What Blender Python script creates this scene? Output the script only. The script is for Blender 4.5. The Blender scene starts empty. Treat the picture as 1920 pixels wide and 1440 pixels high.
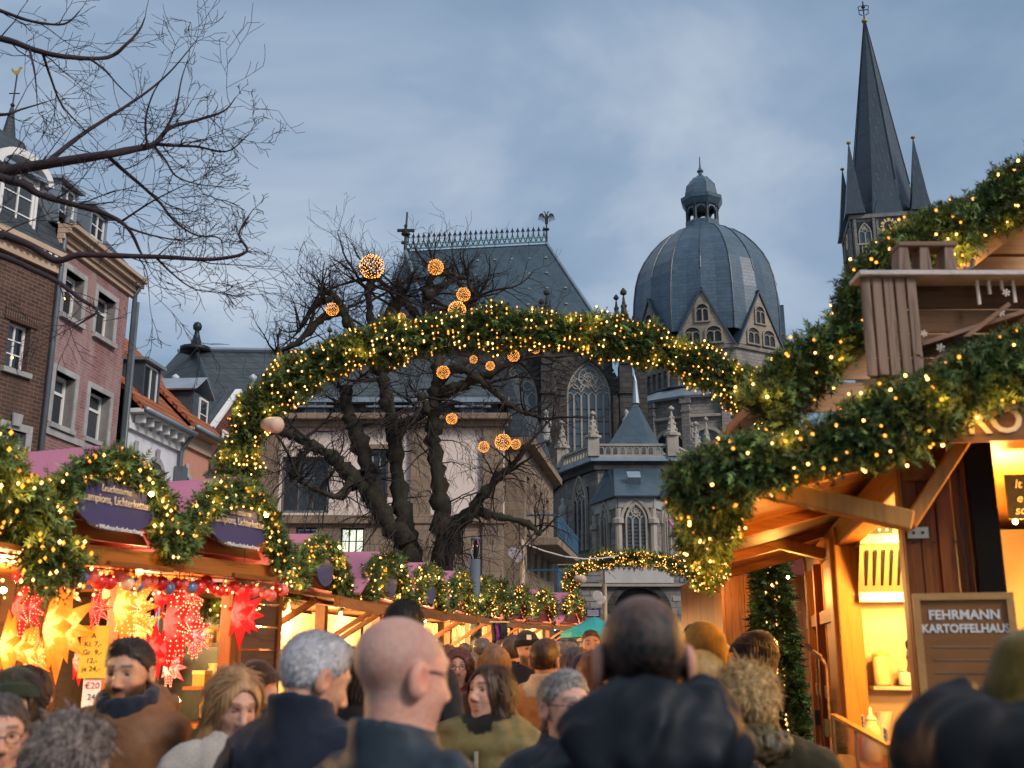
import bpy, math, random
import numpy as np
from mathutils import Vector, Matrix
random.seed(7); rng = np.random.default_rng(7)
sc = bpy.context.scene
COL = sc.collection
# ------------------------------------------------------------------ camera
F = 2017.0; TH = math.atan(508.0/F); CZ = 1.70; CT, ST = math.cos(TH), math.sin(TH)
cd = bpy.data.cameras.new('camera'); cam = bpy.data.objects.new('camera', cd); COL.objects.link(cam)
cd.sensor_width = 36.0; cd.lens = 36.0*F/1920.0; cd.clip_start = .05; cd.clip_end = 3000
cam.location = (0, 0, CZ); cam.rotation_euler = (math.pi/2 + TH, 0, 0); sc.camera = cam
cd.dof.use_dof = True; cd.dof.focus_distance = 34.0; cd.dof.aperture_fstop = 3.4; cd.dof.aperture_blades = 0
# ------------------------------------------------------------------ sky: dusk under a cloud deck
SUN_EL, SUN_ROT = math.radians(36), math.radians(132)
w = bpy.data.worlds.new('World'); sc.world = w; w.use_nodes = True
nt = w.node_tree; nt.nodes.clear(); N = nt.nodes.new; L = nt.links.new
sky = N('ShaderNodeTexSky'); sky.sky_type = 'NISHITA'; sky.sun_disc = False
sky.sun_elevation = SUN_EL; sky.sun_rotation = SUN_ROT; sky.air_density = 1.2; sky.dust_density = 2.0
tc = N('ShaderNodeTexCoord'); sp = N('ShaderNodeSeparateXYZ'); L(tc.outputs['Generated'], sp.inputs[0])
zz = N('ShaderNodeMath'); zz.operation = 'MAXIMUM'; zz.inputs[1].default_value = 0.0; L(sp.outputs[2], zz.inputs[0])
za = N('ShaderNodeMath'); za.operation = 'ADD'; za.inputs[1].default_value = .55; L(zz.outputs[0], za.inputs[0])
dv = N('ShaderNodeVectorMath'); dv.operation = 'DIVIDE'; cb = N('ShaderNodeCombineXYZ')
for i in range(3): L(za.outputs[0], cb.inputs[i])
L(tc.outputs['Generated'], dv.inputs[0]); L(cb.outputs[0], dv.inputs[1])
mp = N('ShaderNodeMapping'); mp.inputs['Scale'].default_value = (.8, 1.0, 1.3); mp.inputs['Location'].default_value = (3.4, 1.15, 0); L(dv.outputs[0], mp.inputs[0])
n1 = N('ShaderNodeTexNoise'); n1.inputs['Scale'].default_value = 2.3; n1.inputs['Detail'].default_value = 6; n1.inputs['Roughness'].default_value = .52
n1.inputs['Distortion'].default_value = .35; L(mp.outputs[0], n1.inputs['Vector'])
cr = N('ShaderNodeValToRGB'); e = cr.color_ramp.elements
e[0].position = .36; e[0].color = (.175, .27, .395, 1); e[1].position = .66; e[1].color = (.64, .70, .78, 1)
x = cr.color_ramp.elements.new(.49); x.color = (.295, .395, .535, 1)
L(n1.outputs['Fac'], cr.inputs[0])
sc10 = N('ShaderNodeVectorMath'); sc10.operation = 'SCALE'; sc10.inputs['Scale'].default_value = 4.7; L(cr.outputs[0], sc10.inputs[0])
mx = N('ShaderNodeMix'); mx.data_type = 'RGBA'; mx.inputs['Factor'].default_value = .93
L(sky.outputs[0], mx.inputs['A']); L(sc10.outputs[0], mx.inputs['B'])
bg = N('ShaderNodeBackground'); bg.inputs['Strength'].default_value = .12; L(mx.outputs['Result'], bg.inputs['Color'])
wo = N('ShaderNodeOutputWorld'); L(bg.outputs[0], wo.inputs[0])
# ------------------------------------------------------------------ soft sun behind the clouds (overcast)
sl = bpy.data.lights.new('sun', 'SUN'); sl.energy = 1.5; sl.angle = math.radians(16); sl.color = (1.0, .90, .82)
so = bpy.data.objects.new('sun', sl); COL.objects.link(so)
# light travels away from the sun: sun stands behind the camera, a little to the right
sdir = Vector((math.sin(SUN_ROT)*math.cos(SUN_EL), math.cos(SUN_ROT)*math.cos(SUN_EL), math.sin(SUN_EL)))
so.rotation_euler = (-sdir).to_track_quat('-Z', 'Y').to_euler(); so.location = (0, -10, 40)
# ------------------------------------------------------------------ exposure
vs = sc.view_settings; vs.view_transform = 'Standard'; vs.look = 'None'; vs.exposure = 0.85; vs.gamma = 1.0; vs.use_curve_mapping = False
sc.render.engine = 'CYCLES'; cy = sc.cycles
cy.use_denoising = True; cy.denoiser = 'OPENIMAGEDENOISE'; cy.use_adaptive_sampling = True; cy.adaptive_threshold = .015
cy.max_bounces = 5; cy.diffuse_bounces = 3; cy.glossy_bounces = 3; cy.transmission_bounces = 4; cy.transparent_max_bounces = 6
cy.sample_clamp_indirect = 4.0; cy.caustics_reflective = False; cy.caustics_refractive = False
# ================================================================== helpers
def ray(u, v):
    a = (u-960)/F; b = (720-v)/F
    return Vector((a, CT-b*ST, ST+b*CT))
def at(u, v, D):                       # the point at depth D (metres along the street) seen at a place in the photograph
    r = ray(u, v); k = D/r.y
    return Vector((r.x*k, D, CZ+r.z*k))
def gz(y): return .012*min(max(y-4, 0), 70)
def V(*a): return Vector(a)
class Frame:                           # an upright facade: origin, direction along it, local y into the wall
    def __init__(s, x, y, ang, z=0.0):
        s.o = V(x, y, z); s.a = ang; s.t = V(math.cos(ang), math.sin(ang), 0); s.n = V(-math.sin(ang), math.cos(ang), 0)
    def hit(s, u, v, off=0.0):         # (along, height) where a sight line meets the facade plane set back by off
        r = ray(u, v); c = V(0, 0, CZ); q = s.o + s.n*off
        k = (q-c).dot(s.n)/r.dot(s.n); p = c + r*k - q
        return p.dot(s.t), p.z
def empty(name, loc=(0,0,0), rz=0, parent=None):
    o = bpy.data.objects.new(name, None); COL.objects.link(o); o.location = loc; o.rotation_euler = (0, 0, rz); o.parent = parent
    o.empty_display_size = .1
    return o
def tag(o, label, cat, group=None):
    o['label'] = label; o['category'] = cat
    if group: o['group'] = group
    return o
def thing(name, label, cat, loc=(0,0,0), rz=0, group=None):
    return tag(empty(name, loc, rz), label, cat, group)
class MB:
    def __init__(s): s.v = []; s.f = []
    def add(s, vs, fs):
        b = len(s.v); s.v += [tuple(p) for p in vs]; s.f += [tuple(b+i for i in f) for f in fs]; return s
    def box(s, x0, x1, y0, y1, z0, z1):
        return s.add([(x0,y0,z0),(x1,y0,z0),(x1,y1,z0),(x0,y1,z0),(x0,y0,z1),(x1,y0,z1),(x1,y1,z1),(x0,y1,z1)],
                     [(0,3,2,1),(4,5,6,7),(0,1,5,4),(1,2,6,5),(2,3,7,6),(3,0,4,7)])
    def beam(s, a, b, w, h, up=(0,0,1)):
        a = Vector(a); b = Vector(b); d = (b-a).normalized(); r = d.cross(Vector(up))
        if r.length < 1e-4: r = d.cross(V(1, 0, 0))
        r.normalize(); u = r.cross(d); r *= w/2; u *= h/2
        return s.add([a-r-u, a+r-u, a+r+u, a-r+u, b-r-u, b+r-u, b+r+u, b-r+u],
                     [(0,1,2,3),(7,6,5,4),(0,4,5,1),(1,5,6,2),(2,6,7,3),(3,7,4,0)])
    def prism(s, poly, y0, y1):        # outline in x,z pushed along y
        n = len(poly)
        return s.add([(p[0], y0, p[1]) for p in poly]+[(p[0], y1, p[1]) for p in poly],
                     [tuple(range(n)), tuple(range(2*n-1, n-1, -1))]+[((i+1)%n, i, n+i, n+(i+1)%n) for i in range(n)])
    def prismz(s, poly, z0, z1):
        n = len(poly)
        return s.add([(p[0], p[1], z0) for p in poly]+[(p[0], p[1], z1) for p in poly],
                     [tuple(range(n-1, -1, -1)), tuple(range(n, 2*n))]+[(i, (i+1)%n, n+(i+1)%n, n+i) for i in range(n)])
    def slab(s, pts, th):              # polygon in space given thickness along its normal
        pts = [Vector(p) for p in pts]; n = (pts[1]-pts[0]).cross(pts[2]-pts[0]).normalized()*th; k = len(pts)
        return s.add(pts+[p-n for p in pts], [tuple(range(k)), tuple(range(2*k-1, k-1, -1))]+[((i+1)%k, i, k+i, k+(i+1)%k) for i in range(k)])
    def tube(s, P, R, n=6, cap=True):
        P = [Vector(p) for p in P]; m = len(P)
        if not hasattr(R, '__len__'): R = [R]*m
        b = len(s.v); t = (P[1]-P[0]).normalized(); r = t.orthogonal().normalized()
        for i in range(m):
            t = (P[min(i+1, m-1)]-P[max(i-1, 0)]).normalized()
            r = r - t*r.dot(t)
            r = r.normalized() if r.length > 1e-5 else t.orthogonal().normalized()
            q = t.cross(r)
            for k in range(n):
                a = 2*math.pi*k/n; s.v.append(tuple(P[i]+(r*math.cos(a)+q*math.sin(a))*R[i]))
        for i in range(m-1):
            for k in range(n):
                k2 = (k+1) % n; s.f.append((b+i*n+k, b+i*n+k2, b+i*n+n+k2, b+i*n+n+k))
        if cap: s.f.append(tuple(b+k for k in range(n-1, -1, -1))); s.f.append(tuple(b+(m-1)*n+k for k in range(n)))
        return s
    def lathe(s, prof, n=16, c=(0,0,0), a0=0):
        b = len(s.v)
        for r, z in prof:
            for k in range(n):
                a = a0+2*math.pi*k/n; s.v.append((c[0]+r*math.cos(a), c[1]+r*math.sin(a), c[2]+z))
        for i in range(len(prof)-1):
            for k in range(n):
                k2 = (k+1) % n; s.f.append((b+i*n+k, b+i*n+k2, b+i*n+n+k2, b+i*n+n+k))
        s.f.append(tuple(b+k for k in range(n-1, -1, -1))); s.f.append(tuple(b+(len(prof)-1)*n+k for k in range(n)))
        return s
    def ball(s, c, r, n=8, sz=1.0):
        m = max(3, n//2); c = Vector(c)
        return s.lathe([(max(1e-4, r*math.sin(math.pi*i/m)), -r*sz*math.cos(math.pi*i/m)) for i in range(m+1)], n, c)
    def wall(s, x0, x1, z0, z1, ops, y=0.0, rev=.25):   # wall face with rectangular openings and their reveals
        xs = sorted({x0, x1, *[o[0] for o in ops], *[o[1] for o in ops]}); zs = sorted({z0, z1, *[o[2] for o in ops], *[o[3] for o in ops]})
        xs = [q for q in xs if x0 <= q <= x1]; zs = [q for q in zs if z0 <= q <= z1]
        for i in range(len(xs)-1):
            for j in range(len(zs)-1):
                cx, cz = (xs[i]+xs[i+1])/2, (zs[j]+zs[j+1])/2
                if any(o[0] < cx < o[1] and o[2] < cz < o[3] for o in ops): continue
                s.add([(xs[i],y,zs[j]),(xs[i+1],y,zs[j]),(xs[i+1],y,zs[j+1]),(xs[i],y,zs[j+1])], [(0,1,2,3)])
        for a, b, c, d in [o[:4] for o in ops]:
            s.add([(a,y,c),(b,y,c),(b,y,d),(a,y,d),(a,y+rev,c),(b,y+rev,c),(b,y+rev,d),(a,y+rev,d)], [(0,4,5,1),(1,5,6,2),(2,6,7,3),(3,7,4,0)])
        return s
    def spandrel(s, x0, x1, z0, zt, arch, y0, y1):      # fills the corners above an arch (list of x,z from left to right) up to zt
        b = len(s.v); n = len(arch)
        for (x, z) in arch: s.v += [(x, y0, z), (x, y0, zt), (x, y1, z)]
        for i in range(n-1):
            k = b+3*i; s.f += [(k, k+3, k+4, k+1), (k, k+2, k+5, k+3)]
        return s
    def build(s, name, mat, parent=None, smooth=False, loc=None, bevel=0):
        me = bpy.data.meshes.new(name); me.from_pydata(s.v, [], s.f); me.update()
        if mat: me.materials.append(mat)
        if smooth: me.polygons.foreach_set('use_smooth', [True]*len(me.polygons))
        o = bpy.data.objects.new(name, me); COL.objects.link(o); o.parent = parent
        if loc is not None: o.location = loc
        if bevel:
            m = o.modifiers.new('bevel', 'BEVEL'); m.width = bevel; m.segments = 2; m.limit_method = 'ANGLE'
        return o
def npmesh(name, verts, faces, mat, parent=None, smooth=False, col=None):
    verts = np.asarray(verts, np.float32); faces = np.asarray(faces, np.int32); k = faces.shape[1]
    me = bpy.data.meshes.new(name); me.vertices.add(len(verts)); me.vertices.foreach_set('co', verts.ravel())
    me.loops.add(faces.size); me.loops.foreach_set('vertex_index', faces.ravel())
    me.polygons.add(len(faces)); me.polygons.foreach_set('loop_start', np.arange(0, faces.size, k, dtype=np.int32))
    if smooth: me.polygons.foreach_set('use_smooth', np.ones(len(faces), bool))
    if col is not None:
        a = me.color_attributes.new('col', 'FLOAT_COLOR', 'POINT'); c = np.ones((len(verts), 4), np.float32); c[:, :3] = col; a.data.foreach_set('color', c.ravel())
    me.update(); me.validate()
    if mat: me.materials.append(mat)
    o = bpy.data.objects.new(name, me); COL.objects.link(o); o.parent = parent
    return o
def share(src, name, parent=None, loc=(0,0,0), rot=(0,0,0), scale=None):
    o = bpy.data.objects.new(name, src.data); COL.objects.link(o); o.parent = parent; o.location = loc; o.rotation_euler = rot
    if scale is not None: o.scale = scale if hasattr(scale, '__len__') else (scale,)*3
    for m in src.modifiers:
        n = o.modifiers.new(m.name, m.type)
        if m.type == 'BEVEL': n.width = m.width; n.segments = m.segments; n.limit_method = 'ANGLE'
    return o
def text(name, s, size, mat, parent, loc, rot=(math.pi/2, 0, 0), ext=.004, align='CENTER', sx=1.0, shear=0, bold=0):
    c = bpy.data.curves.new(name, 'FONT'); c.body = s; c.size = size; c.extrude = ext; c.align_x = align; c.align_y = 'CENTER'; c.shear = shear; c.offset = bold
    c.resolution_u = 3; f = bpy.data.objects.new(name, c); me = bpy.data.meshes.new_from_object(f); bpy.data.objects.remove(f); me.materials.clear(); me.materials.append(mat)
    o = bpy.data.objects.new(name, me); COL.objects.link(o); o.parent = parent; o.location = loc; o.rotation_euler = rot; o.scale = (sx, 1, 1)
    return o
ORD = 'first second third fourth fifth sixth seventh eighth ninth tenth eleventh twelfth thirteenth fourteenth fifteenth sixteenth seventeenth eighteenth nineteenth twentieth'.split()
# ================================================================== materials
def newmat(name):
    m = bpy.data.materials.new(name); m.use_nodes = True; t = m.node_tree; b = t.nodes['Principled BSDF']; return m, t, b
def ramp(t, src, stops):
    r = t.nodes.new('ShaderNodeValToRGB'); el = r.color_ramp.elements
    el[0].position = stops[0][0]; el[0].color = (*stops[0][1], 1); el[1].position = stops[-1][0]; el[1].color = (*stops[-1][1], 1)
    for p, c in stops[1:-1]: q = el.new(p); q.color = (*c, 1)
    t.links.new(src, r.inputs[0]); return r.outputs[0]
def sh(c, k): return tuple(min(1, q*k) for q in c[:3])
def mixc(t, a, b, fac, mode='MIX'):
    m = t.nodes.new('ShaderNodeMix'); m.data_type = 'RGBA'; m.blend_type = mode
    for s, vv in (('A', a), ('B', b), ('Factor', fac)):
        if hasattr(vv, 'is_linked'): t.links.new(vv, m.inputs[s])
        elif s == 'Factor': m.inputs[s].default_value = vv
        else: m.inputs[s].default_value = (*vv, 1)
    return m.outputs['Result']
def noise(t, vec, scale, detail=4, rough=.55, dist=0):
    n = t.nodes.new('ShaderNodeTexNoise'); n.inputs['Scale'].default_value = scale; n.inputs['Detail'].default_value = detail
    n.inputs['Roughness'].default_value = rough; n.inputs['Distortion'].default_value = dist; t.links.new(vec, n.inputs['Vector']); return n.outputs['Fac']
def coords(t, scale=(1,1,1), kind='Object'):
    c = t.nodes.new('ShaderNodeTexCoord'); m = t.nodes.new('ShaderNodeMapping'); m.inputs['Scale'].default_value = scale
    t.links.new(c.outputs[kind], m.inputs[0]); return m.outputs[0]
def wallcoords(t, sx=1.0, sz=1.0):     # (x+y, z) so that patterns run round corners
    c = t.nodes.new('ShaderNodeTexCoord'); s = t.nodes.new('ShaderNodeSeparateXYZ'); t.links.new(c.outputs['Object'], s.inputs[0])
    a = t.nodes.new('ShaderNodeMath'); a.operation = 'ADD'; t.links.new(s.outputs[0], a.inputs[0]); t.links.new(s.outputs[1], a.inputs[1])
    b = t.nodes.new('ShaderNodeCombineXYZ'); t.links.new(a.outputs[0], b.inputs[0]); t.links.new(s.outputs[2], b.inputs[1])
    m = t.nodes.new('ShaderNodeMapping'); m.inputs['Scale'].default_value = (sx, sz, 1); t.links.new(b.outputs[0], m.inputs[0]); return m.outputs[0]
def bump(t, b, h, strength, dist=.02):
    n = t.nodes.new('ShaderNodeBump'); n.inputs['Strength'].default_value = strength; n.inputs['Distance'].default_value = dist
    t.links.new(h, n.inputs['Height']); t.links.new(n.outputs[0], b.inputs['Normal'])
def mat(name, c, rough=.75, var=.25, scale=3.0, bs=30.0, bst=.25, metal=0, stretch=(1,1,1), rnd=0.0, spec=.3, grime=None):
    m, t, b = newmat(name); vec = coords(t, stretch)
    n = noise(t, vec, scale, 6, .6); cc = ramp(t, n, [(.25, sh(c, 1-var)), (.5, c), (.78, sh(c, 1+var))])
    if grime: cc = mixc(t, cc, grime, ramp(t, noise(t, coords(t, (1, 1, .25)), scale*.6, 6, .7), [(.42, (0,0,0)), (.72, (.8,.8,.8))]))
    if rnd:
        oi = t.nodes.new('ShaderNodeObjectInfo'); cc = mixc(t, cc, ramp(t, oi.outputs['Random'], [(0, (1-rnd,)*3), (1, (1.0,)*3)]), 1.0, 'MULTIPLY')
    t.links.new(cc, b.inputs['Base Color']); b.inputs['Roughness'].default_value = rough; b.inputs['Metallic'].default_value = metal
    b.inputs['Specular IOR Level'].default_value = spec
    if bst: bump(t, b, noise(t, vec, bs, 4), bst)
    return m
def mat_brick(name, c1, c2, mortar, bw=.24, bh=.08, ms=.012, rough=.85, bst=.6, var=.35, offset=.5, grime=None, spec=.2):
    m, t, b = newmat(name); vec = wallcoords(t)
    br = t.nodes.new('ShaderNodeTexBrick'); br.inputs['Scale'].default_value = 1.0; br.inputs['Brick Width'].default_value = bw; br.inputs['Row Height'].default_value = bh
    br.inputs['Mortar Size'].default_value = ms; br.inputs['Mortar Smooth'].default_value = .3; br.inputs['Bias'].default_value = 0; br.offset = offset
    br.inputs['Color1'].default_value = (*c1, 1); br.inputs['Color2'].default_value = (*c2, 1); br.inputs['Mortar'].default_value = (*mortar, 1)
    t.links.new(vec, br.inputs['Vector'])
    n = noise(t, coords(t), 1.3, 8, .65); cc = mixc(t, br.outputs['Color'], ramp(t, n, [(.25, (1-var,)*3), (.75, (1.0,)*3)]), 1.0, 'MULTIPLY')
    if grime: cc = mixc(t, cc, grime, ramp(t, noise(t, coords(t, (1, 1, .3)), .8, 8, .7), [(.45, (0,0,0)), (.7, (.75,)*3)]))
    t.links.new(cc, b.inputs['Base Color']); b.inputs['Roughness'].default_value = rough; b.inputs['Specular IOR Level'].default_value = spec
    iv = t.nodes.new('ShaderNodeMath'); iv.operation = 'SUBTRACT'; iv.inputs[0].default_value = 1.0; t.links.new(br.outputs['Fac'], iv.inputs[1])
    bump(t, b, iv.outputs[0], bst, .015); return m
def mat_wood(name, c, dark=.45, rough=.6, axis=2, rnd=.3, scale=7, spec=.3):
    m, t, b = newmat(name); st = [9.0, 9.0, 9.0]; st[axis] = .7
    v = coords(t, st); oi = t.nodes.new('ShaderNodeObjectInfo'); ad = t.nodes.new('ShaderNodeVectorMath'); ad.operation = 'ADD'; sm = t.nodes.new('ShaderNodeVectorMath'); sm.operation = 'SCALE'
    cmb = t.nodes.new('ShaderNodeCombineXYZ'); 
    for i in range(3): t.links.new(oi.outputs['Random'], cmb.inputs[i])
    sm.inputs['Scale'].default_value = 37.0; t.links.new(cmb.outputs[0], sm.inputs[0]); t.links.new(v, ad.inputs[0]); t.links.new(sm.outputs[0], ad.inputs[1]); v = ad.outputs[0]
    n = noise(t, v, scale*.35, 6, .65, 1.2); cc = ramp(t, n, [(.28, sh(c, dark)), (.5, c), (.72, sh(c, 1.2))])
    kn = noise(t, v, .55, 2, .5); cc = mixc(t, cc, sh(c, .3), ramp(t, kn, [(.62, (0,0,0)), (.74, (.85,)*3)]))
    cc = mixc(t, cc, ramp(t, oi.outputs['Random'], [(0, (1-rnd,)*3), (1, (1.0,)*3)]), 1.0, 'MULTIPLY')
    t.links.new(cc, b.inputs['Base Color']); b.inputs['Roughness'].default_value = rough; b.inputs['Specular IOR Level'].default_value = spec
    bump(t, b, n, .3, .004); return m
def emit(name, c, s, sampling='AUTO'):
    m = bpy.data.materials.new(name); m.use_nodes = True; t = m.node_tree; t.nodes.clear()
    e_ = t.nodes.new('ShaderNodeEmission'); e_.inputs[0].default_value = (*c, 1); e_.inputs[1].default_value = s
    o = t.nodes.new('ShaderNodeOutputMaterial'); t.links.new(e_.outputs[0], o.inputs[0]); m.cycles.emission_sampling = sampling; return m
def mat_col(name, rough=.6, bst=.2, bs=60, sss=0, trans=0, spec=.3, sheen=0, stretch=(1,1,1)):   # colour from the mesh's own pigment attribute
    m, t, b = newmat(name); a = t.nodes.new('ShaderNodeAttribute'); a.attribute_name = 'col'
    vec = coords(t, stretch); n = noise(t, vec, bs, 4)
    cc = mixc(t, a.outputs['Color'], ramp(t, n, [(.3, (.78,)*3), (.65, (1.0,)*3)]), 1.0, 'MULTIPLY')
    t.links.new(cc, b.inputs['Base Color']); b.inputs['Roughness'].default_value = rough; b.inputs['Specular IOR Level'].default_value = spec
    if sss: b.inputs['Subsurface Weight'].default_value = sss; b.inputs['Subsurface Radius'].default_value = (.012, .005, .003); b.inputs['Subsurface Scale'].default_value = 1.0
    if sheen: b.inputs['Sheen Weight'].default_value = sheen
    if bst: bump(t, b, n, bst, .004)
    return m
GLASS = None
def mat_glass(name, c=(.02,.026,.032), rough=.06, var=.5):
    m, t, b = newmat(name); oi = t.nodes.new('ShaderNodeObjectInfo')
    t.links.new(ramp(t, oi.outputs['Random'], [(0, sh(c, 1-var)), (1, sh(c, 1+var*2))]), b.inputs['Base Color'])
    b.inputs['Roughness'].default_value = rough; b.inputs['Specular IOR Level'].default_value = .7; bump(t, b, noise(t, coords(t), 1.2, 2), .12, .05); return m
GLASS = mat_glass('window_glass')
WHITE = mat('white_paint', (.72,.71,.69), .5, .1, 2, 60, .08)
STONE = mat('grey_stone_trim', (.40,.39,.38), .85, .22, 3, 40, .3, grime=(.2,.2,.2))
ZINC = mat('zinc_sheet', (.26,.31,.36), .42, .2, 1.5, 20, .06, metal=.35, stretch=(1,1,.3), spec=.5)
DARKMETAL = mat('dark_metal', (.03,.035,.04), .45, .3, 6, 30, .1, metal=.4)
PINE = mat_wood('pine_wood', (.27,.085,.014), .38, .5, 2, .45)
PINE_X = mat_wood('pine_wood_long', (.34,.120,.022), .42, .5, 0, .4)
PINE_Y = mat_wood('pine_wood_deep', (.29,.095,.017), .4, .5, 1, .4)
BULB = emit('warm_bulb', (1.0, .46, .13), 4.2, 'NONE'); BULBD = emit('amber_bulb', (1.0, .31, .035), 1.8, 'NONE')
# ---- windows
def window(parent, x0, z0, w, h, y, cols=2, rows=3, fw=.06, fr=None, sill=True, glass=None, transom=None, surround=None, sw=.14, sy=-.03, bar=.035):
    fr = fr or WHITE; m = MB()
    m.box(x0, x0+fw, y, y+.06, z0, z0+h).box(x0+w-fw, x0+w, y, y+.06, z0, z0+h).box(x0+fw, x0+w-fw, y, y+.06, z0, z0+fw).box(x0+fw, x0+w-fw, y, y+.06, z0+h-fw, z0+h)
    xs = [x0+fw+(w-2*fw)*i/cols for i in range(cols+1)]
    zs = [z0+fw+(h-2*fw)*i/rows for i in range(rows+1)] if transom is None else [z0+fw, z0+h*transom, z0+h-fw]
    for q in xs[1:-1]: m.box(q-bar/2-.01, q+bar/2+.01, y-.008, y+.055, z0+fw, z0+h-fw)
    for q in zs[1:-1]: m.box(x0+fw, x0+w-fw, y-.004, y+.052, q-bar/2, q+bar/2)
    o = m.build('window', fr, parent)
    for i in range(len(xs)-1):
        for j in range(len(zs)-1):
            MB().box(xs[i]+bar/2, xs[i+1]-bar/2, y+.025, y+.035, zs[j]+bar/2, zs[j+1]-bar/2).build('pane', glass or GLASS, o)
    if sill: MB().box(x0-.12, x0+w+.12, sy-.09, y+.02, z0-.14, z0).build('sill', STONE, o, bevel=.01)
    if surround:
        s = MB(); s.box(x0-sw, x0, sy, y+.02, z0, z0+h).box(x0+w, x0+w+sw, sy, y+.02, z0, z0+h).box(x0-sw, x0+w+sw, sy, y+.02, z0+h, z0+h+sw)
        s.build('surround', surround, o, bevel=.008)
    return o
def arch_pts(cx, hw, zs, rise, n=10, pointed=False):
    if pointed:   # two arcs meeting at an apex
        R = (rise*rise+hw*hw)/(2*hw); L_ = []
        a1 = math.asin(min(1, rise/R))
        for i in range(n+1):
            a = a1*i/n; L_.append((cx-hw+R-R*math.cos(a), zs+R*math.sin(a)))
        return L_ + [(2*cx-p[0], p[1]) for p in L_[-2::-1]]
    return [(cx-hw*math.cos(math.pi*i/(2*n)), zs+rise*math.sin(math.pi*i/(2*n))) for i in range(2*n+1)]
def arch_band(m, arch, th, y0, y1):     # a voussoir-like band following an arch
    n = len(arch)
    out = []
    for i in range(n):
        a = arch[max(i-1, 0)]; b = arch[min(i+1, n-1)]; dx, dz = b[0]-a[0], b[1]-a[1]; l = math.hypot(dx, dz) or 1
        out.append((arch[i][0]-dz/l*th, arch[i][1]+dx/l*th))
    for i in range(n-1):
        p, q, r, s_ = arch[i], arch[i+1], out[i+1], out[i]
        m.add([(p[0],y0,p[1]),(q[0],y0,q[1]),(r[0],y0,r[1]),(s_[0],y0,s_[1]),(p[0],y1,p[1]),(q[0],y1,q[1]),(r[0],y1,r[1]),(s_[0],y1,s_[1])],
              [(0,1,2,3),(7,6,5,4),(0,4,5,1),(2,6,7,3),(1,5,6,2),(0,3,7,4)])
    return m
# ================================================================== ground
gm = mat_brick('granite_setts', (.13,.125,.12), (.10,.10,.10), (.05,.05,.05), .12, .12, .012, .75, .5)
def ground():
    xs = [-400,-60,-20,-8,-3,0,3,8,20,60,400]; ys = [-60,-10,0,4,10,20,35,50,74,120,400,1500]
    v = [(x, y, gz(y)) for y in ys for x in xs]; n = len(xs)
    f = [(j*n+i, j*n+i+1, (j+1)*n+i+1, (j+1)*n+i) for j in range(len(ys)-1) for i in range(n-1)]
    # flat paving pattern read in x,y: a plain noise stone material serves the far reaches too
    m = MB(); m.v = v; m.f = f
    g = m.build('ground', mat('market_square_paving', (.12,.115,.11), .7, .35, 5, 18, .5)); g['kind'] = 'structure'
ground()
# ================================================================== the row of old houses on the left
LA = math.atan2(1, .095); p = at(215, 850, 32); LF = Frame(p.x, p.y, LA)
def house(name, label, cat='house'): return thing(name, label, cat, LF.o, LA)
BRICK = mat_brick('dark_brown_brick', (.155,.075,.052), (.095,.05,.04), (.20,.165,.135), .30, .105, .014, .9, .8, .4, grime=(.06,.04,.035))
PINKB = mat_brick('faded_pink_painted_brick', (.34,.165,.155), (.26,.115,.11), (.38,.25,.235), .25, .09, .014, .85, .6, .35, grime=(.50,.39,.37))
REDB = mat_brick('red_brick', (.22,.05,.035), (.16,.035,.03), (.2,.14,.12), .25, .09, .01, .9, .4)
SLATE = mat_brick('roof_slate', (.052,.065,.078), (.035,.046,.056), (.016,.02,.024), .34, .26, .02, .5, .6, .45, spec=.5)
SLATE_BIG = mat_brick('green_grey_slate', (.052,.070,.072), (.036,.050,.054), (.014,.02,.02), .62, .50, .03, .55, .8, .45, spec=.45)
TILE = mat_brick('orange_pantile', (.52,.17,.07), (.42,.125,.05), (.16,.05,.025), .26, .30, .035, .8, 1.0, .35)
OCHRE = mat('painted_timber_cornice', (.50,.36,.25), .6, .22, 2, 40, .15, stretch=(.4,1,1))
STUCW = mat('white_stucco', (.66,.655,.70), .85, .1, 1.2, 60, .15, grime=(.50,.49,.52))
STUCS = mat('salmon_stucco', (.56,.27,.19), .85, .14, 1.2, 60, .15, grime=(.48,.22,.16))
PIPE = mat('dark_zinc_pipe', (.12,.145,.165), .5, .2, 3, 20, .1, metal=.3); CURT = mat('pale_blind', (.55,.50,.44), .9, .1, 2, 30, .1)
WARM = emit('small_warm_lamp', (1, .5, .12), 6, 'NONE')
sA = LF.hit(69, 854)[0]; sB = 0.0                                  # pink house from sA to sB
zc = LF.hit(233, 548)[1]
pk = house('pink_house', 'narrow faded pink brick town house with slate mansard and timber cornice')
def rect(u0, v0, u1, v1):              # opening from its upper left and lower right corners
    a = LF.hit(u0, v0); b = LF.hit(u1, v1); return [a[0], b[0], b[1], a[1]]
ops = []
for tl, br in (((124,503),(149,612)), ((184,545),(210,640)), ((104,694),(131,813)), ((169,726),(199,829))):
    q = rect(*tl, *br); ops.append(q)
for i in (0, 2):                        # align floors: both windows of one floor share sill and head heights
    zt = (ops[i][3]+ops[i+1][3])/2; zb = (ops[i][2]+ops[i+1][2])/2
    for j in (i, i+1): ops[j][2], ops[j][3] = zb, zt
m = MB(); m.wall(sA+.04, sB, 0, zc+.1, ops, 0, .34)
m.add([(sB,0,0),(sB,9,0),(sB,9,zc),(sB,0,zc)], [(0,1,2,3)]).add([(sA+.04,0,0),(sA+.04,9,0),(sA+.04,9,zc),(sA+.04,0,zc)], [(3,2,1,0)]).add([(sA+.04,9,0),(sB,9,0),(sB,9,zc),(sA+.04,9,zc)], [(3,2,1,0)])
m.build('wall', PINKB, pk)
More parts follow.
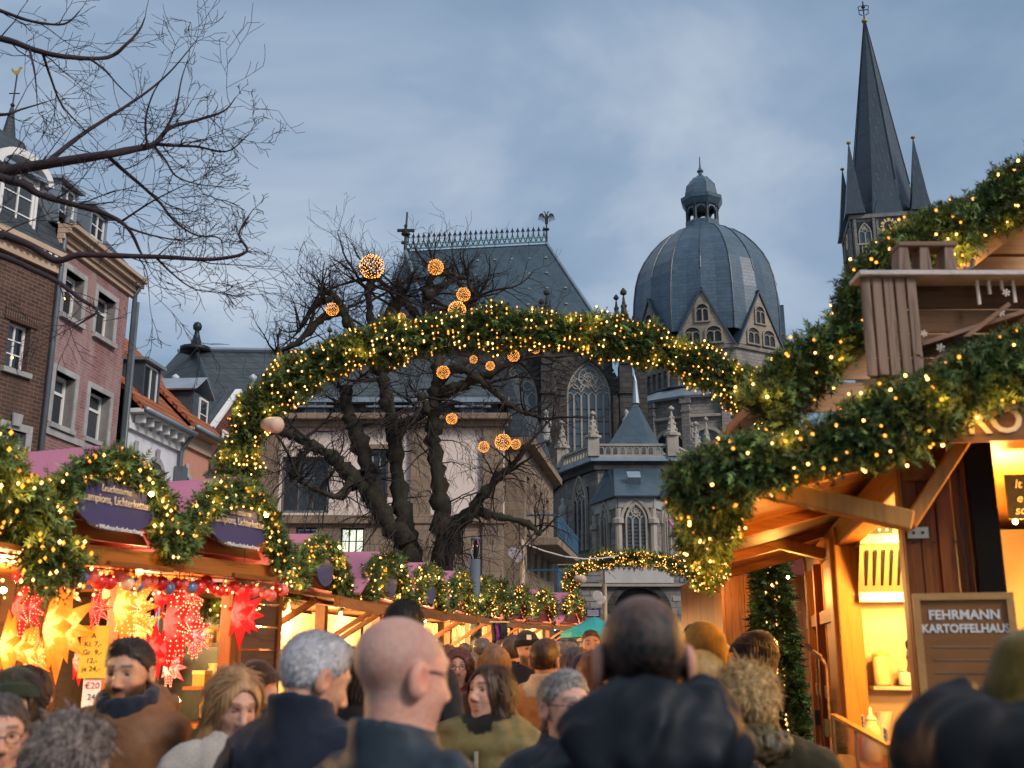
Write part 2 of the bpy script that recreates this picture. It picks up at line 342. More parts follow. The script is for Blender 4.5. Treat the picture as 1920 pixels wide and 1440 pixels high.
for i, q in enumerate(ops):
    o = window(pk, q[0], q[2], q[1]-q[0], q[3]-q[2], .26, 1, 2, .09, transom=.66, surround=STONE, sw=.17, sy=-.035, bar=.08)
    if i == 2: MB().box(q[0]+.1, q[1]-.1, .30, .31, q[2]+.1, q[2]+1.5).build('blind', CURT, o)
    if i == 0: MB().ball(((q[0]+q[1])/2-.1, .22, q[2]+.55), .05, 8).build('lamp', WARM, o)
zs_ = LF.hit(74, 815)[1]
MB().box(sA+.05, sB, -.06, .0, ops[2][2]-.34, ops[2][2]-.16).build('string_course', STONE, pk)
cn = MB()
for k, (d, h) in enumerate(((.10, .14), (.18, .16), (.34, .15), (.46, .13))):
    cn.box(sA-.12, sB+.30, -d, .05, zc+[0,.142,.304,.456][k], zc+[0,.142,.304,.456][k]+h)
cn.build('cornice', OCHRE, pk, bevel=.015)
zr = zc+.6; zt = LF.hit(225, 496, 1.6)[1]
m = MB(); m.slab([(sA+.02,-.3,zr),(sB+.05,-.3,zr),(sB+.0,1.5,zt+.5),(sA+.02,1.5,zt+.5)], .1)
m.slab([(sB,-.28,zr),(sB,9,zr),(sB-.02,7.5,zt+.5),(sB-.02,1.5,zt+.5)], .08); m.slab([(sA+.02,1.52,zt+.52),(sB,1.52,zt+.52),(sB,7.5,zt+.9),(sA+.02,7.5,zt+.9)], .08)
rf = m.build('roof', SLATE, pk)
MB().tube([(sA+.02,1.5,zt+.52),(sB+.03,1.5,zt+.52)], .07, 8).build('ridge_roll', ZINC, rf)
def dormer(parent, s, w, z0, h, y0, y1, cheek, zt_over=.14, fr=None, cols=2, rows=3, glass=None):
    d = MB(); d.box(s-.09, s, y0, y1, z0, z0+h).box(s+w, s+w+.09, y0, y1, z0, z0+h).box(s, s+w, y0+.1, y1, z0+h-.12, z0+h)
    o = d.build('dormer', cheek, parent)
    MB().slab([(s-.2, y0-.15, z0+h+.02), (s+w+.2, y0-.15, z0+h+.02), (s+w+.2, y1, z0+h+.16), (s-.2, y1, z0+h+.16)], .1).build('dormer_roof', ZINC, o)
    window(o, s, z0, w, h-.12, y0+.05, cols, rows, .07, fr, sill=False, glass=glass)
    return o
for u, v in ((130, 437), (188, 470)):
    s, z = LF.hit(u, v, .0); dormer(pk, s-.55, .85, zr+.02, 1.3, .05, 1.6, ZINC, cols=2, rows=3)
dp = MB(); s2 = sB+.16; dp.tube([(s2,-.12,0),(s2,-.12,zc+.1),(s2-.05,-.32,zc+.4)], .075, 8)
dp.tube([(s2+.22,-.12,0),(s2+.22,-.12,zc-.1)], .065, 8); dp.build('downpipe', PIPE, pk, True)
# ---- brown brick house
bo_ = LF.o+LF.t*sA; BA = math.atan2(1, .36); BF_ = Frame(bo_.x, bo_.y, BA); br_ = thing('brown_brick_house', 'dark brown brick house with white dentil cornice at left edge', 'house', BF_.o, BA); LFs, LF = LF, BF_; sA_, sA = sA, 0.0
sL = sA-7.5; zb = LF.hit(100, 512)[1]
o1 = rect(20, 600, 50, 700); o2 = rect(2, 800, 40, 905); o0 = [o1[0]-2.6, o1[1]-2.6, o1[2], o1[3]]; o3 = [o2[0]-2.6, o2[1]-2.6, o2[2], o2[3]]
m = MB(); m.wall(sL, sA, 0, zb, [o0, o1, o2, o3], .02, .3); m.add([(sA,.02,0),(sA,9,0),(sA,9,zb),(sA,.02,zb)], [(0,1,2,3)]).add([(sL,.02,0),(sL,9,0),(sL,9,zb),(sL,.02,zb)], [(3,2,1,0)]).add([(sL,9,0),(sA,9,0),(sA,9,zb),(sL,9,zb)], [(3,2,1,0)])
hb = m.build('wall', BRICK, br_)
for q in (o0, o1, o2, o3):
    o = window(br_, q[0], q[2], q[1]-q[0], q[3]-q[2], .2, 2, 3, .07, sy=0, surround=(STONE if q in (o2, o3) else None), sw=.2)
    if q in (o0, o1):                   # soldier course of upright bricks over the opening
        n = 14; w_ = (q[1]-q[0]+.4)/n
        s0 = MB().box(0, w_*.82, -.03, .05, 0, .34).build('brick', BRICK, o, loc=(q[0]-.2, 0, q[3]+.01))
        for k in range(1, n): share(s0, 'brick', o, (q[0]-.2+k*w_, 0, q[3]+.01))
    else:
        cx = (q[0]+q[1])/2; s_ = MB(); s_.prism([(cx-.13, q[3]+.1), (cx+.13, q[3]+.1), (cx+.17, q[3]+.42), (cx-.17, q[3]+.42)], -.09, -.036); s_.build('keystone', STONE, o)
    MB().ball((q[1]-.35, .19, q[2]+.35), .035, 6).build('lamp', WARM, o)
cn = MB(); cn.box(sL, sA-.02, -.1, .06, zb, zb+.25).box(sL, sA-.02, -.3, .06, zb+.40, zb+.55).box(sL, sA-.02, -.2, .06, zb+.25, zb+.4)
co = cn.build('cornice', OCHRE, br_, bevel=.01)
d0 = MB().box(0, .11, -.28, -.2, 0, .12).build('dentil', WHITE, co, loc=(sA-.2, 0, zb+.265))
for k in range(1, 34): share(d0, 'dentil', co, (sA-.2-k*.22, 0, zb+.265))
m = MB(); m.slab([(sL,-.25,zb+.55),(sA,-.25,zb+.55),(sA,1.7,zb+4.2),(sL,1.7,zb+4.2)], .1); m.slab([(sL,1.72,zb+4.22),(sA,1.72,zb+4.22),(sA,7,zb+4.6),(sL,7,zb+4.6)], .08); m.slab([(sA,-.25,zb+.55),(sA,8,zb+.55),(sA,7,zb+4.6),(sA,1.7,zb+4.2)], .05)
rf = m.build('roof', SLATE, br_)
s, z = LF.hit(24, 452, .1)
dd = dormer(br_, s-.65, 1.1, zb+.6, 1.75, -.05, 1.4, WHITE, cols=2, rows=3)
ar = arch_pts(s-.1, .8, zb+2.2, .45, 8); MB().spandrel(0, 0, 0, 0, [], 0, 0)
am = MB(); arch_band(am, ar, .2, -.2, .3); am.build('arched_hood', WHITE, dd)
dp = MB(); dp.tube([(sA+.03,-.1,0),(sA+.03,-.1,zb+.3),(sA+.03,-.15,zb+2.0)], .07, 8); dp.build('downpipe', PIPE, br_, True); LF, sA = LFs, sA_
# ---- white house, salmon house
def low_house(name, label, u0, u1, v_l, wallm, wins, brackets):
    h = house(name, label); s0 = LF.hit(u0, 900)[0]; s1 = LF.hit(u1, 900)[0]; ze = LF.hit(*v_l)[1]
    ops = []
    for (u, v, hw, hgt) in wins:
        s, z = LF.hit(u, v); ops.append([s-hw, s+hw, z-hgt, z])
    m = MB(); m.wall(s0, s1, 0, ze, ops, .0, .3); m.add([(s1,0,0),(s1,8,0),(s1,8,ze),(s1,0,ze)], [(0,1,2,3)]); m.add([(s0,8,0),(s1,8,0),(s1,8,ze),(s0,8,ze)], [(3,2,1,0)])
    m.build('wall', wallm, h)
    for q in ops:
        cx = (q[0]+q[1])/2; hw = (q[1]-q[0])/2
        o = window(h, q[0], q[2], 2*hw, q[3]-q[2], .2, 1, 2, .07, transom=.62)
        ap = arch_pts(cx, hw, q[3]-.32, .32, 6); sp_ = MB(); sp_.spandrel(0, 0, 0, q[3]+.005, ap, -.012, .19); sp_.build('arch_filling', wallm, o)
        a = MB(); arch_band(a, ap, .2, -.05, .0); a.box(q[0]-.2, q[0], -.05, 0, q[2], q[3]-.32).box(q[1], q[1]+.2, -.05, 0, q[2], q[3]-.32)
        a.prism([(cx-.1, q[3]-.02), (cx+.1, q[3]-.02), (cx+.13, q[3]+.45), (cx-.13, q[3]+.45)], -.08, -.052); a.build('surround', STONE, o)
    c = MB(); c.box(s0, s1, -.12, .02, ze-.5, ze-.3).box(s0, s1, -.5, .02, ze, ze+.13); c.box(s0, s1, -.06, .02, ze-.3, ze); co = c.build('cornice', WHITE if brackets else OCHRE, h, bevel=.01)
    g = MB(); g.tube([(s0+.02, -.58, ze+.1), (s1-.02, -.58, ze+.1)], .09, 8); g.build('gutter', ZINC, h, True)
    if brackets:
        b0 = MB().prism([(0, 0), (0, -.25), (.14, -.25), (.14, 0)], -.42, -.125).build('bracket', WHITE, co, loc=(s0+.3, 0, ze-.02))
        n = int((s1-s0-.5)/.62)
        for k in range(1, n+1): share(b0, 'bracket', co, (s0+.3+k*.62, 0, ze-.02))
    zr = ze+4.2
    m = MB(); m.slab([(s0,-.55,ze+.16),(s1,-.55,ze+.16),(s1,3.6,zr),(s0,3.6,zr)], .12); m.slab([(s1,3.6,zr),(s1,8,ze),(s0,8,ze),(s0,3.6,zr)][::-1], .1)
    rf = m.build('roof', TILE, h)
    dp = MB(); dp.tube([(s1-.12,-.5,ze+.05),(s1-.12,-.15,ze-.5),(s1-.12,-.12,0)], .08, 8); dp.box(s1-.34, s1+.1, -.34, -.03, ze-1.75, ze-1.05); dp.build('downpipe', PIPE, h)
    return h, s0, s1, ze, rf
wh, s0, s1, ze, rf = low_house('white_house', 'white stucco house with bracketed eaves, orange tile roof and dormer', 228, 331, (226, 766), STUCW, [(251, 853, .48, 2.2), (292, 868, .48, 2.2)], True)
s, z = LF.hit(262, 775, .4); DSL = mat('dormer_slate_blue', (.055,.075,.095), .5, .25, 3, 30, .15)
dormer(wh, s-.5, 1.1, ze+.5, 1.55, .1, 2.8, DSL, cols=2, rows=1)
m = MB(); m.lathe([(.17,0),(.17,.5),(.24,.5),(.24,.62)], 10, (s+.2, 3.3, ze+4.0)); m.build('chimney_pot', mat('terracotta', (.45,.11,.06), .8), rf)
sh_, s0, s1, ze2, rf2 = low_house('salmon_house', 'salmon stucco house with arched window and timber eaves', 331, 391, (339, 806), STUCS, [(347, 893, .42, 1.9)], False)
s, z = LF.hit(349, 797, .6)
dz = MB(); dz.box(s-.6, s+.9, .15, 3.2, ze2+.2, ze2+1.7); dd = dz.build('zinc_dormer', DSL, sh_)
m = MB(); m.slab([(s-.8,.0,ze2+1.72),(s+.15,.0,ze2+2.35),(s+.15,3.4,ze2+2.35),(s-.8,3.4,ze2+1.72)][::-1], .06); m.slab([(s+.15,.0,ze2+2.35),(s+1.1,.0,ze2+1.72),(s+1.1,3.4,ze2+1.72),(s+.15,3.4,ze2+2.35)][::-1], .06)
for k in range(4): m.tube([(s-.8,.0+k*1.1,ze2+1.76),(s+.15,.0+k*1.1,ze2+2.39)], .03, 5)
m.build('dormer_roof', ZINC, dd); window(dd, s-.1, ze2+.4, .8, 1.2, .08, 1, 2, .07, sill=False)
# ---- red brick gable house with dark concrete tiles
rg = house('red_brick_gable_house', 'red brick house with white bargeboard and dark wavy roof tiles')
s0 = LF.hit(392, 900)[0]; s1 = s0+5.0; ze = LF.hit(392, 822)[1]+.1
# gable faces back along the row towards the camera: its wall stands across the row at s0
sx = s0+.5
GT = mat('dark_roof_tile', (.045,.055,.06), .45, .3, 6, 20, .2, rnd=.4, spec=.5)
gw = MB(); gw.box(sx, s1, .2, 6, 0, ze+.6); gw.prism([(sx, ze+.6), (s1, ze+.6), ((sx+s1)/2, ze+2.3)], .2, .45); gw.build('wall', REDB, rg)
bb = MB(); bb.beam((sx-.35, .1, ze+.4), ((sx+s1)/2, .1, ze+2.5), .1, .24, (0,1,0)).beam((s1+.3, .1, ze+.4), ((sx+s1)/2, .1, ze+2.5), .1, .24, (0,1,0)); bb.build('bargeboard', WHITE, rg)
window(rg, sx+.9, LF.hit(400, 905)[1]-.2, .9, 2.3, .1, 2, 4, .06, surround=WHITE, sw=.12, sy=.06)
t0 = None; rows, cols = 7, 9
for i in range(rows):
    for j in range(cols):
        x = sx-.2+(i+.5)*(2.6/rows); zz_ = ze+.45+(i+.5)*(2.1/rows); y = .3+j*.55
        if t0 is None:
            tm = MB(); n = 5
            for k in range(n):
                a = k/(n-1); tm.v += [(-.28, a*.56, .07*math.sin(a*math.pi*1.9)), (.28, a*.56, .07*math.sin(a*math.pi*1.9)+.04)]
            tm.f = [(2*k, 2*k+1, 2*k+3, 2*k+2) for k in range(n-1)]
            t0 = tm.build('roof_tile', GT, rg); o = t0
        else: o = share(t0, 'roof_tile', rg)
        o.location = (x, y, zz_); o.rotation_euler = (0, -math.atan2(2.1, 2.6), 0)
m = MB(); m.slab([(sx-.3,.12,ze+.3),((sx+s1)/2,.12,ze+2.42),((sx+s1)/2,6,ze+2.42),(sx-.3,6,ze+.3)], .05); m.slab([((sx+s1)/2,.12,ze+2.42),(s1+.3,.12,ze+.3),(s1+.3,6,ze+.3),((sx+s1)/2,6,ze+2.42)], .05); m.build('roof_deck', SLATE, rg)
# far church spire with weathercock over the brown house
sp0 = at(7, 330, 60); sx_ = thing('distant_church_spire', 'thin dark slate spire topped by golden weathercock at left edge', 'spire', (sp0.x, 60, 0))
zt = at(10, 203, 60).z; m = MB(); m.lathe([(1.9, sp0.z-6), (1.3, sp0.z-3), (.85, sp0.z), (.12, zt)], 8); m.box(-1.8, 1.8, -1.8, 1.8, 0, sp0.z-6); m.build('roof', SLATE, sx_)
m = MB(); m.tube([(0,0,zt-.1),(.05,0,at(14,140,60).z)], .05, 6).ball((0,0,zt+.2), .14).tube([(-.3,0,zt+1.0),(.35,0,zt+1.0)], .04, 5); m.build('finial', DARKMETAL, sx_)
zk = at(14,140,60).z; m = MB(); m.prism([(-.36,zk+.5),(-.30,zk+.2),(-.1,zk+.02),(.08,zk),(.16,zk+.16),(.24,zk+.42),(.34,zk+.44),(.26,zk+.56),(.14,zk+.5),(.06,zk+.28),(-.12,zk+.24),(-.22,zk+.36)], -.03, .03); m.build('weathercock', mat('gilding', (.7,.42,.08), .35, .1, 3, 20, .05, metal=.8), sx_)
# ================================================================== beige stone building behind the big tree
BD = 44.0; BX = at(403, 900, BD).x; BXR = at(946, 900, BD).x
bb_ = thing('beige_town_hall', 'long beige stone building with slate roof behind the bare tree', 'building', (0, BD, 0), 0)
BEI = mat_brick('beige_stone_render', (.80,.67,.60), (.77,.64,.57), (.66,.55,.48), 1.5, .9, .012, .85, .15, .10, grime=(.66,.54,.46))
SAND = mat_brick('brown_sandstone', (.34,.25,.175), (.29,.21,.15), (.2,.15,.11), 1.1, .55, .014, .9, .35, .25, grime=(.17,.13,.10))
def bz(v, off=0): return at(700, v, BD+off).z
def bx(u, off=0): return at(u, 900, BD+off).x
zE, zB, zW = bz(802), bz(967), bz(748)
wins = [(527, 618, 856, 967, 3), (693, 727, 842, 931, 2), (495, 507, 850, 930, 1), (445, 475, 850, 930, 2)]
ops = [[bx(a), bx(b), max(bz(d), zB+.12), bz(c)] for a, b, c, d, k in wins]
m = MB(); m.wall(BX, BXR, zB, zE, ops, 0, .35); m.build('upper_wall', BEI, bb_)
GW = mat('grey_window_timber', (.13,.125,.12), .6, .2, 3, 40, .1)
for q, k in zip(ops, wins):
    window(bb_, q[0], q[2], q[1]-q[0], q[3]-q[2], .22, k[4], 2, .1, GW if k[4] == 3 else STONE, transom=.62, surround=None if k[4] == 3 else SAND, sw=.2, sill=False)
lo = [[bx(a), bx(b), bz(1040), bz(989)] for a, b in ((560, 600), (642, 687), (740, 770), (840, 870))]
m = MB(); m.wall(BX, BXR, 0, zB, lo, -.1, .4); m.add([(BX,-.1,0),(BX,14,0),(BX,14,zE),(BX,-.1,zE)], [(3,2,1,0)]); m.build('lower_wall', SAND, bb_)
LIT = emit('lit_office_window', (.80, .86, .66), .75, 'NONE')
for i, q in enumerate(lo): window(bb_, q[0], q[2], q[1]-q[0], q[3]-q[2], .12, 3, 2, .07, DARKMETAL, sill=False, glass=LIT if i == 1 else None)
m = MB(); m.box(BX-.2, BXR+.1, -.3, 0, zB-.35, zB); m.build('string_course', SAND, bb_, bevel=.03)
m = MB(); m.box(BX-.2, BXR+.15, -.35, .3, zE, zE+.25).box(BX-.2, BXR+.3, -.65, .3, zE+.25, zE+.5); m.build('cornice', SAND, bb_, bevel=.03)
for u in (905, 770, 485):
    x0 = bx(u); MB().box(x0, x0+.85, -.22, -.002, 0, zE-.002).build('pilaster', SAND, bb_, bevel=.02)
MB().box(BX, BXR-.3, .8, 12, zE+.4, zW).build('attic', SLATE, bb_)
for u in (558, 690, 760, 860):
    x0 = bx(u); d = MB(); d.box(x0, x0+1.1, .3, 1.2, zE+.5, zW-.25); d = d.build('dormer', DSL, bb_); window(d, x0+.12, zE+.55, .86, .8, .24, 2, 1, .06, GW, sill=False)
    MB().slab([(x0-.2, .1, zW-.25), (x0+1.3, .1, zW-.25), (x0+1.3, 1.3, zW-.1), (x0-.2, 1.3, zW-.1)], .08).build('dormer_roof', ZINC, d)
R1 = at(368, 659, 50)-V(0,BD,0); R0 = at(336, 659, 53)-V(0,BD,0); E0 = at(403, 747, BD+.5)-V(0,BD,0); EL = at(262, 742, 52)-V(0,BD,0); RR = V(BXR-3, 6.5, R1.z); ER = V(BXR+.2, .5, E0.z)
m = MB(); m.slab([E0, ER, RR, R1], .15); m.slab([EL, E0, R1, R0], .15); m.slab([ER, ER+V(0,12,0), RR], .15); m.slab([R0, R1, RR, ER+V(0,12,0), EL+V(0,8,0)], .1)
rf = m.build('roof', SLATE_BIG, bb_)
MB().tube([R0+V(0,0,.05), R1+V(0,0,.1), RR+V(0,0,.1)], .12, 6).build('ridge_roll', ZINC, rf); MB().tube([R1+V(0,0,.03), E0+V(0,0,.03)], .1, 6).build('hip_roll', SLATE, rf)
MB().box(E0.x-.1, BXR+.2, .2, .6, E0.z-.22, E0.z-.02).build('gutter', ZINC, bb_)
fn = MB(); q = at(367, 656, 50); fn.lathe([(.75,-.1),(.75,.1),(.32,.12),(.14,.75),(.1,.95),(.2,1.05),(.22,1.2),(.16,1.35),(.02,1.42)], 12, (q.x, q.y-BD, q.z)); fn.build('finial', DARKMETAL, rf, True)
BALLW = mat('pale_lead', (.5,.53,.56), .5, .1)
for u, v in ((327, 722), (473, 722)):
    q = at(u+.5, 730, 43.6); MB().lathe([(.22,0),(.09,.18),(.06,.35),(.16,.42),(.16,.55),(.02,.66)], 10, (q.x, q.y-BD, q.z)).build('dormer_finial', BALLW, bb_, True)
    MB().lathe([(1.3,-1.6),(1.25,-1.0),(.1,0)], 8, (q.x, q.y-BD, q.z)).build('dormer_turret', SLATE, bb_)
# ---- its side wing with balconies, facing the lane
p0, p1 = at(984, 1228, 50), at(1040, 1228, 62); WF = Frame(p0.x, p0.y, math.atan2(p1.y-p0.y, p1.x-p0.x))
wg = thing('balcony_wing', 'narrow side wing with blue railed balconies between beige hall and cathedral', 'building', WF.o, WF.a)
zt = WF.hit(1032, 902)[1]; Ln = (p1-p0).length
ops = []
for fl, (v0, v1) in enumerate(((905, 950), (1010, 1055))):
    for u in (988, 1001, 1013, 1025): s, _ = WF.hit(u, 1000); ops.append([s, s+1.3, WF.hit(1000, v1)[1]-.5, WF.hit(1000, v0)[1]])
m = MB(); m.wall(0, Ln, 0, zt, ops, 0, .3); m.add([(0,0,0),(0,6,0),(0,6,zt),(0,0,zt)], [(3,2,1,0)]).add([(Ln,0,0),(Ln,6,0),(Ln,6,zt),(Ln,0,zt)], [(0,1,2,3)]); m.build('wall', SAND, wg)
for q in ops: window(wg, q[0], q[2], 1.3, q[3]-q[2], .2, 2, 2, .07, WHITE, sill=False)
MB().box(-.3, Ln+.3, -.5, 6, zt, zt+.35).build('eaves', SAND, wg); MB().slab([(-.3,-.3,zt+.36),(Ln+.3,-.3,zt+.36),(Ln,1.0,zt+4.2),(.5,1.0,zt+4.2)], .1).build('roof', SLATE, wg)
m = MB(); m.slab([(-.3,-.3,zt+.36),(.5,1.0,zt+4.2),(.5,5,zt+4.2),(-.3,6,zt+.36)], .1); m.build('roof_hip', SLATE, wg)
BLUE = mat('blue_painted_iron', (.03,.10,.17), .5, .2, 4, 30, .1); CONC = mat('pale_concrete', (.42,.43,.45), .85, .15, 2, 30, .2)
for v in (1003, 1101):
    z = WF.hit(1000, v)[1]-.4; b = MB().box(.6, Ln-.5, -1.5, 0, z-.35, z).build('balcony', CONC if v > 1050 else SAND, wg, bevel=.02)
    r = MB(); r.box(.62, Ln-.52, -1.5, -1.44, z+1.0, z+1.08).box(.62, Ln-.52, -1.49, -1.45, z+.1, z+.15); r.box(.62, .68, -1.45, 0, z+1.0, z+1.08); r.build('handrail', BLUE, b)
    b0 = MB().box(0, .22, -1.485, -1.455, 0, .9).build('railing_bar', BLUE, b, loc=(.65, 0, z+.12))
    for k in range(1, int((Ln-1.4)/.315)): share(b0, 'railing_bar', b, (.65+k*.315, 0, z+.12))
# ================================================================== cathedral
CHOIR = mat_brick('dark_choir_ashlar', (.125,.115,.105), (.07,.066,.064), (.05,.047,.045), .95, .48, .035, .95, .7, .5, grime=(.045,.043,.043))
OCTST = mat_brick('octagon_rubble_stone', (.36,.32,.29), (.27,.245,.225), (.17,.155,.145), .85, .36, .03, .95, .6, .4, grime=(.16,.15,.14))
GABLE = mat_brick('gable_sandstone', (.40,.335,.26), (.33,.28,.225), (.24,.2,.165), .8, .4, .02, .95, .4, .3, grime=(.21,.18,.15))
CHAP = mat_brick('chapel_bluestone', (.38,.335,.29), (.22,.20,.18), (.16,.15,.145), .9, .42, .025, .95, .5, .45, grime=(.12,.11,.10))
TRAC = mat('pale_tracery_stone', (.37,.325,.27), .9, .3, .8, 10, .25, grime=(.26,.23,.2))
LEAD = mat_brick('lead_sheet_roof', (.062,.10,.128), (.05,.083,.108), (.036,.06,.08), 1.1, 3.5, .03, .42, .35, .35, spec=.5)
SCALE = mat_brick('dome_slate_scales', (.082,.135,.185), (.060,.106,.150), (.040,.072,.102), .85, .42, .03, .38, .4, .35, spec=.55)
SPIRE = mat_brick('spire_slate', (.036,.062,.088), (.03,.05,.072), (.022,.035,.05), 1.0, 1.4, .03, .42, .35, .3, spec=.5)
DARKGL = mat_glass('cathedral_glass', (.035,.055,.075), .16, .35)
GOLD = mat('clock_gold', (.85,.60,.22), .4, .1, 3, 20, .05)
STW = mat('white_statue_stone', (.33,.32,.30), .85, .2, 3, 20, .2)
def gothic(parent, cx, hw, zb, zs, za, y, n=4, mt=None, t=.16, bars=4, rose=True, glass=None):
    mt = mt or TRAC; ap = arch_pts(cx, hw, zs, za-zs, 12, True)
    fr = MB(); arch_band(fr, [(p_[0], p_[1]) for p_ in ap], -t, y-.12, y+.2); fr.box(cx-hw, cx-hw+t, y-.12, y+.2, zb, zs).box(cx+hw-t, cx+hw, y-.12, y+.2, zb, zs)
    o = fr.build('tracery_window', mt, parent)
    w_ = 2*hw/n; tr = MB()
    for i in range(1, n):
        x = cx-hw+i*w_; tr.box(x-t/2, x+t/2, y-.08, y+.14, zb, zs+w_*.3)
    for i in range(n):                  # pointed heads of the single lights
        c = cx-hw+(i+.5)*w_; arch_band(tr, arch_pts(c, w_/2-t*.3, zs-w_*.15, w_*.72, 5, True), t*.55, y-.06, y+.1)
    if n >= 4:
        for i in range(n//2):           # paired arches
            c = cx-hw+(2*i+1)*w_; arch_band(tr, arch_pts(c, w_, zs, w_*1.75, 8, True), t*.6, y-.07, y+.11)
    if n >= 6:
        for k in range(-2, 3): arch_band(tr, arch_pts(cx+k*w_, w_*1.05, zs+w_*1.2, w_*1.6, 6, True), t*.45, y-.065, y+.1)
    def ring(c, r, k=18):
        P = [(c[0]+r*math.cos(2*math.pi*i/k), y+.02, c[1]+r*math.sin(2*math.pi*i/k)) for i in range(k+1)]; tr.tube(P, t*.45, 5, False)
    if rose:
        rr = hw*.44; cz_ = za-rr-hw*.34; ring((cx, cz_), rr)
        for i in range(8):
            a = i*math.pi/4+.39; tr.tube([(cx, y+.02, cz_), (cx+rr*math.cos(a), y+.02, cz_+rr*math.sin(a))], t*.3, 4, False)
        ring((cx, cz_), rr*.45, 12)
        for s_ in (-1, 1):
            ring((cx+s_*hw*.52, zs+(za-zs)*.36), hw*.24, 12)
    tr.build('tracery', mt, o)
    for i in range(n):
        x = cx-hw+i*w_; MB().box(x+t/2, x+w_-t/2, y+.03, y+.06, zb, zs).build('pane', glass or DARKGL, o)
    hd = MB(); pts = [(p_[0], y+.05, p_[1]) for p_ in ap]; hd.add(pts, [tuple(range(len(pts)-1, -1, -1))]); hd.build('head_glass', glass or DARKGL, o)
    if bars:
        b = MB()
        for i in range(1, bars+1): z = zb+(zs-zb)*i/(bars+1); b.box(cx-hw+t, cx+hw-t, y-.0, y+.03, z-.05, z+.05)
        b.build('glazing_bars', DARKMETAL, o)
    return o
def pinnacle(parent, x, y, z, h, w=.5, mt=None):
    m = MB(); m.box(x-w/2, x+w/2, y-w/2, y+w/2, z, z+h*.4); m.lathe([(w*.78, h*.40), (w*.78, h*.45), (w*.5, h*.47), (w*.06, h*.9), (w*.28, h*.92), (w*.3, h*.95), (w*.05, h)], 8, (x, y, z), .39)
    for k in range(4):
        for s_ in range(3): a = k*math.pi/2+.78; zz = z+h*(.52+.12*s_); r = w*(.5-.14*s_); m.ball((x+r*math.cos(a), y+r*math.sin(a), zz), w*.13, 5)
    return m.build('pinnacle', mt or TRAC, parent)
def finialpost(m, p, h): m.tube([p, p+V(0,0,h)], [.18, .1], 6)
# ---- choir
CD = 97.0
ch = thing('gothic_choir', 'tall gothic cathedral choir with huge lead roof, ridge cresting and cross', 'cathedral choir', (0, CD, 0))
O = V(0, CD, 0)
A = at(760, 471, 105)-O; B = at(1025, 457, 104)-O
def cx_(u): return at(u, 760, CD).x
def cz(v): return at(1050, v, CD).z
zE = cz(640); xL, xR = cx_(815), cx_(1150)
eav = [V(xR,0,zE), V(xR,14,zE), V(xL,15,zE), V(xL-5.5,12.5,zE), V(xL-8.2,8,zE), V(xL-6.5,3,zE), V(xL,0,zE)]
m = MB(); m.slab([eav[6], eav[0], B, A], .2); m.slab([eav[0], eav[1], B], .2); m.slab([eav[1], eav[2], A, B], .2)
for i in range(2, 6): m.slab([eav[i], eav[i+1], A], .2)
rf = m.build('roof', LEAD, ch)
pass
for q, p_ in ((eav[0], B), (eav[6], A), (eav[5], A), (eav[4], A), (eav[3], A), (eav[1], B)): MB().tube([q+V(0,0,.1), p_+V(0,0,.1)], .17, 6).build('hip_roll', ZINC, rf)
VERD = mat('verdigris_cresting', (.10,.24,.24), .6, .3, 2, 20, .1); BLK = mat('black_iron', (.02,.025,.03), .5, .2)
n = 27; d = (B-A)/n; yaw = math.atan2(d.y, d.x)
rl = MB(); rl.beam(A+V(0,0,.25), B+V(0,0,.25), .12, .14).beam(A+V(0,0,.75), B+V(0,0,.75), .1, .1); rl.build('ridge_rail', VERD, rf)
c0 = MB(); w_ = d.length*.5
c0.beam((-w_,0,.25), (0,0,1.15), .1, .09, (0,1,0)).beam((w_,0,.25), (0,0,1.15), .1, .09, (0,1,0)).prism([(-.06,1.05), (.06,1.05), (.06,1.5), (.22,1.42), (.05,1.8), (0,2.0), (-.05,1.8), (-.22,1.42), (-.06,1.5)], -.05, .05)
c0 = c0.build('cresting_fleuron', BLK, rf, loc=A+d*.5); c0.rotation_euler = (0, 0, yaw)
for k in range(1, n): share(c0, 'cresting_fleuron', rf, A+d*(k+.5), (0, 0, yaw))
cr_ = MB(); cr_.tube([A, A+V(0,0,2.3), A+V(.1,0,at(759,398,105).z-A.z)], [.2,.12,.09], 8).ball(A+V(0,0,1.9), .5, 10, .5)
zt = at(759, 398, 105).z; cr_.box(A.x-.9, A.x+.9, A.y-.1, A.y+.1, zt-2.2, zt-1.9).tube([A+V(0,-.2,2.6), V(A.x-.1, A.y-.2, zt-2.2)], [.13,.2], 6).ball((A.x, A.y-.2, zt-1.6), .2, 6)
for s_, z_ in ((-1,-3.4), (1,-4.2), (-1,-5.4)): cr_.ball((A.x+s_*.28, A.y, zt+z_), .22, 6)
cr_.build('ridge_cross', BLK, rf)
ea = MB(); P = V(0,0,0); ea.tube([P, P+V(0,0,3.0)], [.22,.12], 8).ball(P+V(0,0,2.2), .5, 10, .45)
z0 = P.z+3.0; ea.prism([(P.x-.25,z0),(P.x+.25,z0),(P.x+.35,z0+.9),(P.x+.15,z0+1.5),(P.x-.15,z0+1.5),(P.x-.35,z0+.9)], P.y-.1, P.y+.1)
for s_ in (-1, 1):
    ea.tube([(P.x+s_*.2,P.y,z0+.9),(P.x+s_*.7,P.y,z0+1.6),(P.x+s_*1.1,P.y,z0+1.5)], [.16,.14,.1], 5)
    for k in range(5): ea.tube([(P.x+s_*(.6+k*.13),P.y,z0+1.55-.02*k),(P.x+s_*(.5+k*.22),P.y,z0+.35+.08*k)], [.1,.06], 4)
    ea.tube([(P.x+s_*.1,P.y,z0+1.4),(P.x+s_*.25,P.y,z0+1.9),(P.x+s_*.5,P.y,z0+1.95)], [.12,.1,.04], 5)
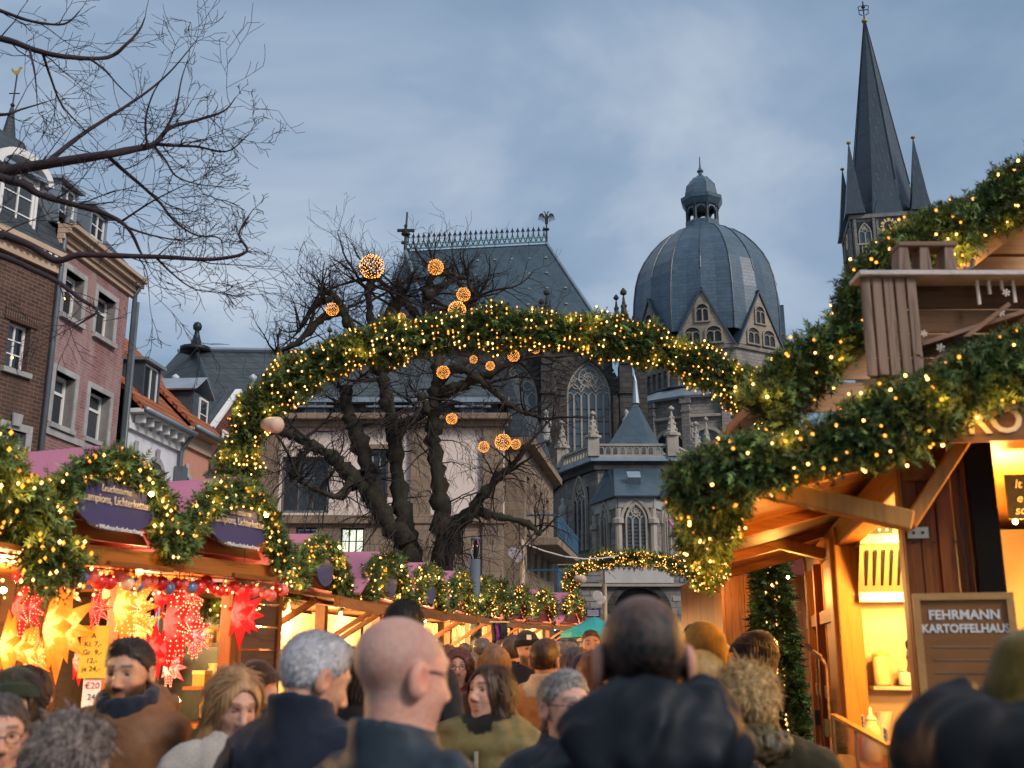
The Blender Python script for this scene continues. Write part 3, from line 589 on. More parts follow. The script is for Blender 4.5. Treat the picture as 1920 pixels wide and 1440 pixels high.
ea = ea.build('ridge_eagle', BLK, rf, loc=B); ea.scale = (.62, .62, .72)
c0 = None                               # small lead hooks scattered over the roof in rows
fa, fb, fc, fd = A, B, eav[0], eav[6]
for r in range(1, 6):
    for k in range(8):
        t_, s_ = r/6.2, (k+.5+.5*(r % 2))/8.6
        P = (fa.lerp(fd, t_)).lerp(fb.lerp(fc, t_), s_)+V(0,-.12,.1)
        if c0 is None: c0 = MB().box(-.13,.13,-.1,.05,-.07,.05).build('roof_hook', STW, rf, loc=P)
        else: share(c0, 'roof_hook', rf, P)
for r in range(1, 6):
    for k in range(r):
        P = fb.lerp(eav[0].lerp(eav[1], (k+.7)/(r+.4)), r/6.0)+V(.1,-.05,.1); share(c0, 'roof_hook', rf, P)
g1 = (cx_(1063), cx_(1146)); g0 = (cx_(932), cx_(1008)); zb = cz(905)
za1, zs1, za0, zs0 = cz(674), cz(742), cz(678), cz(745)
gm_ = [(g1, zs1, za1), (g0, zs0, za0)]
for k in (1, 2): dx = (g0[1]-g0[0])+4.0; gm_.append(((g0[0]-dx*k, g0[1]-dx*k), zs0, za0))
ops = [[a[0], a[1], zb, t_] for a, s_, t_ in gm_]
m = MB(); m.wall(xL-8, xR, 0, zE, ops, 0, .9)
for a, s_, t_ in gm_: m.spandrel(0, 0, 0, t_+.001, arch_pts((a[0]+a[1])/2, (a[1]-a[0])/2, s_, t_-s_, 12, True), 0, .9)
m.add([(xR,0,0),(xR,14,0),(xR,14,zE),(xR,0,zE)], [(0,1,2,3)]); m.add([(xL-8,0,0),(xL-8,14,0),(xL-8,14,zE),(xL-8,0,zE)], [(3,2,1,0)])
cw = m.build('wall', CHOIR, ch)
for i, (a, s_, t_) in enumerate(gm_): gothic(ch, (a[0]+a[1])/2, (a[1]-a[0])/2, zb, s_, t_, .55, 6 if i == 0 else 4, t=.17, bars=6)
for a, s_, t_ in gm_[:2]:               # voussoirs round the great windows, one stone each
    ap = arch_pts((a[0]+a[1])/2, (a[1]-a[0])/2+.12, s_, t_-s_+.15, 9, True)
    for i in range(len(ap)-1):
        mm = MB(); arch_band(mm, [ap[i], ((ap[i][0]*.06+ap[i+1][0]*.94), (ap[i][1]*.06+ap[i+1][1]*.94))], random.uniform(.75, 1.0), -random.uniform(.1, .2), 0); mm.build('voussoir', CHOIR, cw)
CHB = mat('choir_block', (.15,.135,.125), .95, .4, 1.5, 8, .5, rnd=.55)
b0 = MB().box(-.5,.5,-.5,.5,-.5,.5).build('stone_block', CHB, cw, bevel=.06); first = True
for x0, x1, za, zb2 in ((g0[1]+.2, g1[0]-.9, cz(920), cz(700)), (g1[1]+.9, xR+.5, cz(920), cz(690))):
    z = za
    while z < zb2:
        hgt = random.uniform(.42, .6); x = x0+random.uniform(0, .5)
        while x < x1-.3:
            l = min(random.uniform(.6, 1.15), x1-x); dp = random.uniform(.02, .12)
            if random.random() < .8:
                q = (x+l/2, -dp/2+.02, z+hgt/2); scl = (l-.05, dp+.06, hgt-.05)
                if first: b0.location = q; b0.scale = scl; first = False
                else: share(b0, 'stone_block', cw, q, (0,0,0), scl)
            x += l
        z += hgt
for u in (1026, 1172):                  # buttresses with gablets and statues
    x = cx_(u); b = MB(); b.box(x-.75, x+.75, -2.4, -.002, 0, cz(800)).box(x-.6, x+.6, -1.5, -.002, cz(800), cz(690)); b.prism([(x-.75, cz(800)), (x+.75, cz(800)), (x, cz(780))], -2.41, -1.4).box(x-.7,x+.7,-1.7,-.002,cz(745),cz(745)+.25)
    b.build('buttress', CHOIR, ch); pinnacle(ch, x, -1.1, cz(690), 7.5, 1.1, CHOIR)
    st = MB(); zz = cz(840); st.lathe([(.5,0),(.45,.2),(.34,.9),(.4,1.6),(.42,2.1),(.16,2.4),(.2,2.6),(.22,2.8),(.05,3.0)], 10, (x-.2,-2.75,zz)); st.tube([(x+.1,-2.9,zz+2.1),(x+.2,-3.1,zz+1.4)], .12, 5); st.build('statue', STW, ch, True)
for u, v in ((1015, 560), (1155, 552), (606, 590)):
    p_ = at(u, v, 99); pinnacle(ch, p_.x, 2 if u != 606 else 6, p_.z-6.0, 6.0, .9, BLK if u != 606 else CHOIR)
for u in (1015, 1155): p_ = at(u, 600, 98); MB().box(p_.x-.5, p_.x+.5, .5, 1.5+1, zE-.5, at(u, 560, 99).z-5.9).build('pinnacle_base', CHOIR, ch)
MB().box(cx_(1130), cx_(1222), 3, 13, 0, cz(690)).build('linking_wall', CHOIR, ch); MB().box(xL-8.3, xR+.3, -.5, .0, zE-.7, zE).build('eaves_course', CHOIR, ch)
# ---- domed octagon
DD = 120.0; dc = at(1328, 650, DD); dd_ = thing('domed_octagon', 'grey blue folded dome with lantern over gabled stone octagon', 'dome', (dc.x, DD, 0), math.radians(-14))
def dz(v, D=DD): return at(1328, v, D).z
prof = [(8.75, 655), (8.85, 625), (8.80, 600), (8.7, 575), (8.45, 545), (8.05, 522), (7.35, 500), (6.4, 479), (5.2, 459), (3.9, 444), (2.75, 436)]
n = 16; m = MB()
for r, v in prof:
    for k in range(n*2):
        a = math.pi*k/n - math.pi/2; kk = k % 4
        fold = 1.0 if kk == 2 else (.955 if kk == 0 else .945)
        blend = 1.0 if r > 6 else .6+.4*(r-2.75)/3.25
        rr = r*(1-(1-fold)*blend); m.v.append((rr*math.cos(a), rr*math.sin(a), dz(v)))
for i in range(len(prof)-1):
    for k in range(n*2): k2 = (k+1) % (n*2); m.f.append((i*n*2+k, i*n*2+k2, (i+1)*n*2+k2, (i+1)*n*2+k))
dm = m.build('dome_shell', SCALE, dd_)
rb = MB()
for k in range(n):
    a = 2*math.pi*k/n-math.pi/2; fold = 1.0 if k % 2 else .955
    pts = []
    for r, v in prof[(0 if k % 2 else 4):]:
        bl = 1.0 if r > 6 else .6+.4*(r-2.75)/3.25; rr = r*(1-(1-fold)*bl)+.03; pts.append((rr*math.cos(a), rr*math.sin(a), dz(v)))
    rb.tube(pts, .075, 5)
rb.build('ribs', SPIRE, dm)
zl = dz(436); zc1, zc2, zt1 = dz(388), dz(372), dz(341)
lt = MB(); lt.lathe([(3.1, zl-.6), (3.1, zl+.25), (2.5, zl+.35), (2.5, zl+1.1)], 8, (0,0,0), .39); lt.lathe([(2.55, zc1-.2), (2.7, zc1), (3.05, zc1+.5), (3.1, zc1+.9), (2.4, zc1+1.1)], 8, (0,0,0), .39)
lo_ = lt.build('lantern', SCALE, dd_); lo_.scale = (.84, .84, 1)
for k in range(8):
    a = k*math.pi/4+.39; p_ = V(2.15*math.cos(a), 2.15*math.sin(a), 0)
    c_ = MB(); c_.lathe([(.34, zl+1.0), (.28, zl+1.3), (.26, zc1-.6), (.36, zc1-.3), (.36, zc1-.1)], 8, p_); c_.build('column', DARKMETAL, lo_)
    p2 = V(2.15*math.cos(a+math.pi/4), 2.15*math.sin(a+math.pi/4), 0); h = MB(); hw = (p2-p_).length/2-.2; mid = (p_+p2)/2; ap = arch_pts(0, hw, 0, .6, 6)
    sp_ = MB(); sp_.spandrel(0,0,0,1.0,ap,-.15,.15); sp_.spandrel(0,0,0,1.0,ap,.15,.151); so_ = sp_.build('lantern_arch', SCALE, lo_, loc=(mid.x, mid.y, zc1-1.1)); so_.rotation_euler = (0, 0, math.atan2(p2.y-p_.y, p2.x-p_.x))
m = MB(); m.lathe([(2.45, zc1+1.0), (2.4, zc1+1.6), (2.1, zc1+2.5), (1.6, zc1+3.2), (.9, zc1+3.75), (.3, zc1+4.0), (.28, zc1+4.4), (.5, zc1+4.6), (.2, zc1+5.0), (.1, zc1+5.3)], 8, (0,0,0), .39); m.tube([(0,0,zc1+5.2),(0,0,dz(294))], [.13,.06], 6)
for k in range(8): a = k*math.pi/4+.39; m.tube([(2.45*math.cos(a),2.45*math.sin(a),zc1+1.0),(2.12*math.cos(a),2.12*math.sin(a),zc1+2.5),(.92*math.cos(a),.92*math.sin(a),zc1+3.77)], .07, 4)
m.build('lantern_cap', SCALE, lo_)
zg0, zg1 = dz(648, 112), dz(543, 112)
for k in range(8):
    a = k*math.pi/4; g = empty('gable', (0,0,0), a, dd_)
    hw = 3.25; r0 = -8.55
    f_ = MB(); f_.prism([(-hw, zg0), (hw, zg0), (0, zg1-.25)], r0, r0+.4); fo = f_.build('gable_wall', GABLE, g)
    q = MB(); q.slab([(-hw-.25, r0-.2, zg0-.1), (0, r0-.2, zg1+.2), (0, r0+4.2, zg1+.2), (-hw-.25, r0+.6, zg0-.1)], .18); q.slab([(0, r0-.2, zg1+.2), (hw+.25, r0-.2, zg0-.1), (hw+.25, r0+.6, zg0-.1), (0, r0+4.2, zg1+.2)], .18); q.build('gable_roof', LEAD, g)
    hz = zg1-zg0
    if k in (0, 1, 7, 2, 6):
        for (x, z, hw2, h) in ((0, zg0+hz*.42, .62, 1.9), (-1.15, zg0+.25, .78, 1.75), (1.15, zg0+.25, .78, 1.75)):
            ap = arch_pts(x, hw2, z+h-.6, .6, 6); wv = MB(); wv.add([(p_[0], r0-.02, p_[1]) for p_ in [(x-hw2, z)]+ap+[(x+hw2, z)]], [tuple(range(len(ap)+1, -1, -1))]); wo_ = wv.build('window', DARKMETAL, g)
            fr = MB(); arch_band(fr, ap, .2, r0-.16, r0-.005); fr.box(x-hw2-.2, x-hw2, r0-.16, r0-.005, z, z+h-.6).box(x+hw2, x+hw2+.2, r0-.16, r0-.005, z, z+h-.6)
            fr.tube([(x, r0-.1, z), (x, r0-.1, z+h-.5)], .1, 6); fr.box(x-hw2-.25, x+hw2+.25, r0-.2, r0-.004, z-.16, z)
            for s_ in (-1, 1): arch_band(fr, arch_pts(x+s_*hw2/2, hw2/2-.06, z+h-.85, .3, 4), .1, r0-.14, r0-.03)
            fr.build('frame', GABLE, wo_)
for k in range(8):
    a = k*math.pi/4+math.pi/8
zq, zr_, zs3, zw = dz(690, 111), dz(718, 111), dz(724, 111), dz(745, 110)
m = MB(); m.lathe([(8.9, zr_-3), (8.9, zg0-.5), (9.2, zg0-.45), (9.2, zg0-.05), (8.4, zg0)], 8, (0,0,0), math.pi/8); dr = m.build('drum', OCTST, dd_)
for k in range(8):                       # blind arcade under the gables
    a = k*math.pi/4; g = empty('arcade', (0,0,0), a, dd_); r0 = -8.9*math.cos(math.pi/8); c0 = None
    if k in (3, 4, 5): bpy.data.objects.remove(g); continue
    for i in range(7):
        x = -2.85+i*.95
        if c0 is None: c0 = MB().lathe([(.2, 0), (.14, .15), (.14, zq-zr_-.5), (.22, zq-zr_-.2), (.22, zq-zr_)], 8).build('column', OCTST, g, loc=(x, r0-.25, zr_))
        else: share(c0, 'column', g, (x, r0-.25, zr_))
    for i in range(6):
        mm = MB(); arch_band(mm, arch_pts(-2.375+i*.95, .38, zq, .4, 5), .16, r0-.3, r0-.0); mm.build('arch', OCTST, g)
m = MB(); m.lathe([(9.5, zr_-.1), (9.6, zr_), (9.0, zr_+.15)], 8, (0,0,0), math.pi/8); m.lathe([(10.9, zw), (11.0, zw+.25), (9.3, zs3)], 16, (0,0,0), math.pi/16); m.build('ledge_roof', ZINC, dd_)
m = MB(); m.lathe([(10.4, 0), (10.4, zw+.01)], 16, (0,0,0), math.pi/16); lw = m.build('lower_wall', OCTST, dd_)
zk = dz(783, 110)
m = MB(); m.lathe([(10.45, zk), (10.75, zk+.1), (10.75, zk+.35), (10.45, zk+.45)], 16, (0,0,0), math.pi/16); m.build('string_course', TRAC, dd_)
for k in range(16):
    if 4 < k < 12 : continue
    a = k*math.pi/8+math.pi/16; g = MB(); g.box(-.45, .45, -10.75, -10.1, 0, zw-.6).box(-.6, .6, -10.85, -10.1, zw-.6, zw-.05).box(-.55, .55, -10.82, -10.1, zw-1.5, zw-1.25); po = g.build('pilaster', OCTST, dd_, bevel=.03); po.rotation_euler = (0, 0, a)
aw = MB(); ap = arch_pts(0, 1.7, dz(832, 109), 1.7, 8); aw.add([(p_[0], -10.28, p_[1]) for p_ in ap]+[(1.7, -10.28, dz(832,109)-3), (-1.7, -10.28, dz(832,109)-3)], [tuple(range(len(ap)+1, -1, -1))])
for g_ in (0, 1, 15): 
    o = aw.build('round_window', DARKGL, dd_); o.rotation_euler = (0, 0, g_*math.pi/8); f_ = MB(); arch_band(f_, ap, .35, -10.5, -10.2); f_ = f_.build('surround', TRAC, o)
for u, v in ((1253, 762), (1298, 795), (1322, 780), (1380, 770)):
    pass
# ---- bell tower with spire
TD = 130.0; tcn = at(1656, 430, TD); tw = thing('bell_tower', 'slender dark slate church spire with corner turrets and gold clock', 'church tower', (tcn.x, TD, 0), math.radians(-11))
def tz(v): return at(1656, v, TD).z
TST = mat_brick('tower_stone', (.30,.285,.27), (.23,.22,.21), (.15,.145,.14), .9, .45, .02, .9, .4, .35, grime=(.13,.125,.125))
hw = 4.4; zt0, zg = tz(500), tz(425)
m = MB(); m.box(-hw, hw, -hw, hw, 0, zg); m.build('shaft', TST, tw)
MB().box(-hw-.35, hw+.35, -hw-.35, hw+.35, tz(508)-.3, tz(508)+.2).build('string_course', TST, tw); MB().box(-hw-.3, hw+.3, -hw-.3, hw+.3, zg-.5, zg).build('eaves_course', TST, tw)
ztip = tz(42); m = MB(); m.lathe([(4.8, zg), (4.2, zg+2.0), (3.75, zg+5), (.12, ztip)], 8, (0,0,0), math.pi/8); spv = m.build('spire', SPIRE, tw)
rb = MB()
for k in range(8): a = k*math.pi/4+math.pi/8; rb.tube([(3.8*math.cos(a),3.8*math.sin(a),zg+5),(.14*math.cos(a),.14*math.sin(a),ztip)], .07, 4)
rb.build('ribs', DARKMETAL, spv)
GB = mat('gilded_ball', (.45,.25,.06), .4, .2, 3, 20, .1, metal=.6)
m = MB(); m.ball((0,0,ztip+.2), .42, 10, .75); m.build('ball', GB, spv)
m = MB(); m.tube([(0,0,ztip),(0,0,ztip+3.2)], .09, 6).tube([(-.6,0,ztip+1.9),(.6,0,ztip+1.9)], .08, 5).ball((0,0,ztip+2.4), .3, 6)
for s_ in (-1, 1): m.tube([(s_*.6,0,ztip+1.9),(s_*.7,0,ztip+2.4),(s_*.3,0,ztip+2.6)], .07, 4).tube([(s_*.6,0,ztip+1.9),(s_*.6,0,ztip+1.3),(s_*.2,0,ztip+1.1)], .07, 4)
m.build('finial', BLK, spv)
for sx_, sy_ in ((-1,-1), (1,-1), (-1,1), (1,1)):
    t = MB(); c_ = V(sx_*(hw-.45), sy_*(hw-.45), 0); zt_ = zg+(tz(290)-tz(425))
    t.lathe([(1.75, zg+.02), (1.45, zg+1.2), (1.2, zg+2.6), (.06, zt_)], 4, c_, math.pi/4); to = t.build('turret_roof', SPIRE, tw)
    MB().ball(c_+V(0,0,zt_+.1), .3, 8, .7).build('ball', GB, to)
for a in (0, math.pi/2, math.pi, -math.pi/2):
    g = MB(); zt_ = zg+(tz(350)-tz(425)); gw = 1.75
    g.slab([(-gw,-hw-.25,zg-.3),(gw,-hw-.25,zg-.3),(0,-hw+1.5,zt_)], .15); g.slab([(gw,-hw-.25,zg-.3),(gw,-1.5,zg+1),(0,-hw+1.5,zt_)], .15); g.slab([(-gw,-1.5,zg+1),(-gw,-hw-.25,zg-.3),(0,-hw+1.5,zt_)], .15)
    o = g.build('clock_gable', SPIRE, tw); o.rotation_euler = (0, 0, a)
    MB().ball((0,-hw+1.5,zt_+.1), .26, 8, .7).build('ball', GB, o)
for a in (0, -math.pi/2):
    zck = tz(449); e_ = empty('clock', (0,0,0), a, tw)
    MB().box(-1.15, 1.15, -hw-.15, -hw+.1, zck-1.15, zck+1.15).build('clock_face', mat('clock_face_blue', (.02,.03,.045), .5, .2), e_)
    MB().box(-1.5, 1.5, -hw-.1, -hw+.08, zck-1.5, zck+1.5).build('clock_surround', TST, e_)
    n0 = None
    for k in range(12):
        b_ = math.radians(30*k); L0 = MB().box(-.09, .09, -.03, .03, .62, 1.05)
        if k in (0, 6, 2, 4, 8, 10): L0.box(.13, .2, -.03, .03, .62, 1.05).box(-.2, -.13, -.03, .03, .62, 1.05)
        o = L0.build('numeral', GOLD, e_, loc=(0, -hw-.2, zck)); o.rotation_euler = (0, b_, 0)
    for ang, ln, wd in ((150, .5, .07), (165, .8, .05)):
        o = MB().box(-wd, wd, -.03, .03, -.15, ln).build('clock_hand', GOLD, e_, loc=(0, -hw-.26, zck)); o.rotation_euler = (0, math.radians(ang), 0)
for a in (0, -math.pi/2):
    e_ = empty('belfry_side', (0,0,0), a, tw); zb_, ztp = tz(497), tz(437)
    for x in (-2.95, 2.95):
        MB().box(x-.95, x+.95, -hw-.06, -hw+.05, zb_, ztp).build('opening', DARKMETAL, e_)
        gothic(e_, x, .8, zb_+1.5, zb_+2.6, ztp-.2, -hw-.12, 2, TRAC, .13, 0, True)
        r = MB(); r.box(x-1.1, x+1.1, -hw-.3, -hw-.13, zb_+1.2, zb_+1.45).box(x-1.1, x+1.1, -hw-.3, -hw-.13, zb_-.2, zb_)
        for k in range(5): r.box(x-.95+k*.44, x-.85+k*.44, -hw-.28, -hw-.15, zb_, zb_+1.2)
        r.build('balustrade', TRAC, e_)
        for s_ in (-1.15, 1.15): MB().box(x+s_-.16, x+s_+.16, -hw-.32, -hw-.1, zb_-.3, ztp+.3).build('pier', TST, e_)
    for x in (-2.2, 0, 2.2):
        zt2 = tz(540); MB().box(x-.6, x+.6, -hw-.03, -hw+.05, tz(680), zt2).build('belfry_opening', DARKMETAL, e_); pn = MB(); arch_band(pn, arch_pts(x, .6, zt2-.8, .9, 6, True), .25, -hw-.15, -hw-.02); pn.box(x-.85,x-.6,-hw-.15,-hw-.02,tz(680),zt2-.8).box(x+.6,x+.85,-hw-.15,-hw-.02,tz(680),zt2-.8); pn.build('belfry_arch', TST, e_)
# ---- chapel with pavilion roof, balustrade and polygonal annex
PD = 76.0; cp = thing('pavilion_chapel', 'stone chapel with pointed grey pavilion roof, balustrade and polygonal annex', 'chapel', (0, PD, 0))
def px(u, o=0): return at(u, 900, PD+o).x
def pz(v, o=0): return at(1190, v, PD+o).z
zl = pz(858); xa, xb = px(1121), px(1254); xl, xr = px(1062, 5), px(1300, 5)
plan = [(xa,0), (xb,0), (xr,5), (xr,14), (xl-1,14), (xl,5)]
def offs(pl, d):
    c_ = (sum(q[0] for q in pl)/len(pl), sum(q[1] for q in pl)/len(pl)); return [(q[0]+(d if q[0] > c_[0] else -d), q[1]-d if q[1] < 6 else q[1]) for q in pl]
MB().prismz(plan, 0, zl-.9).build('wall', CHAP, cp)
MB().prismz(offs(plan, .25), zl-.9, zl-.35).build('corbel_course', CHOIR, cp); MB().prismz(offs(plan, .55), zl-.35, zl).build('ledge', ZINC, cp, bevel=.04)
zb_ = pz(834)
def balus(P, Q):
    P = Vector((*P, 0)); Q = Vector((*Q, 0)); L_ = (Q-P).length; a = math.atan2(Q.y-P.y, Q.x-P.x); e_ = empty('balustrade', (P.x, P.y, 0), a, cp)
    MB().box(.3, L_-.3, -.12, .12, zl+.001, zl+.15).box(.3, L_-.3, -.14, .14, zb_-.16, zb_).build('rail', TRAC, e_)
    nb = max(3, int((L_-.6)/.46)); c0 = None
    for k in range(nb):
        x = .3+(k+.5)*(L_-.6)/nb
        if c0 is None:
            q = MB(); arch_band(q, arch_pts(0, .17, .42, .2, 4, True), .07, -.07, .07); q.box(-.24, -.17, -.07, .07, 0, .42).box(.17, .24, -.07, .07, 0, .42); c0 = q.build('baluster', TRAC, e_, loc=(x, 0, zl+.15))
            c0.scale = (1, 1, (zb_-.16-zl-.15)/.72)
        else: o = share(c0, 'baluster', e_, (x, 0, zl+.15), (0,0,0), (1, 1, (zb_-.16-zl-.15)/.72))
op = offs(plan, .3); balus(op[5], op[0]); balus(op[0], op[1]); balus(op[1], op[2])
for q, v in ((op[5], 787), (op[0], 771), (op[1], 761), (op[2], 790)): zt_ = at(1190, v, PD+q[1]).z; pinnacle(cp, q[0], q[1], zl+.01, zt_-zl, .8)
ap_ = at(1192, 752, PD+5)-V(0, PD, 0); zb2 = pz(831, 1.5); rp = [(px(1134,1.5),1.5),(px(1160,0.8),.8),(px(1228,.8),.8),(px(1252,2.5),2.5),(px(1250,8),8.5),(px(1140,8),8.5)]
m = MB()
for i in range(6): a, b = rp[i], rp[(i+1) % 6]; m.slab([(a[0],a[1]+.6,zb2-.6), (b[0],b[1]+.6,zb2-.6), ap_], .1)
pr = m.build('pavilion_roof', LEAD, cp); MB().tube([ap_-V(0,0,.2), ap_+V(0,0,1.6), at(1188, 700, PD+5)-V(0,PD,0)], [.3,.13,.05], 8).build('roof_spike', ZINC, pr); MB().prismz([(a, b+.6) for a, b in rp], zl-.1, zb2-.45).build('pavilion_drum', CHAP, cp)
# left oblique tall window and blind walls
e_ = empty('oblique_face', (plan[5][0], plan[5][1], 0), math.atan2(plan[0][1]-plan[5][1], plan[0][0]-plan[5][0]), cp); L_ = math.hypot(plan[0][0]-plan[5][0], plan[0][1]-plan[5][1])
zo0, zo1 = pz(1035, 3), pz(893, 3); MB().box(L_*.5-1.15, L_*.5+1.15, -.05, .1, zo0, zo1-1.0).build('recess', DARKMETAL, e_)
gothic(e_, L_*.5, 1.15, zo0, zo1-2.2, zo1, -.15, 3, TRAC, .14, 5)
st = MB(); q = at(1056, 993, PD+3.5)-V(0,PD,0); st.lathe([(.45,0),(.42,.15),(.3,.25),(.36,.7),(.3,1.3),(.34,1.6),(.14,1.85),(.17,2.0),(.17,2.2),(.04,2.35)], 10, (q.x, q.y-.3, q.z)); st.build('statue', STW, cp, True)
# annex
zw0, zw1 = pz(1062, -4), pz(931, -4.5); xs = [px(1116,-1), px(1158,-4.5), px(1222,-4.5), px(1264,-1)]; pa = [(xs[0],-.6), (xs[1],-4.5), (xs[2],-4.5), (xs[3],-.6)]
MB().prismz(pa, 0, zw1).build('annex_wall', CHAP, cp); zr1 = pz(876, -1)
tp = [(px(1138,-.3), -.02), (px(1150,-.3), -.5), (px(1232,-.3), -.5), (px(1242,-.3), -.02)]; m = MB(); ov = [(pa[0][0]-.4,-.3), (pa[1][0]-.25,-5), (pa[2][0]+.25,-5), (pa[3][0]+.4,-.3)]
for i in range(3): m.slab([(*ov[i], zw1), (*ov[i+1], zw1), (*tp[i+1], zr1), (*tp[i], zr1)], .12)
m.slab([(*tp[0], zr1), (*tp[1], zr1), (*tp[2], zr1), (*tp[3], zr1)], .1); ar_ = m.build('annex_roof', LEAD, cp)
q0 = at(1188, 898, PD-3.0)-V(0,PD,0); m = MB(); m.box(-.45,.45,-.4,.4,-.3,.25); o = m.build('skylight', ZINC, ar_, loc=q0+V(0,0,.1)); o.rotation_euler = (math.radians(40),0,0)
for i in range(3):
    P, Q = pa[i], pa[i+1]; a = math.atan2(Q[1]-P[1], Q[0]-P[0]); L_ = math.hypot(Q[0]-P[0], Q[1]-P[1]); e_ = empty('annex_face', (*P, 0), a, cp); hw_ = .72 if i == 1 else .62
    z0_, z1_ = pz(1040, -4.3), pz(944, -4.3); MB().box(L_/2-hw_, L_/2+hw_, -.03, .1, z0_, z1_-.7).build('recess', DARKMETAL, e_)
    gothic(e_, L_/2, hw_, z0_, z1_-1.2, z1_, -.14, 3 if i == 1 else 2, TRAC, .12, 8, True, DARKGL)
    b_ = MB(); arch_band(b_, arch_pts(L_/2, hw_+.12, z1_-1.2, 1.4, 8, True), .2, -.2, -.01); b_.build('hood_mould', TRAC, e_); MB().box(0, L_, -.12, .0, zw1-.75, zw1-.05).build('frieze', STW, e_)
    MB().box(.0, L_, -.25, 0, z0_-.35, z0_-.1).build('sill_course', TRAC, e_)
for q in (pa[1], pa[2], pa[0], pa[3]):
    MB().lathe([(.34, 0), (.34, pz(1042,-4)), (.24, pz(1040,-4)), (.24, pz(985,-4)), (.42, pz(983,-4)), (.42, pz(975,-4)), (.22, pz(972,-4)), (.22, zw1-.8)], 8, (q[0], q[1], 0)).build('buttress_shaft', TRAC, cp)
# lower front wall
WD = -6.0; x0, x1 = px(1046, WD), px(1335, WD); zt_ = pz(1060, WD); xm = px(1192, WD); hwA = (px(1240,WD)-px(1145,WD))/2; zsA = pz(1150, WD)
m = MB(); m.wall(x0, x1, 0, zt_, [[xm-hwA, xm+hwA, 0, zsA+hwA]], WD, .8); m.spandrel(0,0,0,zsA+hwA+.001, arch_pts(xm, hwA, zsA, hwA, 10), WD, WD+.8); m.add([(x0,WD,zt_),(x1,WD,zt_),(x1,WD+6,zt_),(x0,WD+6,zt_)], [(0,1,2,3)]); m.add([(x0,WD,0),(x0,WD+8,0),(x0,WD+8,zt_),(x0,WD,zt_)], [(3,2,1,0)])
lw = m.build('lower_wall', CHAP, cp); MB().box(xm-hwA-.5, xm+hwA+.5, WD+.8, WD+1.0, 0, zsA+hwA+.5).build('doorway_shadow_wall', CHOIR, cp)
mm = MB(); arch_band(mm, arch_pts(xm, hwA+.01, zsA, hwA+.01, 10), .4, WD-.06, WD-.0); mm.build('door_arch', CHOIR, cp)
MB().box(px(1130,WD), px(1256,WD), WD-.08, WD, pz(1093,WD), pz(1062,WD)).build('stone_panel', mat('pale_stone_panel', (.50,.47,.45), .9, .15, 1, 20, .2, grime=(.4,.37,.35)), lw)
MB().box(x0-.1, x1, WD-.3, WD-.002, pz(1100,WD), pz(1095,WD)).build('string_course', TRAC, lw); MB().box(x0-.1, x1, WD-.2, WD+.3, zt_, zt_+.25).build('coping', TRAC, lw)
b0 = None; CHBk = mat('chapel_block', (.34,.32,.31), .95, .3, 1.5, 8, .4, rnd=.4); z = pz(1190, WD)
while z < zt_-.4:                        # ashlar of the lower wall, stone by stone
    hg = random.uniform(.34, .46); x = x0+.05
    while x < x1-.4:
        l = random.uniform(.55, 1.1); cx = x+l/2
        clear = not (px(1128,WD) < cx < px(1258,WD) and z > pz(1104,WD)) and not (abs(cx-xm) < hwA+.9 and z < zsA+hwA+.5) and not (pz(1103,WD) < z+hg and z < pz(1094,WD))
        if clear and random.random() < .85:
            q = (cx, WD-.01, z+hg/2); s_ = (l-.04, random.uniform(.04,.12), hg-.04)
            if b0 is None: b0 = MB().box(-.5,.5,-.5,.5,-.5,.5).build('stone_block', CHBk, lw, loc=q, bevel=.05); b0.scale = s_
            else: share(b0, 'stone_block', lw, q, (0,0,0), s_)
        x += l
    z += hg
for u, v, h in ((1253, 762, 0), (1298, 792, 1), (1323, 781, 1)):
    if h: q = at(u, v, 92); o = thing('stone_pinnacle', 'crocketed grey stone pinnacle before the octagon, %s' % ('taller one, below the left gable' if u == 1323 else 'shorter one right of the pavilion roof'), 'pinnacle', (q.x, 92, 0)); pinnacle(o, 0, 0, q.z-4.5, 4.5, .7); MB().box(-.45,.45,-.45,.45,0,q.z-4.45).build('pier', CHAP, o)
# ================================================================== bare trees
BARK = mat('old_bark', (.038,.030,.025), .95, .6, 5, 9, 1.0, stretch=(1,1,.35), grime=(.045,.06,.025))
TWIG = mat('dark_twigs', (.034,.026,.024), .9, .3, 4, 30, .3)
TWIGL = mat('plum_dark_twigs', (.035,.025,.03), .9, .3, 4, 30, .3)
R_ = random.Random(3)
MINR = .004
def rv(): return V(R_.gauss(0,1), R_.gauss(0,1), R_.gauss(0,1)).normalized()
def grow(m, P, d, L_, r, lvl, bias, wig=.35, kids=4, n=5, sides=3, shrink=.5):
    pts = [P]; rad = [r]; d = d.normalized(); q = P
    for i in range(n):
        d = (d+rv()*wig*.55+bias*.22).normalized(); q = q+d*L_/n; pts.append(q); rad.append(max(r*(1-.75*(i+1)/n), MINR))
        if lvl > 0 and i >= 1:
            for _ in range(max(1, round(kids/n+R_.random()-.3))):
                s = d.cross(rv()).normalized(); ang = R_.uniform(.55, 1.05)
                grow(m, q, d*math.cos(ang)+s*math.sin(ang), L_*R_.uniform(.35, .7)*(1 if lvl > 1 else .8), max(rad[-1]*.62, MINR), lvl-1, bias, wig, kids, max(3, n-1), 3, shrink)
    m.tube(pts, rad, sides if r > .02 else 3, False)
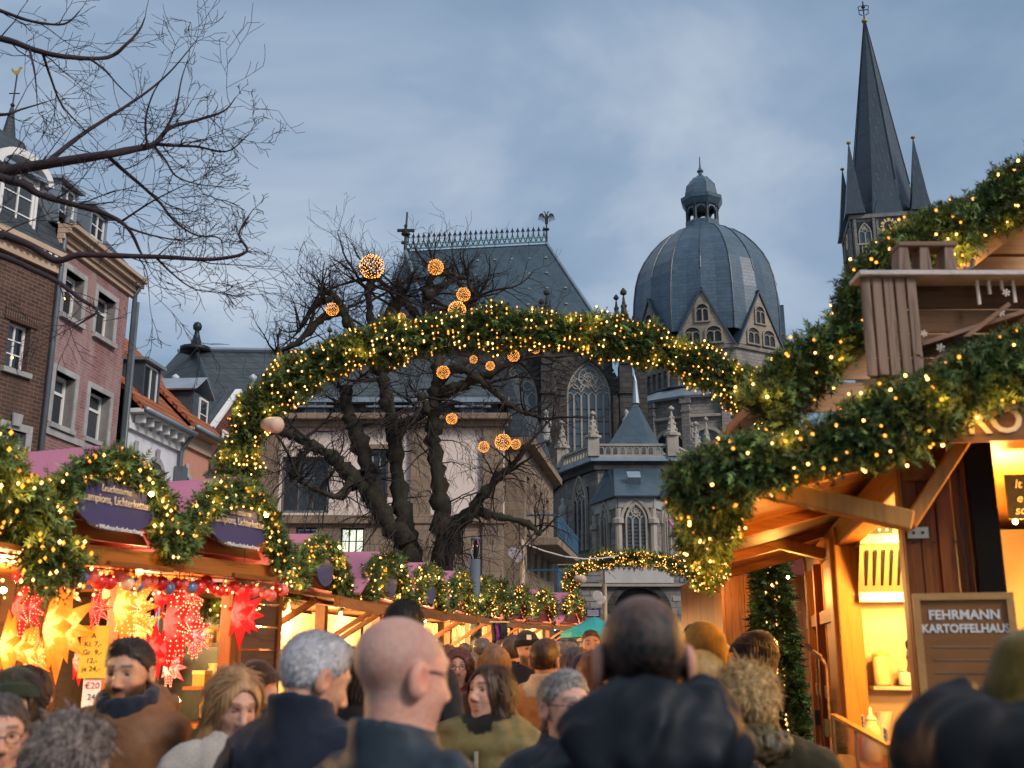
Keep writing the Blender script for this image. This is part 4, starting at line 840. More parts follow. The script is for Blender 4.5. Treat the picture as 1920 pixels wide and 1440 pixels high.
def limb(m, pts, r0, r1, gnarl=.12, sides=10, sub=5):
    P = []; n = len(pts)
    for i in range(n-1):                # Catmull-Rom through the traced joints
        a, b, c, d = pts[max(i-1,0)], pts[i], pts[i+1], pts[min(i+2,n-1)]
        for k in range(sub):
            t = k/sub; P.append(.5*((2*b)+(c-a)*t+(2*a-5*b+4*c-d)*t*t+(3*b-a-3*c+d)*t**3))
    P.append(pts[-1]); N_ = len(P)
    R = [(r0+(r1-r0)*i/(N_-1))*(1+gnarl*R_.uniform(-1, 1)) for i in range(N_)]
    P = [p_+rv()*R[i]*gnarl*.8 for i, p_ in enumerate(P)]
    m.tube(P, R, sides, True); return P, R
# ---- the old pollarded plane tree in front of the beige building
TDp = 25.0
def T(u, v, o=0): return at(u, v, TDp+o)
gzt = gz(TDp)
tree = thing('old_pollard_tree', 'huge gnarled bare pollard tree hung with glowing balls', 'tree', (0,0,0))
tk = MB(); cw_ = MB(); tips = []
base = T(790, 1060); base.z = gzt
stems = [
 ([V(base.x-.25, TDp, gzt-.2), T(768,1060), T(735,990), T(700,935), T(660,895), T(622,858), T(585,835), T(545,815), T(505,800)], .27, .075),
 ([T(705,945), T(692,890,.3), T(672,820,.4), T(655,775,.5), T(648,735,.5)], .26, .12),
 ([V(base.x-.1, TDp+.3, gzt-.2), T(775,1060,.3), T(758,970,.3), T(746,890,.2), T(737,810,.1), T(725,745), T(713,690), T(703,640), T(694,590), T(690,545)], .25, .08),
 ([V(base.x+.45, TDp-.2, gzt-.2), T(832,1060,-.2), T(828,960,-.2), T(819,870,-.2), T(812,795,-.2), T(818,735,-.1), T(822,680), T(815,630,.2), T(802,585,.3), T(800,545,.3), T(815,510,.3)], .24, .08),
 ([T(838,1000,-.3), T(872,975,-.6), T(905,930,-.8), T(935,895,-1.0), T(960,872,-1.0)], .17, .06),
 ([T(842,985,-.2), T(885,962,-.5), T(930,968,-.7), T(985,980,-.8), T(1010,1000,-.8)], .15, .05),
 ([T(816,745,-.1), T(848,728,-.4), T(885,715,-.6), T(930,695,-.8), T(975,665,-.9), T(1005,640,-.9)], .16, .05),
 ([T(820,700), T(860,690,-.5), T(910,720,-.8), T(950,755,-1), T(985,775,-1)], .13, .05),
 ([T(714,695), T(680,650,-.3), T(650,600,-.4), T(630,560,-.4), T(608,545,-.4)], .19, .07),
 ([T(640,580,-.4), T(600,600,-.5), T(560,640,-.6), T(520,660,-.6)], .13, .05),
 ([T(625,558,-.4), T(590,575,-.5), T(560,620,-.5)], .1, .04),
 ([T(706,645), T(730,590,.3), T(752,560,.4), T(748,535,.4)], .2, .08),
 ([T(752,560,.4), T(780,590,.5), T(795,610,.4)], .13, .1),
 ([T(738,815), T(775,785,-.4), T(800,770,-.6), T(790,745,-.6)], .15, .08),
 ([T(812,630,.2), T(845,600,.1), T(872,570,.0), T(890,560,0)], .14, .06),
 ([T(802,560,.3), T(840,530,.2), T(866,520,.2)], .12, .05),
 ([T(660,895), T(640,930,-.5), T(600,920,-.8), T(560,900,-.9)], .12, .05),
 ([T(585,838), T(560,860,-.3), T(545,900,-.4)], .08, .03),
 ([T(690,545), T(697,520)], .13, .1),
]
down, upb = V(0,0,-1), V(0,0,1)
for i, (pts, r0, r1) in enumerate(stems):
    P, R = limb(tk, pts, r0, r1, .30, 12 if r0 > .2 else 8, 7)
    n = len(P)
    for k in range(n):
        f = k/n; high = P[k].z > 7.5
        if R[k] > .34 and not high: num = 1 if R_.random() < .8 else 0
        else: num = ((1 if R_.random() < .7 else 0) if f > .5 else (1 if R_.random() < .5 else 0)) if high else (1 if R_.random() < .65 else 0)
        for _ in range(num):
            dd = (rv()+(V(0,-.2,.55) if high else V(0,-.5,-.25)))
            grow(cw_, P[k]+dd.normalized()*R[k]*.7, dd, R_.uniform(.45, 1.0) if high else R_.uniform(.5, 1.4), R_.uniform(.016, .03), 2, (upb*.15 if high else down*.75)+rv()*.3, .5, 4, 6)
    for k in range(n):                   # middling boughs
        if P[k].z > 5.0 and k > n*.45 and R_.random() < .18:
            dd = rv()*V(1.3,.6,.5) if False else V(R_.choice((-1,1))*R_.uniform(.5,1.2), R_.uniform(-.6,.4), R_.uniform(-.3,.9)); grow(cw_, P[k], dd, R_.uniform(1.1, 2.0), R_.uniform(.035, .06), 2, V(0,0,.12), .5, 5, 7, 5)
    for _ in range(4):                  # swollen pollard heads
        dd = rv()+V(0,0,.6); grow(cw_, P[-1], dd, R_.uniform(.5, 1.05), R_.uniform(.022, .04), 2, upb*.4, .45, 5, 6)
    tk.ball(P[-1], r1*1.5, 8)
for k in range(70):                      # roots, suckers and burrs about the bole
    a = R_.uniform(0, 6.28); q = V(base.x+.1+.75*math.cos(a), TDp-.1+.5*math.sin(a), gzt+R_.uniform(1.6, 4.2)); grow(cw_, q, V(math.cos(a)*.6,-.6,-.4)+rv()*.6, R_.uniform(.6, 1.6), .016, 1, down*.4, .6, 4, 6)
tk.tube([V(base.x+.1, TDp, gzt-.3), V(base.x+.1, TDp, gzt+1.2), V(base.x+.12, TDp, gzt+2.6)], [1.0, .7, .3], 14)
tk.build('trunk', BARK, tree, True); cw_.build('crown', TWIG, tree)
# ---- light balls hung in it
BALLB = emit('orange_ball_bulb', (1.0, .36, .06), 3.6)
b_proto = None
bulbm = bpy.data.meshes.new('x')
balls = [(697,500,25,-.3,'largest, on the top stem'),(817,501,16,0,'top right, before the choir roof'),(869,552,14,-.3,'upper of the pair right of the crown'),(857,581,18,-.4,'lower of the pair right of the crown'),
 (623,580,13,-.9,'leftmost one in the crown'),(673,640,18,-1.2,'above the left part of the arch'),(752,596,10,-.2,'small one in the middle of the crown'),(926,594,11,-.4,'half behind the top of the garland arch'),
 (831,698,13,-1.0,'just below the garland arch'),(963,667,12,-1.4,'on the right limb under the garland arch'),(919,686,9,-1.4,'small one left of the right limb tip'),(888,674,8,-1.2,'smallest, under the arch garland'),
 (907,838,11,-1.6,'leftmost of three low on the right'),(943,829,16,-1.7,'largest of three low on the right'),(967,833,10,-1.8,'rightmost of three low on the right'),(847,785,11,-.9,'middle one before the right stem'),(1004,655,9,-1.4,'far right before the tracery window')]
for u, v, rp, o_, ds in balls:
    p_ = T(u, v, o_); r = rp*(TDp+o_)/F*.95
    bt = thing('light_ball', 'ball of orange lights in the bare tree, '+ds, 'light ball', p_, R_.uniform(0, 6), 'glowing balls in the tree')
    bt.scale = (r, r, r)
    if b_proto is None:
        wf = MB(); phi = (1+5**.5)/2; n = 190; bm_ = MB()
        for k in range(12):
            ax = rv(); o1 = ax.orthogonal().normalized(); o2 = ax.cross(o1); wf.tube([(o1*math.cos(a*math.pi/8)+o2*math.sin(a*math.pi/8))*.97 for a in range(17)], .018, 3, False)
        for k in range(n):
            z = 1-2*(k+.5)/n; a = 2*math.pi*k/phi; q = V(math.sqrt(1-z*z)*math.cos(a), math.sqrt(1-z*z)*math.sin(a), z)+rv()*.05; bm_.ball(q, .038, 4)
        b1 = wf.build('wire_frame', DARKMETAL, bt); b2 = bm_.build('bulbs', BALLB, bt); b2['kind'] = 'stuff'; b_proto = (b1, b2)
    else: share(b_proto[0], 'wire_frame', bt); o = share(b_proto[1], 'bulbs', bt); o['kind'] = 'stuff'
# ---- the lime tree whose branches reach in from the left
LD = 10.0; MINR = .003
def B_(u, v, o=0): return at(u, v, LD+o)
lt_ = thing('lime_tree', 'bare lime tree reaching dark twigs into the sky from the left', 'tree', (0,0,0))
tkx = -6.6; tk = MB(); tw_ = MB()
limb(tk, [V(tkx, LD+.2, -.1), V(tkx, LD+.2, 2.5), V(tkx+.1, LD+.2, 5), V(tkx-.05, LD+.1, 7.5), V(tkx+.1, LD, 9.2)], .3, .12, .05, 12)
limbs = [
 ([V(tkx,LD,7.2), B_(-150,50), B_(0,72), B_(60,92), B_(120,106), B_(200,108,.3), B_(238,82,.4), B_(262,55,.5), B_(272,32,.5)], .05, .006),
 ([B_(165,108,.1), B_(195,130,.0), B_(222,160,-.1), B_(245,182,-.2)], .014, .005),
 ([B_(55,92), B_(64,130,-.3), B_(68,165,-.3), B_(70,200,-.4)], .014, .004),
 ([B_(80,100), B_(95,145,.2), B_(115,195,.3), B_(150,235,.4), B_(175,258,.5)], .016, .005),
 ([V(tkx,LD,5.4), B_(-160,345), B_(0,322), B_(60,312), B_(130,301), B_(200,290), B_(255,279,.2), B_(290,270,.3), B_(318,240,.4), B_(370,225,.5), B_(420,208,.5), B_(442,182,.6)], .075, .005),
 ([B_(290,270,.3), B_(330,273,.1), B_(370,275,0), B_(425,284,-.2), B_(462,256,-.3)], .02, .005),
 ([B_(85,308), B_(130,270,.4), B_(175,238,.6), B_(235,200,.8), B_(285,165,1.0), B_(325,128,1.1), B_(365,80,1.2)], .028, .005),
 ([B_(276,276,.2), B_(273,225,.1), B_(285,180,0), B_(302,150,-.1)], .016, .005),
 ([B_(308,250,.3), B_(330,200,.5), B_(340,150,.6), B_(352,112,.6)], .016, .004),
 ([B_(290,275,.3), B_(310,300,.1), B_(330,330,-.1), B_(370,345,-.1), B_(415,350,-.1)], .014, .004),
 ([B_(200,291), B_(230,318,.3), B_(262,345,.5), B_(300,380,.7), B_(325,412,.8), B_(365,440,.9), B_(412,447,1.0), B_(418,480,1)], .022, .005),
 ([V(tkx,LD,5.0), B_(-120,330,-.4), B_(20,338,-.4), B_(75,365,-.4), B_(140,384,-.4), B_(200,402,-.4), B_(240,428,-.4), B_(262,470,-.3), B_(268,480,-.3)], .05, .007),
 ([B_(228,415,-.4), B_(290,375,-.6), B_(350,345,-.7)], .013, .004), ([B_(235,425,-.4), B_(280,440,-.2), B_(340,450,0), B_(400,440,.1)], .014, .004),
 ([V(tkx,LD,4.4), B_(-100,425,-.8), B_(0,440,-.8), B_(60,462,-.8), B_(105,488,-.8), B_(150,478,-.8), B_(230,480,-.7), B_(310,482,-.6), B_(400,486,-.5), B_(462,472,-.5), B_(448,440,-.5), B_(466,405,-.5)], .045, .008),
 ([V(tkx,LD,4.0), B_(-80,470,-1.1), B_(0,480,-1.1), B_(60,505,-1.1), B_(110,530,-1.1), B_(150,560,-1.1), B_(182,582,-1.1), B_(160,600,-1.1), B_(140,612,-1.1)], .035, .006),
 ([V(tkx,LD,6.4), B_(-100,200,.5), B_(0,215,.5), B_(40,205,.6), B_(90,190,.6)], .03, .005),
 ([V(tkx,LD,8.2), B_(-120,-20,.3), B_(0,20,.3), B_(60,40,.4), B_(120,45,.5), B_(150,20,.5)], .03, .006),
 ([B_(290,480,-.6), B_(320,510,-.5), B_(360,540,-.5), B_(400,548,-.4)], .014, .004),
 ([B_(260,483,-.6), B_(275,510,-.6), B_(280,560,-.6)], .008, .003),
]
for pts, r0, r1 in limbs:
    P, R = limb(tk, pts, r0, r1, .06, 6, 5); n = len(P)
    for k in range(2, n):
        if P[k].x < -5.6: continue
        far_ = P[k].x > at(415, 300, LD).x
        if R_.random() < (.24 if not far_ else .12):
            t_ = (P[min(k+1,n-1)]-P[k-1]).normalized(); s_ = t_.cross(rv()).normalized(); a = R_.uniform(.5, .95)
            grow(tw_, P[k], t_*math.cos(a)+s_*math.sin(a), R_.uniform(.3, .85)*(1 if not far_ else .45), min(R[k]*.5, .0085), 2, V(.15,0,.1)+rv()*.3, .42, 4, 5)
    grow(tw_, P[-1], P[-1]-P[-2], .5 if P[-1].x < at(400, 300, LD).x else .2, r1*.8, 2, V(0,0,.1), .4, 4, 5)
tk.build('trunk', TWIGL, lt_, True); tw_.build('crown', TWIGL, lt_)
# ================================================================== fir garlands
FIR = mat_col('fir_needles', .6, .0, 40, spec=.25); CORE = mat('garland_core', (.012,.022,.009), .95, .4, 6, 20, .5)
LB = 0
def frames(P):
    T_ = np.gradient(P, axis=0); T_ /= np.linalg.norm(T_, axis=1)[:, None]+1e-9
    up = np.array([.12, .35, .93]); A_ = np.cross(T_, up); A_ /= np.linalg.norm(A_, axis=1)[:, None]+1e-9; B2 = np.cross(A_, T_); return T_, A_, B2
def resample(pts, step=.05):
    n = len(pts); P = []
    for i in range(n-1):
        a, b, c, d = pts[max(i-1,0)], pts[i], pts[i+1], pts[min(i+2,n-1)]
        k = max(2, int((c-b).length/step))
        for j in range(k): t = j/k; P.append(.5*((2*b)+(c-a)*t+(2*a-5*b+4*c-d)*t*t+(3*b-a-3*c+d)*t**3))
    P.append(pts[-1]); return np.array([tuple(q) for q in P])
def fir_sprays(pos, d, size, rg, pairs=5, nl=.055, nw=.011, tint=(1,1,1)):
    n = len(pos); d = d/np.linalg.norm(d, axis=1)[:, None]
    q = rg.normal(size=(n, 3)); side = np.cross(d, q); side /= np.linalg.norm(side, axis=1)[:, None]+1e-9; nor = np.cross(d, side)
    sl = rg.uniform(.75, 1.35, n)[:, None]*size; V_ = []; cols = []
    base = np.array([.045, .10, .030])*(1-rg.random((n, 1))) + np.array([.14, .19, .050])*rg.random((n, 1))*1.0
    base = base*rg.uniform(.6, 1.35, (n, 1))*np.array(tint)
    for k in range(pairs):
        f = (k+.4)/pairs; o = pos+d*sl*f*.13
        for s in (-1, 1):
            ln = nl*sl*(1.15-.5*f)*rg.uniform(.8, 1.2, (n, 1)); wob = rg.normal(size=(n, 1))*.45
            tip = o+(side*s*.8+d*.62+nor*wob)*ln; w_ = d*nw*sl
            V_.append(np.stack([o-w_, o+w_, tip], 1)); cols.append(np.repeat(base[:, None, :], 3, 1)*(.9+.25*f))
    o = pos+d*sl*.12; V_.append(np.stack([o-side*nw*sl, o+side*nw*sl, o+d*nl*sl], 1)); cols.append(np.repeat(base[:, None, :], 3, 1)*1.2)
    vv = np.concatenate(V_, 0).reshape(-1, 3); cc = np.concatenate(cols, 0).reshape(-1, 3)
    return vv, np.arange(len(vv)).reshape(-1, 3), cc
OCT_V = np.array([(1,0,0),(-1,0,0),(0,1,0),(0,-1,0),(0,0,1.25),(0,0,-1.25)]); OCT_F = np.array([(0,2,4),(2,1,4),(1,3,4),(3,0,4),(2,0,5),(1,2,5),(3,1,5),(0,3,5)])
bulb_proto = None; bm0 = MB().ball((0,0,0), 1, 6); BALLV = (np.array(bm0.v), np.array([f for f in bm0.f if len(f) == 4]))
def garland(name, label, pts, R=.22, dens=420, bulbs=55, br=.017, size=1.0, group=None, seed=0, single=False, pairs=5, tint=(1,1,1), drop=0.0, glow=.62, glow_n=7):
    global bulb_proto
    rg = np.random.default_rng(seed+11); P = resample([Vector(p_) for p_ in pts]); T_, A_, B2 = frames(P); seg = np.linalg.norm(np.diff(P, axis=0), axis=1); L_ = seg.sum(); n = len(P)
    lump = 1+.16*np.sin(np.linspace(0, L_*5.1, n)+seed)+.12*np.sin(np.linspace(0, L_*11.3, n)+2*seed)+.07*rg.normal(size=n)
    g = thing(name, label, 'garland', tuple(P[0]), 0, group); o0 = P[0]
    m = MB(); idx = list(range(0, n, 2)); m.tube([P[i]-o0 for i in idx], [R*.62*lump[i] for i in idx], 9); m.build('core', CORE, g)
    N_ = int(L_*dens); i = rg.integers(0, n, N_); a = rg.uniform(0, 2*np.pi, N_); rho = R*lump[i]*np.sqrt(rg.uniform(.22, 1.0, N_))
    rad = A_[i]*np.cos(a)[:, None]+B2[i]*np.sin(a)[:, None]; pos = P[i]+rad*rho[:, None]+rg.normal(size=(N_, 3))*.02-o0
    d = rad*.75+T_[i]*rg.uniform(-.9, .9, (N_, 1))+rg.normal(size=(N_, 3))*.35+np.array([0, 0, -drop])
    vv, ff, cc = fir_sprays(pos-d*.05, d, size, rg, pairs, tint=tint); fo = npmesh('foliage', vv, ff, FIR, g, False, cc); fo['kind'] = 'stuff'
    bulbs = bulbs*1.5; br = br*.86
    nb = int(L_*bulbs); i = rg.integers(0, n, nb); a = rg.uniform(0, 2*np.pi, nb); rad = A_[i]*np.cos(a)[:, None]+B2[i]*np.sin(a)[:, None]
    bp = P[i]+rad*(R*lump[i]*rg.uniform(.9, 1.18, nb))[:, None]-o0
    if single:
        amber = None
        for qi, q in enumerate(bp):
            if qi % 2:
                if amber is None: amber = npmesh('bulb', *BALLV, BULBD, g, True); o = amber
                else: o = share(amber, 'bulb', g)
            elif bulb_proto is None: bulb_proto = npmesh('bulb', *BALLV, BULB, None, True); o = bulb_proto; o.parent = g
            else: o = share(bulb_proto, 'bulb', g)
            o.location = q; o.scale = (br*random.uniform(.7, 1.15),)*3
    else:
        vv = (bp[:, None, :]+OCT_V[None]*br*rg.uniform(.8, 1.15, (nb, 1, 1))).reshape(-1, 3); ff = (OCT_F[None]+6*np.arange(nb)[:, None, None]).reshape(-1, 3); h_ = int(nb*.45)*6; o = npmesh('fairy_lights', vv[:h_], ff[:int(nb*.45)*8], BULB, g); o['kind'] = 'stuff'; o = npmesh('dim_fairy_lights', vv[h_:], ff[int(nb*.45)*8:]-h_, BULBD, g); o['kind'] = 'stuff'
    for q in bp[::max(1, int(bulbs/glow_n))]:       # what the bulbs cast on the needles round them
        l = bpy.data.lights.new('fairy_glow', 'POINT'); l.energy = glow; l.color = (1.0, .50, .10); l.shadow_soft_size = .05; lo = bpy.data.objects.new('fairy_glow', l); COL.objects.link(lo); lo.parent = g; lo.location = Vector(q)*1.0
    return g
# ---- the two arches over the lane
AD = 11.2
ap = [at(u, v+10, AD) for u, v in ((452,960), (446,905), (450,850), (466,790), (505,735), (570,690), (650,650), (740,630), (850,612), (950,606), (1050,612), (1150,622), (1250,650), (1340,690), (1410,735), (1448,800), (1452,880))]
ap[0].z = gz(AD)+2.0
garland('garland_arch', 'big fir garland arch with fairy lights spanning the lane', ap, .215, 1900, 95, .0120, .62, None, 1)
a2 = [at(u, v, 36) for u, v in ((1070,1150), (1067,1110), (1075,1080), (1105,1058), (1150,1048), (1200,1048), (1250,1054), (1290,1068), (1312,1090), (1318,1130))]
garland('garland_arch', 'small far fir garland arch before the chapel wall', a2, .21, 330, 80, .021, 1.5, None, 2, pairs=3)
SPK = mat('beige_speaker_shell', (.62,.46,.34), .5, .1)
for (u, v, D, k, l) in ((512, 797, 11.0, 1.0, 'beige horn loudspeaker fixed inside the left shoulder of the big arch'), (1088, 1086, 35.6, 1.6, 'beige loudspeaker on the left shoulder of the small far arch')):
    q = at(u, v, D); s_ = thing('loudspeaker', l, 'loudspeaker', q, -.5)
    m = MB(); m.tube([(-.13*k,0,.02*k), (-.05*k,0,.01*k), (.08*k,-.02,-.01*k), (.11*k,-.03,-.02*k)], [.055*k, .08*k, .085*k, .06*k], 14); m.build('shell', SPK, s_, True); MB().tube([(-.12*k,.02,.03*k), (-.22*k,.05,.16*k)], .015*k, 6).build('bracket', DARKMETAL, s_)
# ================================================================== market stalls on the left
CANV = mat('pink_roof_canvas', (.47,.17,.25), .75, .12, 2, 40, .1); REDB_ = mat_wood('dark_red_boards', (.17,.035,.025), .6, .55, 0)
SIGN = mat('violet_sign_board', (.055,.05,.13), .5, .15, 2, 30, .05); CREAM = mat('cream_lettering', (.75,.60,.38), .6, .05); DARKIN = mat_wood('dark_stained_boards', (.10,.052,.028), .6, .7, 0)
BRIGHTB = mat('cream_bright_panel', (.62,.46,.26), .9, .35, 6, 30, .2); SHELFB = mat('stall_back_cloth', (.03,.035,.028), .9, .3)
LAMPG = emit('stall_lamp', (1.0, .62, .22), 40.0)
line = [(5.0,-2.78),(6.99,-2.70),(8.22,-2.21),(11.1,-2.06),(13.9,-1.70),(16.5,-1.38),(19.2,-1.02),(21.9,-.72),(24.5,-.40),(27.2,.08),(30.0,.78),(33.0,1.75)]
HALF = {0: 1.2, 1: .66, 2: .70}; DIRX = {0: .06, 1: .405, 2: .405, 3: .09}
def bang(k):
    if k in DIRX: return math.atan2(1, DIRX[k])
    D0, X0 = line[k-1]; D1, X1 = line[min(k+1,len(line)-1)]; return math.atan2(D1-D0, X1-X0)
def lx(D):
    if 6.2 < D < 9.2: return -2.70+.405*(D-6.99)
    for (d0, x0), (d1, x1) in zip(line, line[1:]):
        if D <= d1: return x0+(x1-x0)*(D-d0)/(d1-d0)
    return line[-1][1]
def lamp(parent, loc, power, r=.045, col=(1.0, .60, .24), bulb=True, size=.1, name='stall_lamp'):
    if bulb: MB().ball(loc, r, 10).build(name+'_bulb', LAMPG, parent, True)
    l = bpy.data.lights.new(name, 'POINT'); l.energy = power; l.color = col; l.shadow_soft_size = size; o = bpy.data.objects.new(name, l); COL.objects.link(o); o.parent = parent; o.location = Vector(loc)+V(0, -.02, -.12 if bulb else 0); return o
descr = {0: 'nearest, cut by the left edge', 3: 'with glass lanterns and shelves of boxes', 4: 'behind the white haired man', 5: 'fifth along the left row', 6: 'sixth along the left row', 7: 'selling scarves', 8: 'before the wing with balconies', 9: 'ninth along the left row', 10: 'next to last of the left row', 11: 'at the far end of the left row'}
stalls = []
def bay(k, st, sign=True):
    D, X = line[k]; a = bang(k); e_ = empty('bay', (0,0,0), 0); fr = Frame(X, D, a)
    e_.parent = st; e_.location = (X, D, gz(D)) if st.location.length == 0 else (0,0,0)
    e_.rotation_euler = (0,0,a); h = HALF.get(k, 1.325); zr = {0: 2.9, 1: 2.98, 2: 2.95}.get(k, 2.66+.045*k); ze = 2.25 if k < 3 else 2.15
    near = k < 4
    # pitched canvas roof, ridge running back from the lane
    for s_ in (-1, 1):
        MB().slab([(0,-.12,zr), (s_*h,-.12,ze+.1), (s_*h,2.3,ze+.1), (0,2.3,zr)][::(1 if s_ < 0 else -1)], .03).build('roof_canvas', CANV, e_)
    # boarded gable front, one board above another
    nb = 5 if near else 3
    for i in range(nb):
        z0 = ze+.14+(zr-ze-.14)*i/nb; z1 = ze+.14+(zr-ze-.14)*(i+1)/nb-.008; w0 = h*(zr-z0)/(zr-ze); w1 = h*(zr-z1)/(zr-ze)
        MB().prism([(-w0, z0), (w0, z0), (w1, z1), (-w1, z1)], .02, .05).build('gable_board', REDB_, e_)
    MB().box(-h, h, -.03, .06, ze, ze+.10).build('eaves_beam', PINE_X, e_, bevel=.008)
    for i in (-1, 0): MB().box(i*h+.02, (i+1)*h-.02, -.13, -.032, ze-.03, ze-.0).build('eaves_board', PINE_X, e_)
    for x in ((-h+.06,) if k != 2 else (-h+.06, h-.06)): MB().box(x-.06, x+.06, .28, .40, 0, ze).build('post', PINE, e_, bevel=.008)
    for i in range(4): MB().box(-h+.01, h-.01, .10, .13, .12+i*.215, .12+i*.215+.205).build('front_board', PINE_X, e_)
    MB().box(-h+.005, h-.005, .02, .75, .99, 1.03).build('counter', PINE_X, e_)
    for i in range(6 if near else 4):
        n_ = 6 if near else 4; w_ = 2*h/n_; MB().box(-h+i*w_+.004, -h+(i+1)*w_-.004, 2.16, 2.2, 0, ze+.05).build('back_board', DARKIN, e_)
    if k >= 4: MB().box(-h+.05, h-.05, 1.25, 1.27, .9, ze-.02).build('added_bright_panel', BRIGHTB, e_)  # added pale panel, catches the lamplight so the stall back looks bright
    MB().box(-h, h, .35, 2.2, ze+.02, ze+.05).build('ceiling', PINE_Y, e_)
    if k >= 3:
        for x in (-h+.1, h-.15): 
            MB().beam((x, .30, 1.65), (x, -.42, 2.1), .05, .07, (1,0,0)).build('strut', PINE_Y, e_)
        MB().slab([(-h,.1,2.19), (h,.1,2.19), (h,-.62,2.1), (-h,-.62,2.1)], .03).build('canopy_board', PINE_X, e_); MB().box(-h, h, -.66, -.6, 2.03, 2.12).build('canopy_edge', PINE_X, e_)
    if sign:
        q = MB(); pts = [(-.42, 2.62)] + [(-.42*math.cos(math.pi*i/14), 2.57-.18*math.sin(math.pi*i/14)) for i in range(15)] + [(.42, 2.62), (.3, 2.64), (.3, 2.70), (-.3, 2.70), (-.3, 2.64)]
        q.prism([(x_*(.9 if k < 3 else .8), z_-(-.04 if k < 3 else .10)) for x_, z_ in pts], -.16, -.13); so_ = q.build('sign_board', SIGN, e_)
        if k in (1, 2):
            text('lettering', 'Lampions, Lichterketten', .078, CREAM, so_, (0, -.166, 2.625), sx=.8); text('lettering', 'Leuchtsterne', .065, CREAM, so_, (-.02, -.166, 2.695), sx=.8, shear=.2); text('lettering', '• Weihnachtsbeleuchtung', .042, WHITE, so_, (.04, -.166, 2.45), shear=.25)
        MB().ball((.22, -.24, 2.70), .016, 8).build('sign_lamp', LAMPG, so_)
    return e_
GG = 'fir swags along the left stall gables'
def swag(k, label):
    D, X = line[k]; a = bang(k); fr = Frame(X, D, a); zr = {0: 2.62, 1: 2.84, 2: 2.82}.get(k, 2.52+.045*k); hs = HALF.get(k, 1.06)/1.325; P = []
    for x, z in ((-1.31,-.47),(-1.15,-.40),(-.90,-.22),(-.5,-.05),(0,.03),(.5,-.05),(.90,-.22),(1.15,-.40),(1.31,-.47)):
        q = fr.o+fr.t*x*hs-fr.n*.13; P.append(V(q.x, q.y, zr+z+gz(D)))
    far = k > 6
    garland('garland_swag', label, P, (.15 if k == 0 else .085) if k < 4 else .10, 1300 if k < 4 else (600 if not far else 320), 60 if k < 4 else (42 if not far else 46), .0125 if k < 3 else (.0135 if k < 7 else .018), .62 if k < 4 else (.8 if not far else 1.2), GG, 20+k, pairs=5 if k < 5 else 3, drop=.35)
names = {0: 'dark fir swag cut by the left edge, nearest of the row', 1: 'fir swag over the left sign of the star stall', 2: 'fir swag over the right sign of the star stall', 3: 'fir swag over the first stall beyond the star stall', 4: 'second fir swag beyond the star stall', 5: 'third fir swag beyond the star stall', 6: 'fourth fir swag beyond the star stall', 7: 'fifth fir swag beyond the star stall', 8: 'sixth fir swag beyond the star stall', 9: 'seventh fir swag beyond the star stall', 10: 'last but one fir swag of the left row', 11: 'farthest fir swag, at the foot of the small arch'}
star_st = thing('star_lantern_stall', 'wooden stall of glowing paper stars under pink canvas with violet signs', 'market stall', (0,0,0), 0, 'wooden stalls along the left side')
bays = {}
for k in range(12):
    if k in (1, 2): st = star_st
    else: st = thing('market_stall', 'wooden market stall with pink canvas roof, '+descr[k], 'market stall', (0,0,0), 0, 'wooden stalls along the left side')
    b = bay(k, st, k in (1, 2, 3, 4, 5)); bays[k] = b; swag(k, names[k])
    pw = 75 if k in (1, 2) else (130 if k in (0, 3) else 170)
    lamp(b, (.25, 1.0 if k < 3 else .55, 2.10), pw*.8, .022)
    if k in (1, 2): lamp(b, (-.3, .75, 1.55), 34, bulb=False, name='star_glow', col=(1.0, .34, .12), size=.25)
# ---- star lanterns
def star_mat(name, c1, c2, s):
    m = bpy.data.materials.new(name); m.use_nodes = True; t = m.node_tree; t.nodes.clear()
    co = t.nodes.new('ShaderNodeTexCoord'); ln = t.nodes.new('ShaderNodeVectorMath'); ln.operation = 'LENGTH'; t.links.new(co.outputs['Object'], ln.inputs[0])
    n_ = noise(t, co.outputs['Object'], 9, 3); ad = t.nodes.new('ShaderNodeMath'); ad.operation = 'MULTIPLY_ADD'; ad.inputs[1].default_value = .35; t.links.new(n_, ad.inputs[0]); t.links.new(ln.outputs['Value'], ad.inputs[2])
    cc = ramp(t, ad.outputs[0], [(.15, sh(c2, 1.0)), (.42, c2), (.62, c1), (1.05, sh(c1, .5))])
    e_ = t.nodes.new('ShaderNodeEmission'); e_.inputs[1].default_value = s; t.links.new(cc, e_.inputs[0]); d_ = t.nodes.new('ShaderNodeBsdfDiffuse'); t.links.new(cc, d_.inputs[0])
    a_ = t.nodes.new('ShaderNodeAddShader'); t.links.new(e_.outputs[0], a_.inputs[0]); t.links.new(d_.outputs[0], a_.inputs[1]); o = t.nodes.new('ShaderNodeOutputMaterial'); t.links.new(a_.outputs[0], o.inputs[0]); return m
SRED = star_mat('red_paper_star', (.62,.018,.015), (1.0,.14,.10), .8); SYEL = star_mat('yellow_paper_star', (.85,.21,.02), (1.0,.62,.17), 1.05); SPNK = star_mat('pink_paper_star', (.8,.06,.06), (1,.42,.32), .9); SDOT = emit('star_pinhole', (1.0,.62,.26), 1.9, 'NONE')
def onx(u, v, X):                       # on a plane parallel to the star stall front; X as if the front stood at -2.42
    r = ray(u, v); off = -2.30-X; k = (-2.70-.405*6.99-off)/(r.x-.405*r.y); return V(r.x*k, r.y*k, CZ+r.z*k)
